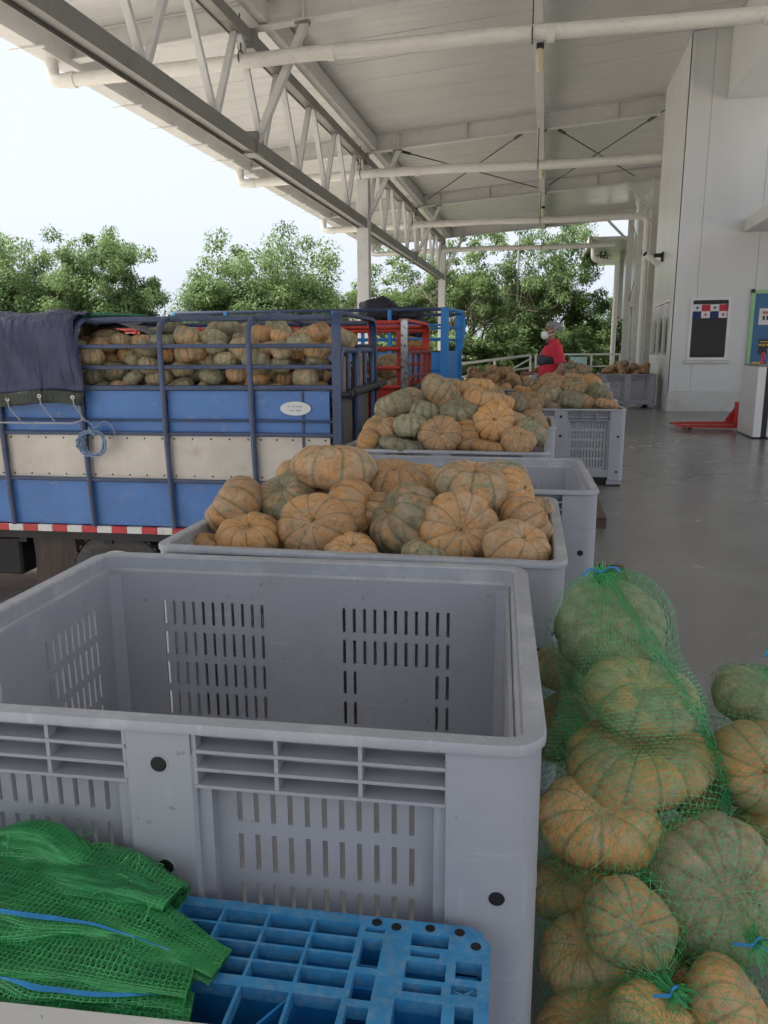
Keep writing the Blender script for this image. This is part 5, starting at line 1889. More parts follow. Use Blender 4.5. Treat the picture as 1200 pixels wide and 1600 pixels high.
# ------------------------------------------------------------------ blue plastic pallet on a stack
PZ = .475
PX0, PX1, PY0, PY1 = -1.25, -.052, .10, 1.093
RAX = Matrix.Translation((PX1, PY1, 0)) @ Matrix.Rotation(R(2.6), 4, 'Z') @ Matrix.Translation((-PX1, -PY1, 0))
def blue_pallet(ztop_, lab, detail):
    t = tag(empty('plastic_pallet', (PX1, PY1, ztop_ - .15)), lab, 'pallet', 'blue plastic pallets in a stack')
    t.location = (0, 0, 0)
    # top deck: rounded outline is approximated by the corner block, openings are real
    gx_ = [-.262 - .0785 * k for k in range(12)]          # cell lines going left
    gy_ = [1.075 - .034 * k for k in range(5)]
    holes = []
    for k in range(11):
        for j in range(4):
            holes.append((gx_[k + 1] + .0025, gx_[k] - .0025, gy_[j + 1] + .0025, gy_[j] - .0025))
        for q in range(2):
            ya = .93 - q * .36
            holes.append((gx_[k + 1] + .0025, gx_[k] - .0025, ya - .22, ya - .008) if k % 4 != 3 else (gx_[k + 1] + .012, gx_[k] - .012, ya - .10, ya - .03))
    # strut with square windows
    for (a, b) in ((1.058, 1.068), (.985, 1.045), (.925, .972), (.845, .912), (.77, .83), (.69, .755), (.60, .67), (.5, .58), (.4, .48), (.3, .38), (.2, .28)):
        holes.append((-.255, -.222, a, b))
    # corner block
    holes += [(-.178, -.118, 1.040, 1.066), (-.176, -.130, 1.018, 1.030), (-.180, -.118, .975, 1.008), (-.180, -.122, .950, .966), (-.188, -.118, .870, .935), (-.100, -.073, .855, .935),
              (-.104, -.064, .985, 1.018), (-.108, -.070, .955, .972), (-.18, -.075, .72, .82), (-.18, -.075, .58, .68), (-.18, -.075, .42, .54), (-.18, -.075, .26, .38)]
    us, ws = {PX0, PX1}, {PY0, PY1}
    # rounded outer corner at the right rear
    rc = .05
    for i in range(1, 6):
        us.add(PX1 - rc + rc * math.sin(R(18 * i)) - 1e-4 * 0)
        ws.add(PY1 - rc + rc * math.cos(R(18 * i)))
    us |= {PX1 - rc}
    ws |= {PY1 - rc}
    for h in holes:
        us |= {h[0], h[1]}
        ws |= {h[2], h[3]}
    def hole(u, w):
        if u > PX1 - rc and w > PY1 - rc and (u - PX1 + rc) ** 2 + (w - PY1 + rc) ** 2 > rc * rc:
            return True
        return any(a < u < b and c < w < d for (a, b, c, d) in holes)
    us, ws = sorted(us), sorted(ws)
    g = MB()
    g.M = RAX
    g.plate(us, ws, hole, -.022, lambda u, w, t_: (u, w, ztop_ + t_))
    dk = g.build('top_deck', M['pallet_top'], t)
    # deep ribs below the deck
    g = MB()
    g.M = RAX
    th = .0022
    for x in gx_[:12]:
        g.box(x - th, x + th, .94, 1.075, ztop_ - .10, ztop_ - .0225)
    for y in gy_:
        g.box(gx_[-1], gx_[0], y - th, y + th, ztop_ - .10, ztop_ - .0225)
    for y in (.93, .70, .57, .34, .15):
        g.box(PX0 + .02, -.262, y - th, y + th, ztop_ - .12, ztop_ - .0225)
    for x in (-.260, -.219, -.19, -.112, -.068):
        g.box(x - th, x + th, PY0 + .02, PY1 - .02, ztop_ - .13, ztop_ - .0225)
    for y in (1.050, 1.012, .970, .942, .86, .70, .55, .40, .24):
        g.box(-.258, -.066, y - th, y + th, ztop_ - .13, ztop_ - .0225)
    g.build('rib', M['pallet'], t)
    # outer skirt
    g = MB()
    g.M = RAX
    loop = [(PX0 + .002, PY0 + .002), (PX1 - .002, PY0 + .002)] + [(PX1 - .002 - rc + rc * math.cos(R(a)), PY1 - .002 - rc + rc * math.sin(R(a))) for a in (0, 18, 36, 54, 72, 90)] + [(PX0 + .002, PY1 - .002)]
    inn = [(p[0] + (.004 if p[0] < -.6 else -.004), p[1] + (.004 if p[1] < .6 else -.004)) for p in loop]
    g.grid([[(p[0], p[1], ztop_ - .0005) for p in loop], [(p[0], p[1], ztop_ - .15) for p in loop], [(p[0], p[1], ztop_ - .15) for p in inn], [(p[0], p[1], ztop_ - .0225) for p in inn]], closed_u=True)
    g.build('skirt', M['pallet'], t, 30)
    # bottom deck
    g = MB()
    g.M = RAX
    bu = [PX0 + .01] + [PX0 + .05 + .062 * i + d for i in range(18) for d in (0, .046)] + [PX1 - .01]
    bw = [PY0 + .01] + [PY0 + .05 + .1 * i + d for i in range(9) for d in (0, .05)] + [PY1 - .01]
    bu, bw = sorted(bu), sorted(bw)
    bus = {round((bu[i] + bu[i + 1]) / 2, 5) for i in range(1, len(bu) - 1, 2)}
    bws = {round((bw[i] + bw[i + 1]) / 2, 5) for i in range(1, len(bw) - 1, 2)}
    g.plate(bu, bw, lambda u, w: round(u, 5) in bus and round(w, 5) in bws, .014, lambda u, w, t_: (u, w, ztop_ - .149 + t_))
    g.build('bottom_deck', M['pallet'], t)
    if detail:
        g = MB()          # grey steel stiffener lying in the channel, and drain rings
        g.M = RAX
        g.box(-.2145, -.1935, .90, 1.085, ztop_ - .030, ztop_ - .0235)
        g.build('stiffener', M['grey_steel'], t)
        for (x, y) in ((-.238, 1.080), (-.150, 1.080), (-.102, 1.078), (-.075, 1.052), (-.078, .89), (-.205, .872), (-.205, 1.075)):
            g = MB()
            g.M = RAX
            g.lathe([(.0085, .0006), (.0065, .0012), (.0062, .0004)], 16, 'z', (x, y, ztop_), cap=False)
            g.lathe([(.0062, .0005), (.0001, .0005)], 16, 'z', (x, y, ztop_), cap=False)
            g.build('drain_hole', M['plug'], t)
        g = MB()          # snapped rib standing proud of the torn opening
        g.M = RAX
        g.add([(-.385, .86, ztop_ - .09), (-.385, .86, ztop_ - .01), (-.333, .935, ztop_ - .004), (-.333, .935, ztop_ - .09),
               (-.382, .858, ztop_ - .09), (-.382, .858, ztop_ - .01), (-.330, .933, ztop_ - .004), (-.330, .933, ztop_ - .09)],
              [(0, 1, 2, 3), (4, 7, 6, 5), (0, 4, 5, 1), (1, 5, 6, 2), (2, 6, 7, 3), (3, 7, 4, 0)])
        g.box(-.385, -.262, .852, .857, ztop_ - .10, ztop_ - .006)
        g.build('broken_rib', M['pallet'], t)
        g = MB()          # torn tongue inside the broken corner opening
        g.M = RAX
        g.grid([[(-.108 + .045 * i / 5, .972 - .010 * math.sin(i * .9) - .004 * j, ztop_ - .004 - .004 * j) for i in range(6)] for j in range(3)])
        g.build('torn_edge', M['pallet_top'], t, 60)
    return t
blue_pallet(PZ, 'worn blue plastic pallet with open cells, topmost in front of the nearest bin', True)
blue_pallet(PZ - .155, 'blue plastic pallet second in the stack, glimpsed through the top one', False)
blue_pallet(PZ - .310, 'blue plastic pallet at the bottom of the stack in front of the nearest bin', False)

# white board at the lower left corner of the picture
t = tag(empty('white_board', (-.9, .45, PZ)), 'white board edge at the lower left corner in front of the nets', 'board')
g = MB()
g.M = Matrix.Translation((-.715 - .55, .790 - .06, PZ + .012)) @ Matrix.Rotation(R(4.5), 4, 'Z')
g.box(0, 1.02, -.52, 0, -.011, .034, .004)
o = g.build('panel', M['foam'], t)
t.location = (0, 0, 0)

# ------------------------------------------------------------------ nets
def strand_mesh(P, Nn, closed, width, zig=2, jit=0.0, rnd=None, ring_every=1, long_every=0):
    """threads of a knitted net laid on a grid of points: rings plus zigzag threads between them"""
    ni, nj = len(P), len(P[0])
    V, F = [], []
    def seg(a, b, na, w):
        d = b - a
        s = d.cross(na)
        if s.length < 1e-9:
            return
        s = s.normalized() * (w / 2)
        k = len(V)
        V.extend((a - s, a + s, b + s, b - s))
        F.append((k, k + 1, k + 2, k + 3))
    J = nj if closed else nj - 1
    for i in range(0, ni, ring_every):
        for j in range(J):
            k = (j + 1) % nj
            seg(P[i][j], P[i][k], Nn[i][j], width)
    for i in range(ni - 1):
        for j in range(J):
            k = (j + 1) % nj
            if zig == 3:
                seg(P[i][j], P[i + 1][j], Nn[i][j], width * .8)
                seg(P[i][j], P[i + 1][k], Nn[i][j], width * .55)
            elif zig == 2:
                if (i + j) % 2 == 0:
                    seg(P[i][j], P[i + 1][k], Nn[i][j], width * .8)
                else:
                    seg(P[i][k], P[i + 1][j], Nn[i][j], width * .8)
            else:
                seg(P[i][j], P[i + 1][j], Nn[i][j], width * .8)
                if (i * 7 + j * 3) % 2 == 0:
                    seg(P[i][j], P[i + 1][k], Nn[i][j], width * .6)
    return V, F

def normals_of(P, closed):
    ni, nj = len(P), len(P[0])
    out = []
    for i in range(ni):
        row = []
        for j in range(nj):
            a = P[min(i + 1, ni - 1)][j] - P[max(i - 1, 0)][j]
            b = (P[i][(j + 1) % nj] - P[i][(j - 1) % nj]) if closed else (P[i][min(j + 1, nj - 1)] - P[i][max(j - 1, 0)])
            n_ = b.cross(a)
            row.append(n_.normalized() if n_.length > 1e-9 else Vector((0, 0, 1)))
        out.append(row)
    return out

NB = [
  ('A', .177, 1.86, .723, .138, 0.62, 50, 240, .9, .1, 'dark green pumpkin at the top of the tall netted sack'),
  ('A', .241, 1.70, .626, .125, 0.5, 20, 300, .5, .5, 'greenish tan pumpkin second from the top of the tall netted sack'),
  ('A', .239, 1.66, .486, .156, 0.47, 15, 280, .3, .6, 'broad tan pumpkin in the middle of the tall netted sack'),
  ('A', .378, 1.78, .362, .095, 0.6, 30, 20, .2, .7, 'orange pumpkin at the right side of the tall netted sack'),
  ('A', .151, 1.54, .398, .131, 0.5, 20, 270, .15, .7, 'orange tan pumpkin at the bottom of the tall netted sack'),
  ('F', .075, 1.92, .424, .093, 0.75, 40, 200, .4, .6, 'yellowish pumpkin in the sack behind the tall one, against the bin'),
  ('F', .070, 2.00, .545, .080, 0.7, 20, 0, .4, .5, 'small dark pumpkin on top in the sack against the bin'),
  ('D', .095, 1.50, .266, .091, 0.6, 30, 200, .1, .7, 'orange pumpkin below the tall sack, close to the bin'),
  ('D', .130, 1.36, .225, .099, 0.52, 35, 220, .15, .6, 'tan pumpkin lying low beside the bin in the blue-tied sack'),
  ('D', .197, 1.34, .323, .090, 0.7, 55, 280, .4, .7, 'yellow green pumpkin behind the knot of the blue-tied sack'),
  ('C', .372, 1.47, .320, .145, 0.74, 60, 285, .6, .35, 'large grey green pumpkin filling the knotted sack at the lower right'),
  ('B', .510, 1.72, .470, .120, 1.0, 70, 270, .2, .5, 'tan pumpkin with its stem scar out, in the sack at the right edge'),
  ('B', .525, 1.86, .569, .095, 0.65, 20, 0, .7, .4, 'dark top pumpkin in the sack at the right edge'),
  ('B', .583, 1.70, .284, .124, 0.7, 40, 0, .3, .5, 'lowest pumpkin in the sack at the right edge'),
  ('E', .120, 1.24, .165, .093, 0.55, 20, 200, .1, .5, 'pumpkin cut off by the lower edge beside the bin'),
  ('E', .242, 1.20, .215, .088, 0.55, 30, 300, .2, .6, 'pumpkin cut off at the middle of the lower edge right of the bin'),
  ('G', .368, 1.26, .240, .089, 0.65, 50, 0, .2, .5, 'pumpkin at the lower right edge of the picture'),
  ('G', .302, 1.38, .190, .075, 0.6, 30, 0, .3, .5, 'brown pumpkin deep between the lower sacks')]
SACK = {'A': ((.155, 1.90, .850), 'tall green net sack of pumpkins leaning beside the bins', (.0, .0, 1)),
        'F': ((.08, 1.98, .66), 'green net sack squeezed between the tall sack and the bin', None),
        'D': ((.262, 1.235, .285), 'green net sack tied with blue string, low beside the nearest bin', None),
        'C': ((.420, 1.325, .335), 'round green net sack with a blue knot at the lower right', None),
        'B': ((.56, 1.84, .69), 'green net sack standing at the right edge of the picture', None),
        'E': ((.18, 1.12, .27), 'green net sack at the lower edge next to the bin', None),
        'G': ((.34, 1.16, .16), 'green net sack in the lower right corner', None)}
for k, t in enumerate(NB):
    pumpkin(t[1:4], t[4] * 1.0, t[5] * .97, *t[6:10], t[10], None, variant=(3, 5, 2, 6)[k % 4], stem=(k == 11), tone=1.34, spin=.25 * (k % 3 - 1), stretch=(1.08, .86) if t[6] < 45 else None)

def sack(key):
    tie, lab, _ = SACK[key]
    tie = Vector(tie)
    ell = []
    for t in NB:
        if t[0] != key:
            continue
        d = Vector((math.sin(R(t[6])) * math.cos(R(t[7])), math.sin(R(t[6])) * math.sin(R(t[7])), math.cos(R(t[6]))))
        ell.append((Vector(t[1:4]), t[4] * 1.15, t[4] * t[5] * 1.14, d))
    cen = sum((e[0] * e[1] ** 2 for e in ell), Vector()) / sum(e[1] ** 2 for e in ell)
    bm = bmesh.new()
    for (c, r, h, d) in ell:
        q = Vector((0, 0, 1)).rotation_difference(d)
        for i in range(180):
            zz = 1 - 2 * (i + .5) / 180
            a = i * 2.39996
            s_ = math.sqrt(1 - zz * zz)
            bm.verts.new(c + q @ Vector((s_ * math.cos(a) * r, s_ * math.sin(a) * r, zz * h)))
    ax = (tie - cen)
    tl = ax.length
    ax.normalize()
    bm.verts.new(tie)
    bmesh.ops.convex_hull(bm, input=bm.verts)
    bm.normal_update()
    bvh = BVHTree.FromBMesh(bm)
    u = ax.cross(Vector((.3, .9, .2))).normalized()
    v = ax.cross(u)
    size = max((e[0] - cen).length + e[1] for e in ell)
    ni, nj = int(size * 2 * 1.5 / .0215), int(2 * PI * size * .8 / .0155) // 2 * 2
    rr, dirs, lo = [], [], []
    for i in range(ni + 1):
        ph = PI * (.01 + .97 * i / ni)
        ra, da, la = [], [], []
        for j in range(nj):
            th = 2 * PI * (j + .5 * (i % 2) * 0) / nj
            d = ax * math.cos(ph) + (u * math.cos(th) + v * math.sin(th)) * math.sin(ph)
            h = bvh.ray_cast(cen, d)
            hull = h[3] if h[0] is not None else size
            best = 0
            for (c, r, hh, dd) in ell:
                # exit distance of the ray from the ellipsoid
                q = Vector((0, 0, 1)).rotation_difference(dd).inverted()
                o_ = q @ (cen - c)
                e_ = q @ d
                S_ = (1 / r, 1 / r, 1 / hh)
                o_ = Vector((o_.x * S_[0], o_.y * S_[1], o_.z * S_[2]))
                e_ = Vector((e_.x * S_[0], e_.y * S_[1], e_.z * S_[2]))
                A, B, C_ = e_.dot(e_), 2 * o_.dot(e_), o_.dot(o_) - 1
                disc = B * B - 4 * A * C_
                if disc > 0:
                    x = (-B + math.sqrt(disc)) / (2 * A)
                    best = max(best, x)
            low = max(best + .003, hull * .55)
            ra.append(hull - .5 * (hull - min(low, hull)))
            la.append(best + .003)
            da.append(d)
        rr.append(ra)
        dirs.append(da)
        lo.append(la)
    for _ in range(4):
        r2 = [row[:] for row in rr]
        for i in range(1, ni):
            for j in range(nj):
                m_ = (rr[i - 1][j] + rr[i + 1][j] + rr[i][j - 1] + rr[i][(j + 1) % nj]) / 4
                r2[i][j] = max(lo[i][j], .5 * rr[i][j] + .5 * m_)
        rr = r2
    rn = random.Random(ord(key))
    P = [[cen + dirs[i][j] * (rr[i][j] + rn.uniform(0, .0016)) + Vector((rn.uniform(-1, 1), rn.uniform(-1, 1), rn.uniform(-1, 1))) * .0012 for j in range(nj)] for i in range(ni + 1)]
    Nn = normals_of(P, True)
    V, F = strand_mesh(P, Nn, True, .00125, 2)
    s = tag(empty('net_sack', tie), lab, 'sack', 'green net sacks of pumpkins')
    g = MB()
    g.v, g.f = [p - tie for p in V], F
    g.v = [tuple(p) for p in g.v]
    g.mi = [0] * len(F)
    g.build('net', M['net_light'], s, fix=False)
    # gathered neck and its tuft
    g = MB()
    for k in range(46):
        a = rn.uniform(0, 2 * PI)
        b = rn.uniform(.2, 1)
        w_ = (u * math.cos(a) + v * math.sin(a))
        tip = ax * rn.uniform(.012, .042) + w_ * rn.uniform(.004, .036) + Vector((0, 0, -.012 * b))
        g.tube([-ax * .025 + w_ * .018 * b, ax * .004 + w_ * .006 * b, tip * .6 + w_ * .006, tip], .0011, 3, cap=False)
    g.build('tuft', M['net_light'], s, fix=False)
    g = MB()
    g.tube([ax * .006 + (u * math.cos(2 * PI * i / 14) + v * math.sin(2 * PI * i / 14)) * .0095 for i in range(14)], .0032, 6, closed=True)
    for k in range(2):
        w_ = (u * math.cos(k * 2.4 + 1) + v * math.sin(k * 2.4 + 1))
        g.tube([ax * .006 + w_ * .009, ax * .014 + w_ * .022, ax * .010 + w_ * .038, ax * .002 + w_ * .048 - Vector((0, 0, .006))], .003, 5)
    g.build('tie_string', M['tie'], s, 60)
    return s, cen, ax, bvh

for key in 'AFDCBEG':
    s, cen, ax, bvh = sack(key)
    if key == 'A':
        # the gathered selvedge running from the knot down the right side and under
        tie = Vector(SACK['A'][0])
        route = [(.155, 1.895, .845), (.20, 1.80, .80), (.27, 1.70, .735), (.335, 1.64, .64), (.375, 1.62, .54), (.40, 1.63, .455), (.375, 1.60, .40), (.315, 1.545, .375), (.265, 1.49, .37), (.238, 1.45, .335), (.255, 1.42, .285)]
        pts = []
        for i in range(len(route) - 1):
            a, b = Vector(route[i]), Vector(route[i + 1])
            a0 = Vector(route[max(i - 1, 0)])
            b1 = Vector(route[min(i + 2, len(route) - 1)])
            for k in range(9):
                t = k / 9
                p = .5 * ((2 * a) + (b - a0) * t + (2 * a0 - 5 * a + 4 * b - b1) * t * t + (3 * a - a0 - 3 * b + b1) * t ** 3)
                pts.append(p)
        # push the band onto the sack surface
        pp = []
        for p in pts:
            d = (p - cen).normalized()
            h = bvh.ray_cast(cen, d)
            r = (h[3] if h[0] is not None else (p - cen).length) + .006
            pp.append(cen + d * r if r > (p - cen).length * .8 else p)
        rn = random.Random(3)
        g = MB()
        nl = 12
        Pg = []
        for i, p in enumerate(pp):
            d = (pp[min(i + 1, len(pp) - 1)] - pp[max(i - 1, 0)]).normalized()
            out = (p - cen).normalized()
            sd = d.cross(out).normalized()
            wv = .021 + .008 * noise.noise(Vector((i * .21, 0, 0))) + .004 * math.sin(i * .5)
            row = []
            for k in range(nl):
                t = (k / (nl - 1)) * 2 - 1
                row.append(p + sd * (t * wv) + out * (.010 * math.cos(t * 5.5 + i * .22) + .006 * noise.noise(Vector((i * .35, k * .4, 5)))) - tie)
            Pg.append(row)
        V, F = strand_mesh(Pg, normals_of(Pg, False), False, .0016, 1)
        g.v = [tuple(p) for p in V]
        g.f = F
        g.mi = [0] * len(F)
        g.build('gathered_seam', M['net'], s, fix=False)

# loose nets heaped on the pallet
ln = tag(empty('loose_nets', (-.80, .93, PZ)), 'crumpled pile of empty bright green net sacks on the blue pallet', 'net')
LNO = Vector((-.80, .93, PZ))
def cat(pts, n):
    pts = [Vector(p) for p in pts]
    out = []
    m_ = len(pts)
    for i in range(m_ - 1):
        a, b = pts[i], pts[i + 1]
        a0, b1 = pts[max(i - 1, 0)], pts[min(i + 2, m_ - 1)]
        for k in range(n):
            t = k / n
            out.append(.5 * ((2 * a) + (b - a0) * t + (2 * a0 - 5 * a + 4 * b - b1) * t * t + (3 * a - a0 - 3 * b + b1) * t ** 3))
    out.append(pts[-1])
    return out
def resample(pts, n):
    L = [0]
    for a, b in zip(pts[:-1], pts[1:]):
        L.append(L[-1] + (b - a).length)
    out, k = [], 0
    for i in range(n + 1):
        s = L[-1] * i / n
        while k < len(L) - 2 and L[k + 1] < s:
            k += 1
        f = (s - L[k]) / max(1e-9, L[k + 1] - L[k])
        out.append(pts[k].lerp(pts[k + 1], min(1, f)))
    return out
def lobe(spine, ry, rz, seed, stripe=None, light='net_light', amp=1.0):
    """one folded sack: a squashed, creased tube of netting along a spine; ry and rz are radii along it"""
    pts = cat(spine, 10)
    L = sum((b - a).length for a, b in zip(pts[:-1], pts[1:]))
    nu, nv = int(L / .0085), 56
    pts = resample(pts, nu)
    def rad(tab, t):
        x = t * (len(tab) - 1)
        i = min(int(x), len(tab) - 2)
        f = x - i
        f = f * f * (3 - 2 * f)
        return tab[i] * (1 - f) + tab[i + 1] * f
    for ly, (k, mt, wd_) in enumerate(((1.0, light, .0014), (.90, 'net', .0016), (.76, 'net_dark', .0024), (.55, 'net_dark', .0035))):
        P = []
        for i, p in enumerate(pts):
            t = i / nu
            d = (pts[min(i + 1, nu)] - pts[max(i - 1, 0)]).normalized()
            sd = d.cross(Vector((0, 0, 1))).normalized()
            up = sd.cross(d)
            row = []
            for j in range(nv):
                a_ = 2 * PI * j / nv
                q = Vector((t * L * 6.5 + seed, math.cos(a_) * 1.5, math.sin(a_) * 1.5 + ly * .15))
                cr = noise.noise(q * .8) * .45 + noise.noise(Vector((t * L * 9 + seed, a_ * 1.6 if a_ < PI else (2 * PI - a_) * 1.6, seed))) * .45 + noise.noise(q * 2.6) * .16
                r_ = (1 + cr * amp) * k
                y_ = math.copysign(abs(math.cos(a_)) ** .75, math.cos(a_)) * rad(ry, t) * r_
                z_ = math.copysign(abs(math.sin(a_)) ** .8, math.sin(a_)) * rad(rz, t) * r_
                q_ = p + sd * y_ + up * z_
                q_.z = max(q_.z, PZ + .003)
                row.append(q_ - LNO)
            P.append(row)
        V, F = strand_mesh(P, normals_of(P, True), True, wd_, 1 if ly else 3)
        g = MB()
        g.v = [tuple(p) for p in V]
        g.f = F
        g.mi = [0] * len(F)
        g.build('net_layer', M[mt], ln, fix=False)
        if ly == 0 and stripe:
            g = MB()
            g.grid([[P[i][j] * 1.0 + Vector((0, -.0015, .002)) for j in range(stripe[0], stripe[1] + 1)] for i in range(int(nu * stripe[2]), int(nu * stripe[3]))])
            g.build('blue_stripe', M['tie'], ln, 60)
        if ly == 0:
            rn = random.Random(seed)
            g = MB()
            for _ in range(26):        # stray threads
                i, j = rn.randrange(int(nu * .3), nu), rn.randrange(nv)
                p = P[i][j]
                pp_ = [p]
                d = Vector((rn.uniform(-1, 1), rn.uniform(-1, 1), rn.uniform(0, .8))).normalized()
                for _k in range(4):
                    d = (d + Vector((rn.uniform(-.6, .6), rn.uniform(-.6, .6), rn.uniform(-.7, .2)))).normalized()
                    pp_.append(pp_[-1] + d * .007)
                g.tube(pp_, .0008, 3, cap=False)
            g.build('stray_thread', M['net_light'], ln, fix=False)['kind'] = 'stuff'
z = PZ
lobe([(-1.2, .80, z + .012), (-.9, .80, z + .020), (-.65, .80, z + .018), (-.50, .82, z + .010), (-.455, .83, z + .006)], [.06, .06, .065, .055, .035], [.020, .024, .022, .014, .008], 2.2, light='net')
lobe([(-1.2, .86, z + .030), (-.9, .86, z + .036), (-.70, .855, z + .034), (-.56, .86, z + .026), (-.475, .875, z + .014)], [.065, .07, .07, .065, .045], [.028, .032, .030, .024, .014], 5.1, stripe=(5, 6, .0, .97))
lobe([(-1.2, .945, z + .052), (-.9, .95, z + .060), (-.70, .945, z + .056), (-.56, .935, z + .040), (-.49, .93, z + .024), (-.448, .925, z + .012)], [.065, .07, .075, .075, .055, .028], [.028, .030, .030, .024, .015, .008], 8.4, stripe=(8, 9, .45, .92))
lobe([(-1.2, 1.02, z + .050), (-.93, 1.02, z + .058), (-.81, 1.025, z + .066), (-.70, 1.02, z + .056), (-.60, 1.01, z + .045), (-.560, 1.005, z + .040)], [.055, .055, .055, .055, .055, .040], [.028, .030, .032, .030, .028, .020], 11.7)
lobe([(-.93, 1.05, z + .072), (-.845, 1.045, z + .092), (-.79, 1.04, z + .086), (-.72, 1.02, z + .062)], [.022, .036, .036, .020], [.014, .022, .02, .012], 14.2)
lobe([(-.78, .985, z + .070), (-.70, .98, z + .074), (-.62, .985, z + .064), (-.575, .99, z + .052)], [.018, .028, .030, .020], [.012, .016, .016, .010], 17.9, light='net')

# ------------------------------------------------------------------ person in red
M['skin'] = painted('skin', (0.30, 0.16, 0.10), 0.55, var=0.08, scale=6, bmp=0.02)
M['shirt'] = painted('red_polo_cloth', (0.52, 0.022, 0.045), 0.8, var=0.14, scale=7, bmp=0.2)
M['jeans'] = painted('blue_denim', (0.035, 0.055, 0.14), 0.85, var=0.2, scale=9, bmp=0.2)
M['hair'] = painted('grey_hair', (0.22, 0.21, 0.20), 0.8, var=0.4, scale=40, bmp=0.5)
M['mask'] = painted('white_mask', (0.74, 0.73, 0.72), 0.8, var=0.03, scale=8)
M['navy'] = painted('navy_pouch', (0.012, 0.016, 0.04), 0.6, var=0.2, scale=10)
per = tag(empty('person', (.08, 10.95, 0), R(12)), 'person in a red polo, white mask and navy chest pouch standing among the bins', 'person')
# faces -x; near side is -y
J = {'pel': (0, 0, .95, .13, .15), 'wst': (-.01, 0, 1.10, .115, .145), 'chs': (.0, 0, 1.30, .12, .165), 'nkb': (.015, 0, 1.46, .065, .07), 'nk': (-.005, 0, 1.52, .052, .052), 'jaw': (-.03, 0, 1.575, .066, .060), 'hd': (-.008, 0, 1.655, .088, .075), 'tp': (.0, 0, 1.70, .070, .062)}
chains = [['pel', 'wst', 'chs', 'nkb', 'nk', 'jaw', 'hd', 'tp']]
for s, nm in ((-1, 'l'), (1, 'r')):
    J['sh' + nm] = (.015, s * .185, 1.405, .062, .062)
    J['el' + nm] = (.085, s * .245, 1.135, .042, .042) if nm == 'l' else (-.06, s * .25, 1.14, .042, .042)
    J['wr' + nm] = (-.09, s * .225, .975, .028, .030) if nm == 'l' else (-.27, s * .15, 1.05, .028, .03)
    J['pm' + nm] = (-.150, s * .205, .945, .026, .040) if nm == 'l' else (-.33, s * .12, 1.05, .026, .04)
    J['hp' + nm] = (0, s * .095, .90, .098, .098)
    J['kn' + nm] = (-.02, s * .11, .50, .062, .062)
    J['an' + nm] = (.02, s * .11, .09, .042, .042)
    J['to' + nm] = (-.15, s * .12, .035, .032, .042)
    chains += [['chs', 'sh' + nm, 'el' + nm, 'wr' + nm, 'pm' + nm], ['pel', 'hp' + nm, 'kn' + nm, 'an' + nm, 'to' + nm]]
    px, py, pz = J['pm' + nm][:3]
    for k in range(5):     # four fingers and the thumb
        off = (k - 1.5) * .019 if k < 4 else -.045
        a = 'f%s%d' % (nm, k)
        ln_ = (.055, .062, .058, .048, .045)[k]
        J[a + '0'] = (px - .022, py + off * .3, pz + (off if k < 4 else .035), .0085, .0085)
        J[a + '1'] = (px - .022 - ln_ * .6, py + off * .2 + s * -.006, pz + off - .012 + (0 if k < 4 else .075), .008, .008)
        J[a + '2'] = (px - .018 - ln_, py + off * .2 - s * .016, pz + off - .034 + (0 if k < 4 else .085), .0065, .0065)
        chains.append(['pm' + nm, a + '0', a + '1', a + '2'])
names = list(J)
me = bpy.data.meshes.new('body')
me.from_pydata([J[n_][:3] for n_ in names], list({(names.index(c[i]), names.index(c[i + 1])) for c in chains for i in range(len(c) - 1)}), [])
body = link('body', me, per)
md = body.modifiers.new('skin', 'SKIN')
md.use_smooth_shade = True
for i, n_ in enumerate(names):
    me.skin_vertices[0].data[i].radius = (J[n_][3] * .93, J[n_][4] * .93)
    me.skin_vertices[0].data[i].use_root = (n_ == 'pel')
md2 = body.modifiers.new('sub', 'SUBSURF')
md2.levels = md2.render_levels = 2
me.materials.append(M['skin'])
def loft(name, mat, parent, rings, n=20, sm=60, th=.004):
    g = MB()
    g.grid([[(c[0] + rx * math.cos(2 * PI * k / n), c[1] + ry * math.sin(2 * PI * k / n), c[2] + (tz * math.cos(2 * PI * k / n))) for k in range(n)] for (c, rx, ry, tz) in rings], closed_u=True)
    o = g.build(name, mat, parent, sm)
    m_ = o.modifiers.new('thick', 'SOLIDIFY')
    m_.thickness = th
    return o
shirt = loft('shirt', M['shirt'], per, [((-.01, 0, .99), .152, .190, 0), ((-.015, 0, 1.10), .152, .185, 0), ((-.005, 0, 1.22), .150, .192, 0), ((.005, 0, 1.33), .145, .205, 0), ((.012, 0, 1.40), .125, .205, .01), ((.016, 0, 1.45), .095, .150, .015), ((.012, 0, 1.485), .070, .085, .02), ((.008, 0, 1.515), .068, .074, .02)])
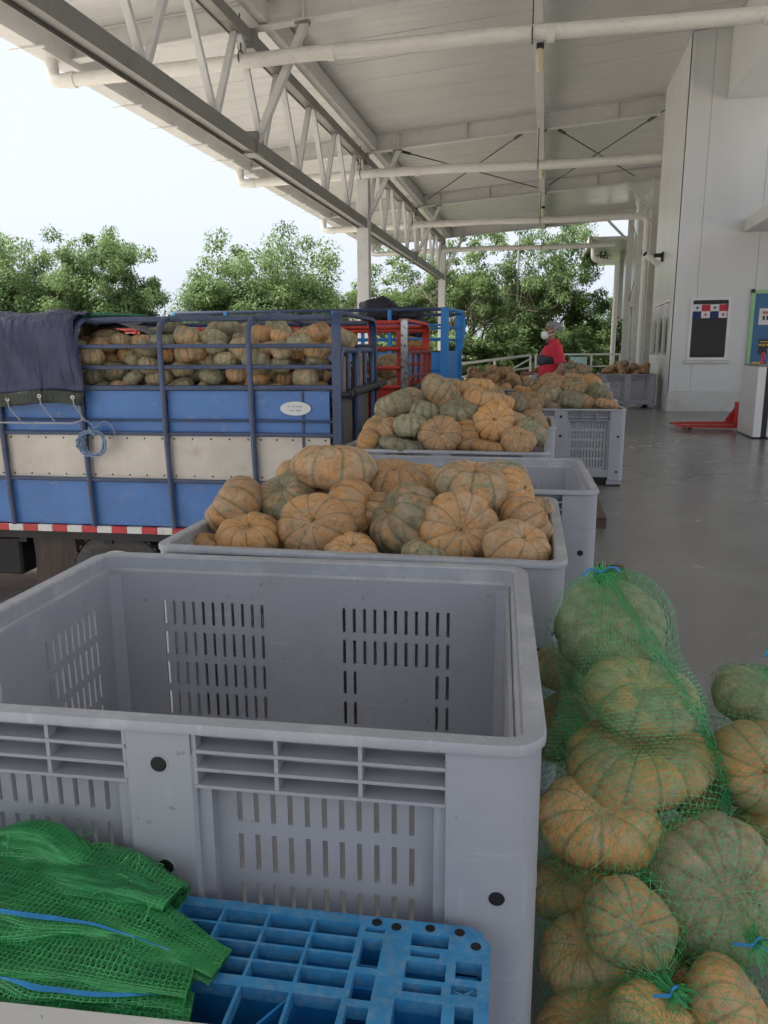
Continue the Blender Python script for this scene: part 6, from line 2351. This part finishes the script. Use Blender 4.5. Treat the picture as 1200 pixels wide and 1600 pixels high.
for s, nm in ((-1, 'l'), (1, 'r')):
    a, b = Vector(J['sh' + nm][:3]), Vector(J['el' + nm][:3])
    g = MB()
    g.tube([a + Vector((0, -s * .06, .012)), a + Vector((0, s * .01, .0)), a.lerp(b, .35), a.lerp(b, .78)], [.075, .082, .078, .074], 14, cap=False)
    o = g.build('sleeve', M['shirt'], shirt, 60)
    a, b, c = Vector(J['hp' + nm][:3]), Vector(J['kn' + nm][:3]), Vector(J['an' + nm][:3])
    g = MB()
    g.tube([a + Vector((0, -s * .02, .10)), a, a.lerp(b, .5), b, b.lerp(c, .5), c + Vector((0, 0, -.01))], [.115, .118, .098, .080, .072, .068], 16, cap=False)
    o = g.build('trouser_leg', M['jeans'], per, 60)
    g = MB()
    g.grid([[(c.x + dx + .075 * w_ * math.cos(2 * PI * k / 16) * lx, c.y + .050 * w_ * math.sin(2 * PI * k / 16), zz) for k in range(16)] for (dx, lx, w_, zz) in ((-.06, 1.9, 1, 0.001), (-.06, 1.9, 1.04, .03), (-.045, 1.6, .98, .06), (.0, 1.0, .95, .10))], closed_u=True)
    g.build('shoe', M['black'], per, 60)
loft('trouser_waist', M['jeans'], per, [((0, 0, .84), .135, .185, 0), ((0, 0, .92), .140, .185, 0), ((-.005, 0, 1.02), .140, .178, 0)])
# face, hair, mask
g = MB()
pts = []
for i in range(13):
    ph = PI * .60 * i / 12
    pts.append([Vector((.012, 0, 1.655)) + Vector((.108 * math.sin(ph) * math.cos(t) * (1 if math.cos(t) > 0 else .86), .088 * math.sin(ph) * math.sin(t), .098 * math.cos(ph))) * (1 + .05 * noise.noise(Vector((math.cos(t) * 4, math.sin(t) * 4, i * .7)))) + Vector((.02 * (i / 12) * (math.cos(t) + .4), 0, (.05 * (i / 12) * (1 if math.cos(t) < -.3 else 0)))) for t in [2 * PI * k / 24 for k in range(24)]])
g.grid(pts, closed_u=True)
g.build('hair', M['hair'], per, 80)
blob('mask', M['mask'], per, (-.098, 0, 1.568), (.052, .062, .058), 2, (18, 14), .08)
g = MB()
g.tube([(-.085, -.055, 1.60), (-.03, -.082, 1.625), (.03, -.084, 1.635)], .004, 5)
g.tube([(-.085, -.055, 1.55), (-.03, -.078, 1.575), (.03, -.084, 1.60)], .004, 5)
g.build('mask_strap', M['mask'], per)
for s in (-1, 1):
    blob('ear', M['skin'], per, (.012, s * .083, 1.622), (.020, .010, .032), 4, (12, 10), .1)
    blob('eye', M['black'], per, (-.085, s * .032, 1.648), (.008, .012, .006), 4, (10, 8), .02)
blob('nose', M['skin'], per, (-.100, 0, 1.622), (.018, .014, .024), 6, (10, 8), .05)
# pouch and strap
g = MB()
g.grid([[(-.155 - .035 * math.sin(PI * j / 10) + .28 * (abs(i - 6) / 6) ** 2.2 * .55, -.215 + .43 * i / 12, 1.235 + (.075 * (1 - .45 * (abs(i - 6) / 6) ** 2)) * math.cos(PI * j / 10)) for i in range(13)] for j in range(11)])
o = g.build('pouch', M['navy'], per, 70)
m_ = o.modifiers.new('thick', 'SOLIDIFY')
m_.thickness = .03
g = MB()
pth = cat([(-.02, -.212, 1.27), (.09, -.150, 1.38), (.06, -.03, 1.475), (-.075, .06, 1.45), (-.145, .12, 1.34), (-.14, .16, 1.26)], 6)
for a, b in zip(pth[:-1], pth[1:]):
    g.bar(a, b + (b - a) * .1, .035, .008, (a - Vector((0, 0, 1.2))).normalized())
pth = cat([(-.01, -.222, 1.24), (.10, -.19, 1.235), (.158, -.06, 1.235), (.155, .08, 1.235), (.09, .19, 1.235), (-.02, .222, 1.24)], 6)
for a, b in zip(pth[:-1], pth[1:]):
    g.bar(a, b + (b - a) * .1, .008, .035)
g.build('strap', M['navy'], per)
g = MB()
for s in (-1, 1):
    g.add([(.02, s * .075, 1.50), (-.065, s * .015, 1.475), (-.09, s * .05, 1.43), (.0, s * .125, 1.462)], [(0, 1, 2, 3)])
o = g.build('collar', M['navy'], shirt)
m_ = o.modifiers.new('thick', 'SOLIDIFY')
m_.thickness = .008

# ------------------------------------------------------------------ trees
def tree_mesh(seed, H, spread, trunk_h, nclump, leaf_n, leaf, droop=.2, multi=1, flat=.75, bare=0):
    rnd = random.Random(seed)
    tg = MB()
    tips = []
    def branch(p, d, L, r, depth):
        pts, rr = [p], [r]
        n_ = 4
        for i in range(n_):
            d = (d + Vector((rnd.uniform(-.22, .22), rnd.uniform(-.22, .22), rnd.uniform(-.08, .16)))).normalized()
            p = p + d * (L / n_)
            pts.append(p)
            rr.append(r * (1 - .45 * (i + 1) / n_))
        tg.tube(pts, rr, 6 if depth < 2 else 4, cap=False)
        if depth >= 2:
            tips.append(p)
            tips.append(pts[2])
        if depth < 3:
            for k in range(rnd.choice((2, 3, 3))):
                a = rnd.uniform(0, 2 * PI)
                o_ = Vector((math.cos(a), math.sin(a), rnd.uniform(-.05, .7))).normalized()
                branch(pts[rnd.choice((2, 3, 4))] if k else p, (d * .55 + o_ * .8).normalized(), L * rnd.uniform(.6, .82), r * .5, depth + 1)
    for m_ in range(multi):
        a = 2 * PI * m_ / multi + rnd.random()
        d0 = Vector((math.cos(a) * .28, math.sin(a) * .28, 1)).normalized() if multi > 1 else Vector((.05, .03, 1)).normalized()
        p0 = Vector((math.cos(a) * .25 * (multi > 1), math.sin(a) * .25 * (multi > 1), -.1))
        r0 = .030 * H / (multi ** .5)
        tg.tube([p0, p0 + d0 * trunk_h * .5 + Vector((.05, 0, 0)), p0 + d0 * trunk_h], [r0 * 1.35, r0, r0 * .85], 10, cap=False)
        for k in range(5 if multi == 1 else 3):
            b = rnd.uniform(0, 2 * PI)
            branch(p0 + d0 * trunk_h * rnd.uniform(.75, 1.0), Vector((math.cos(b), math.sin(b), rnd.uniform(.5, 1.3))).normalized(), H * .24, r0 * .55, 0)
    # clump centres fill an uneven crown around the tips
    cz = (trunk_h + H) / 2
    hz = (H - trunk_h) / 2
    cl = []
    while len(cl) < nclump:
        if rnd.random() < .5 and tips:
            c = rnd.choice(tips) + Vector((rnd.gauss(0, .25), rnd.gauss(0, .25), rnd.gauss(.1, .25)))
        else:
            v = Vector((rnd.gauss(0, 1), rnd.gauss(0, 1), rnd.gauss(0, 1))).normalized() * (rnd.random() ** .38)
            w = 1 + .42 * noise.noise(v * 1.8 + Vector((seed, 0, 0)))
            c = Vector((v.x * spread * w, v.y * spread * w, cz + v.z * hz * w * 1.0))
        q = Vector((c.x / spread, c.y / spread, (c.z - cz) / hz))
        if q.length > 1.22 or c.z < trunk_h * .55:
            continue
        cl.append(c)
    V, F, MI = [], [], []
    for c in cl:
        rad = rnd.uniform(.38, .85) * spread / 4.2
        mi = rnd.choice((0, 0, 1, 2))
        for k in range(leaf_n):
            v = Vector((rnd.gauss(0, 1), rnd.gauss(0, 1), rnd.gauss(0, 1))).normalized() * (rnd.random() ** .4) * rad
            p = c + Vector((v.x, v.y, v.z * flat - droop * (v.x * v.x + v.y * v.y) / rad * .5))
            ld = Vector((v.x, v.y, rnd.uniform(-.9, .35) * rad)).normalized()
            sd = ld.cross(Vector((rnd.uniform(-.5, .5), rnd.uniform(-.5, .5), 1))).normalized()
            up = sd.cross(ld)
            l_ = leaf * rnd.uniform(.7, 1.3)
            w_ = l_ * .30
            b = len(V)
            V.extend((p, p + ld * l_ * .5 + sd * w_ - up * l_ * .06, p + ld * l_ - up * l_ * .15, p + ld * l_ * .5 - sd * w_ - up * l_ * .06))
            F.append((b, b + 1, b + 2, b + 3))
            MI.append(mi)
    cg = MB()
    cg.v, cg.f, cg.mi = [tuple(p) for p in V], F, MI
    if bare:
        for k in range(bare):
            p = rnd.choice(tips)
            d = Vector((rnd.uniform(-1, 1), rnd.uniform(-1, 1), rnd.uniform(-.2, .6))).normalized()
            pts = [p]
            for i in range(4):
                d = (d + Vector((rnd.uniform(-.4, .4), rnd.uniform(-.4, .4), rnd.uniform(-.3, .3)))).normalized()
                pts.append(pts[-1] + d * .42)
            tg.tube(pts, [.022, .018, .014, .01, .006], 4, cap=False)
    return tg.mesh('trunk', M['bark'], 60, fix=False), cg

def crown_mats(k):
    return ([M['leaf'], M['leaf_pale'], M['leaf_dark']], [M['leaf_dark'], M['leaf'], M['leaf_dark']], [M['leaf_pale'], M['leaf'], M['leaf_pale']])[k]
TK = {}
def kind(name, mk, *a, **kw):
    tm, cg = tree_mesh(*a, **kw)
    TK[name] = (tm, cg.mesh('crown', crown_mats(mk), None, fix=False))
kind('round', 0, 11, 9.6, 4.3, 2.2, 320, 230, .175)
kind('wide', 0, 12, 9.2, 4.9, 2.0, 350, 240, .175)
kind('airy', 2, 13, 10.2, 3.5, 2.6, 160, 150, .175, multi=4)
kind('deep', 0, 14, 10.8, 3.9, 2.4, 190, 190, .18, droop=.5, bare=40)
kind('shrub', 2, 15, 3.2, 2.3, .3, 90, 90, .22)
def tree(name, px, dist, kd, sc_, lab, cat_='tree', rot=None, group=None):
    a = math.atan((px - 600) / 1200) - R(11.7)
    t = tag(empty(name, (dist * math.sin(a), dist * math.cos(a), GZ), rot if rot is not None else px * .37), lab, cat_, group)
    s = sc_ if isinstance(sc_, tuple) else (sc_, sc_, sc_)
    t.scale = s
    link('trunk', TK[kd][0], t)
    link('crown', TK[kd][1], t)
    return t
G_ = 'trees beyond the yard'
tree('leafy_tree', -30, 44, 'wide', (.9, .9, .86), 'green tree at the far left edge above the tarp', group=G_)
tree('leafy_tree', 168, 41, 'round', (.74, .74, .86), 'tall green tree above the tarp end of the near truck', group=G_)
tree('leafy_tree', 85, 46, 'wide', (.62, .62, .80), 'thin pale tree between the two left trees', group=G_)
tree('leafy_tree', 412, 43, 'wide', (.94, .94, .90), 'broad round green tree above the middle of the near truck', group=G_)
tree('leafy_tree', 500, 56, 'round', .74, 'lower green tree left of the grey column', group=G_)
tree('leafy_tree', 640, 50, 'airy', (1.15, 1.15, .88), 'loose pale tree between the two canopy columns', group=G_)
tree('leafy_tree', 742, 46, 'airy', (.85, .85, .98), 'pale tree with several trunks beyond the end of the dock', group=G_)
tree('leafy_tree', 862, 47, 'deep', (.78, .78, .98), 'tall deep green tree above the person, at the end of the dock', group=G_)
tree('leafy_tree', 800, 60, 'round', .80, 'green tree behind the tall one at the end of the dock', group=G_)
tree('leafy_tree', 930, 55, 'deep', (.6, .6, .55), 'low dark tree with bare twigs near the far downpipe', group=G_)
SH = [(590, 48, 1.0), (668, 44, .9), (705, 42, 1.0), (770, 43, .95), (815, 45, 1.15), (885, 43, 1.1), (925, 46, 1.2), (965, 48, 1.3), (455, 60, 1.4), (560, 62, 1.2), (-10, 52, 1.3), (230, 56, .9)]
SHL = ['left of the far column', 'between the columns', 'left of the many-trunked tree', 'right of the many-trunked tree', 'left of the tall deep green tree', 'right of the person', 'near the hanging sign', 'at the far downpipe', 'under the lower tree', 'right of the lower tree', 'at the far left', 'between the left trees']
for (px, d, s), l in zip(SH, SHL):
    tree('bush', px, d, 'shrub', s, 'pale green bush ' + l, 'bush', group='bushes beyond the yard')
# closed belt of distant woodland
wd = MB()
rnd = random.Random(5)
V, F, MI = [], [], []
for k in range(15000):
    a = R(rnd.uniform(-75, 40))
    d = rnd.uniform(95, 130)
    h = 4.5 + 2.2 * noise.noise(Vector((a * 9, 0, 0))) + 1.2 * noise.noise(Vector((a * 31, 2, 0)))
    p = Vector((d * math.sin(a), d * math.cos(a), GZ + h * rnd.random() ** .6))
    l_ = rnd.uniform(.7, 1.4)
    ld = Vector((rnd.uniform(-1, 1), rnd.uniform(-1, 1), rnd.uniform(-.6, .6))).normalized()
    sd = ld.cross(Vector((rnd.uniform(-.6, .6), rnd.uniform(-.6, .6), 1))).normalized()
    b = len(V)
    V.extend((p, p + ld * l_ * .5 + sd * l_ * .35, p + ld * l_, p + ld * l_ * .5 - sd * l_ * .35))
    F.append((b, b + 1, b + 2, b + 3))
    MI.append(rnd.choice((0, 1, 2)))
wd.v, wd.f, wd.mi = [tuple(p) for p in V], F, MI
tag(wd.build('distant_woodland', crown_mats(0), fix=False), 'far belt of green woodland beyond the yard', 'woodland', kind='stuff')
a = math.atan(203 / 1200) - R(11.7)
pl = tag(empty('light_pole', (45 * math.sin(a), 45 * math.cos(a), GZ)), 'thin grey pole standing before the trees beyond the dock', 'pole')
g = MB()
g.tube([(0, 0, 0), (0, 0, 4), (0, 0, 8.4)], [.09, .075, .055], 10)
g.build('shaft', M['grey_pole'], pl, 40)
g = MB()
g.box(-.12, .12, -.12, .12, 0, .25, .01)
g.build('base', M['grey_pole'], pl)

# ------------------------------------------------------------------ keep the pumpkins the picture shows; name each by its place
bpy.context.view_layer.update()
dg = bpy.context.evaluated_depsgraph_get()
dg.update()
keep_always = {t[10] for t in NB}
pk = [o for o in col.objects if o.get('category') == 'pumpkin' and o.get('label') not in keep_always]
CAMS = [Vector((0, 0, 1.4)), Vector((-.45, 0, 1.45)), Vector((.45, 0, 1.45)), Vector((0, .1, 1.75))]
cm = cam.matrix_world.inverted()
FPX = 1200.0
def project(p):
    q = cm @ p
    return (600 + FPX * q.x / -q.z, 800 - FPX * q.y / -q.z, -q.z)
dirs = []
for i in range(26):
    zz = 1 - 2 * (i + .5) / 26
    a = i * 2.39996
    s_ = math.sqrt(1 - zz * zz)
    dirs.append(Vector((s_ * math.cos(a) * .93, s_ * math.sin(a) * .93, zz * .60)))
score = {}
BAKED = None
BAKED = [(9,35,48723),(7,31,29715),(6,24,37048),(8,36,52346),(6,24,27888),(10,42,76407),(5,21,25235),(10,39,64182),(7,32,45079),(7,30,45614),(4,17,10967),(10,40,52565),(7,31,29526),(0,1,393),(3,13,8223),(1,5,3202),(2,10,4213),(5,21,15247),(0,0,0),(1,3,2400),(4,13,14103),(1,5,3025),(0,2,497),(5,24,12747),(0,2,642),(2,10,5692),(0,0,0),(12,50,21950),(6,24,12024),(11,44,17385),(4,18,6901),(10,40,10714),(9,36,17208),(11,44,22062),(8,34,17195),(4,18,8321),(3,15,6989),(10,42,19313),(9,37,11887),(8,33,12566),(8,31,10026),(6,27,10898),(4,17,3988),(6,26,5873),(3,12,2073),(4,19,3221),(2,11,2691),(1,5,1283),(0,0,0),(5,20,4481),(5,22,4802),(6,24,5076),(10,41,8673),(8,32,7864),(11,46,7541),(6,24,5907),(9,36,7001),(4,16,3435),(3,13,1485),(3,19,1867),(9,32,3335),(8,30,4522),(5,20,2761),(5,22,2101),(3,12,1363),(0,0,0),(0,1,45),(2,7,761),(0,0,0),(0,0,0),(0,0,0),(0,0,0),(0,0,0),(0,0,0),(0,0,0),(0,0,0),(0,0,0),(0,0,0),(0,0,0),(0,1,94),(0,4,317),(0,0,0),(0,0,0),(0,0,0),(0,0,0),(0,0,0),(0,0,0),(0,0,0),(0,0,0),(0,0,0),(0,0,0),(0,0,0),(0,2,161),(0,0,0),(0,0,0),(0,0,0),(0,0,0),(1,12,2641),(3,23,3974),(7,29,6520),(0,0,0),(3,14,2377),(0,0,0),(0,0,0),(0,0,0),(0,0,0),(0,0,0),(0,0,0),(0,0,0),(0,0,0),(0,0,0),(0,0,0),(0,0,0),(0,0,0),(0,0,0),(0,0,0),(0,0,0),(0,0,0),(0,0,0),(0,1,27),(0,0,0),(0,0,0),(0,0,0),(0,0,0),(0,0,0),(0,0,0),(0,0,0),(0,0,0),(1,1,231),(6,16,1623),(0,3,66),(0,0,0),(0,2,42),(1,4,346),(0,1,24),(1,14,560),(0,10,246),(0,0,0),(1,21,590),(0,0,0),(2,14,572),(0,4,76),(0,0,0),(2,8,695),(12,41,3297),(0,24,524),(11,47,2449),(0,0,0),(6,25,1671),(3,15,693),(9,38,3022),(5,20,1483),(0,0,0),(0,0,0),(0,0,0),(0,0,0),(0,0,0),(0,0,0),(0,0,0),(0,0,0),(0,0,0),(0,0,0),(0,0,0),(0,0,0),(0,0,0),(0,0,0),(0,0,0),(0,0,0),(0,0,0),(0,0,0),(0,0,0),(3,15,381),(0,0,0),(0,3,45),(0,0,0),(0,2,38),(0,0,0),(2,10,361),(1,10,443),(1,3,168),(0,0,0),(4,23,1185),(0,0,0),(1,4,218),(3,18,644),(8,32,1624),(0,0,0),(0,1,23),(0,0,0),(0,0,0),(0,0,0),(0,0,0),(0,0,0),(0,0,0),(0,0,0),(0,0,0),(0,0,0),(0,2,31),(0,0,0),(0,6,114),(0,14,261),(0,0,0),(0,0,0),(0,0,0),(0,3,66),(0,0,0),(0,1,14),(0,4,60),(3,29,1171),(2,8,477),(0,0,0),(0,4,58),(3,12,762),(0,0,0),(6,32,1623),(0,1,17),(0,2,35),(0,5,100),(7,32,1530),(7,23,828),(2,3,143),(0,0,0),(0,0,0),(1,3,89),(0,0,0),(0,0,0),(0,1,9),(0,1,9),(0,0,0),(3,13,316),(1,1,97),(0,0,0),(0,0,0),(8,32,687),(0,0,0),(0,0,0),(2,7,184),(0,0,0),(4,16,348),(0,0,0),(0,0,0),(8,32,671),(7,26,786),(0,0,0),(0,0,0),(1,4,156),(3,9,204),(9,37,793),(11,44,1567),(9,36,1212),(9,36,821),(0,0,0),(2,9,134),(13,52,1696),(11,44,1307),(10,40,1107),(0,0,0),(0,0,0),(0,0,0),(0,0,0),(0,0,0),(0,0,0),(0,0,0),(0,0,0),(0,0,0),(0,0,0),(0,0,0),(0,0,0),(0,0,0),(0,2,20),(0,0,0),(0,0,0),(0,3,32),(0,7,109),(0,0,0),(0,0,0),(0,0,0),(0,1,12),(0,1,14),(0,0,0),(1,13,275),(0,13,164),(1,4,169),(1,1,62),(2,9,192),(0,5,39),(0,0,0),(0,0,0),(0,9,64),(0,11,122),(7,24,774),(0,4,38),(1,2,412),(0,0,0),(0,0,0),(3,12,2349),(0,1,84),(0,0,0),(1,7,827),(4,17,4156),(0,0,0),(0,1,86),(0,0,0),(0,0,0),(0,0,0),(0,0,0),(0,0,0),(0,5,302),(0,0,0),(0,1,51),(2,8,1733),(0,1,86),(1,3,958),(1,4,583),(0,0,0),(0,1,91),(10,41,10213),(1,6,761),(0,1,51),(2,9,1337),(7,28,4590),(0,0,0),(3,12,2436),(0,2,95),(0,0,0),(8,31,6336),(8,29,6916),(0,0,0),(6,25,4380),(0,0,0),(3,8,2188),(3,11,1731),(9,35,8365),(4,11,1808),(12,47,9332),(0,0,0),(2,7,1298),(0,0,0),(1,6,976),(11,42,6712),(0,0,0),(0,0,0),(0,0,0),(0,0,0),(8,30,5030),(1,4,489),(8,32,5355),(0,0,0),(1,3,674),(0,0,0),(0,0,0),(0,0,0),(0,0,0),(5,20,3727),(0,0,0),(8,33,5495),(0,0,0),(9,34,9740),(0,0,0),(1,2,539),(1,5,1292),(7,29,5028),(2,7,1131),(0,0,0),(5,16,2590),(0,0,0),(0,0,0),(11,43,7914),(5,22,4138),(0,0,0),(7,28,3780),(10,41,6421),(0,0,0),(0,0,0),(0,0,0),(2,9,1991),(9,38,10481),(1,4,588),(3,10,2496),(0,0,0),(2,9,1624),(0,0,0),(0,0,0),(5,21,3816),(12,41,6905),(6,23,7714),(0,0,0),(0,0,0),(9,35,5989),(0,0,0),(0,0,0),(0,2,102),(0,0,0),(0,0,0),(0,0,0),(1,3,400),(8,31,4335),(8,32,4488),(0,0,0),(5,18,4330),(8,33,4524),(2,9,1020),(1,5,640),(0,2,121),(8,32,5143),(5,22,3548),(8,32,6762),(2,10,1247),(9,36,8116),(1,2,426),(0,0,0),(5,21,5252),(10,41,10358),(9,36,6163),(10,38,8675),(3,11,1376),(0,3,212),(0,0,0),(0,0,0),(0,0,0),(0,0,0),(0,0,0),(0,0,0),(0,0,0),(0,0,0),(0,0,0),(0,0,0),(0,0,0),(0,0,0),(0,2,249),(0,0,0),(0,1,86),(0,0,0),(0,0,0),(0,0,0),(0,0,0),(0,0,0),(0,0,0),(0,0,0),(0,0,0),(0,0,0),(0,0,0),(0,0,0),(0,2,137),(0,0,0),(1,6,1000),(2,11,1702),(0,4,325),(0,0,0),(0,5,509),(0,0,0),(0,0,0),(0,0,0),(0,2,139),(0,0,0),(0,3,301),(3,9,2167),(0,3,189),(2,6,1508),(0,0,0),(0,0,0),(0,0,0),(0,0,0),(3,11,1665),(0,0,0),(1,4,589),(0,1,61),(0,1,62),(6,23,6395),(1,7,767),(3,20,2987),(4,15,3328),(0,0,0),(1,3,855),(3,14,2099),(1,5,871),(3,14,3636),(0,1,55),(2,11,1339),(0,0,0),(0,0,0),(0,0,0),(0,0,0),(0,0,0),(0,0,0),(0,0,0),(3,11,1078),(0,0,0),(0,0,0),(0,0,0),(0,0,0),(0,0,0),(0,0,0),(0,0,0),(0,0,0),(0,0,0),(0,0,0),(0,0,0),(0,0,0),(0,0,0),(0,2,99),(0,0,0),(0,0,0),(0,0,0),(0,0,0),(0,1,39),(0,0,0),(0,0,0),(0,0,0),(0,0,0),(0,0,0),(0,0,0),(1,1,345),(1,3,534),(0,0,0),(0,0,0),(0,0,0),(0,0,0),(0,0,0),(0,0,0),(11,40,5366),(0,0,0),(1,9,933),(0,0,0),(0,0,0),(0,0,0),(0,0,0),(0,0,0),(0,0,0),(0,0,0),(0,0,0),(1,2,474),(0,0,0),(0,0,0),(0,0,0),(8,31,4089),(0,0,0),(0,0,0),(0,0,0),(1,3,395),(0,1,50),(0,1,38),(0,0,0),(4,18,2995)]
for k_, o in enumerate(pk):
    if BAKED:
        score[o.name] = BAKED[k_]
        continue
    mw = o.matrix_world
    vis_main = vis_any = 0
    for d in dirs:
        p = mw @ d
        for ci, c in enumerate(CAMS):
            ray = p - c
            L = ray.length
            if ray.dot(p - mw.translation) > 0:
                continue
            hit = sc.ray_cast(dg, c, ray.normalized(), distance=L + .3)
            if hit[0] and (hit[4] == o or hit[4].name == o.name or (hit[1] - c).length > L - .012):
                vis_any += 1
                if ci == 0:
                    x, y, _ = project(p)
                    if -10 < x < 1210 and -10 < y < 1610:
                        vis_main += 1
    pr = project(mw.translation)
    score[o.name] = (vis_main, vis_any, (FPX * max(o.scale) / pr[2]) ** 2 * (vis_main + .15 * vis_any))
drop = [o for o in pk if score[o.name][1] == 0]
for o in drop:
    for ch in list(o.children):
        bpy.data.objects.remove(ch)
    nm = o.name
    pk.remove(o)
    bpy.data.objects.remove(o)
pk.sort(key=lambda o: -score[o.name][2])
KEEP = 280
rest = pk[KEEP:]
pk = pk[:KEEP]
if rest:
    V, F, tint, loc, ribv = [], [], [], [], []
    for o in rest:
        b = len(V)
        mw = o.matrix_world
        rv = o.data.attributes['rib'].data
        for v in o.data.vertices:
            V.append(tuple(mw @ v.co))
            loc.append(v.co + Vector((b * .013, 0, 0)))
            tint.append(tuple(o.color))
        ribv += [a.value for a in rv]
        F += [tuple(i + b for i in p.vertices) for p in o.data.polygons]
    me = bpy.data.meshes.new('far_pumpkins')
    me.from_pydata(V, [], F)
    me.materials.append(M['pumpkin_far'])
    me.polygons.foreach_set('use_smooth', [True] * len(me.polygons))
    me.attributes.new('rib', 'FLOAT', 'POINT').data.foreach_set('value', ribv)
    me.attributes.new('local', 'FLOAT_VECTOR', 'POINT').data.foreach_set('vector', [c for p in loc for c in p])
    me.attributes.new('tint', 'FLOAT_COLOR', 'POINT').data.foreach_set('color', [c for p in tint for c in p])
    fp = link('far_pumpkins', me)
    tag(fp, 'barely visible pumpkins deep inside the truck loads and far heaps', 'pumpkins', kind='stuff')
    for o in rest:
        for ch in list(o.children):
            bpy.data.objects.remove(ch)
        bpy.data.objects.remove(o)

def ordinal(n):
    return '%d%s' % (n, 'th' if 10 <= n % 100 <= 20 else {1: 'st', 2: 'nd', 3: 'rd'}.get(n % 10, 'th'))
def hue(o):
    g_, r_ = o.color[0], o.color[1]
    return 'green' if g_ > .62 else ('orange' if r_ > .55 and g_ < .35 else ('tan' if g_ < .35 else 'olive'))
zones = {}
for o in pk:
    gname = o.get('group')
    if not gname:
        continue
    p = o.matrix_world.translation
    if gname == 'pumpkins loaded on the near blue truck':
        bay = 'by tarp' if p.x < -2.847 else ('middle posts' if p.x < -2.153 else 'by tailgate')
        row = 'lowest rail gap' if p.z < 1.275 else ('middle rail gap' if p.z < 1.425 else 'top')
        place = 'in %s of near truck, %s' % (row, bay) if row != 'top' else 'above upper rail of near truck, %s' % bay
    elif gname == 'pumpkins loaded on the red truck':
        place = 'in the red truck load'
    else:
        lab = o['label']
        place = lab[lab.index(' in the ') + 1:] if ' in the ' in lab else lab[lab.index(' at the ') + 1:] if ' at the ' in lab else lab[lab.index('pumpkin') + 8:]
    zones.setdefault(place, []).append(o)
for place, os_ in zones.items():
    os_.sort(key=lambda o: project(o.matrix_world.translation)[0])
    for i, o in enumerate(os_):
        where = 'leftmost' if i == 0 else ('rightmost' if i == len(os_) - 1 else ordinal(i + 1) + ' from the left')
        if len(os_) == 1:
            where = 'only one'
        o['label'] = ' '.join(('%s pumpkin, %s, %s' % (hue(o), where, place)).split()[:16])
print('pumpkins kept', len(pk), 'dropped', len(drop), 'joined', len(rest))
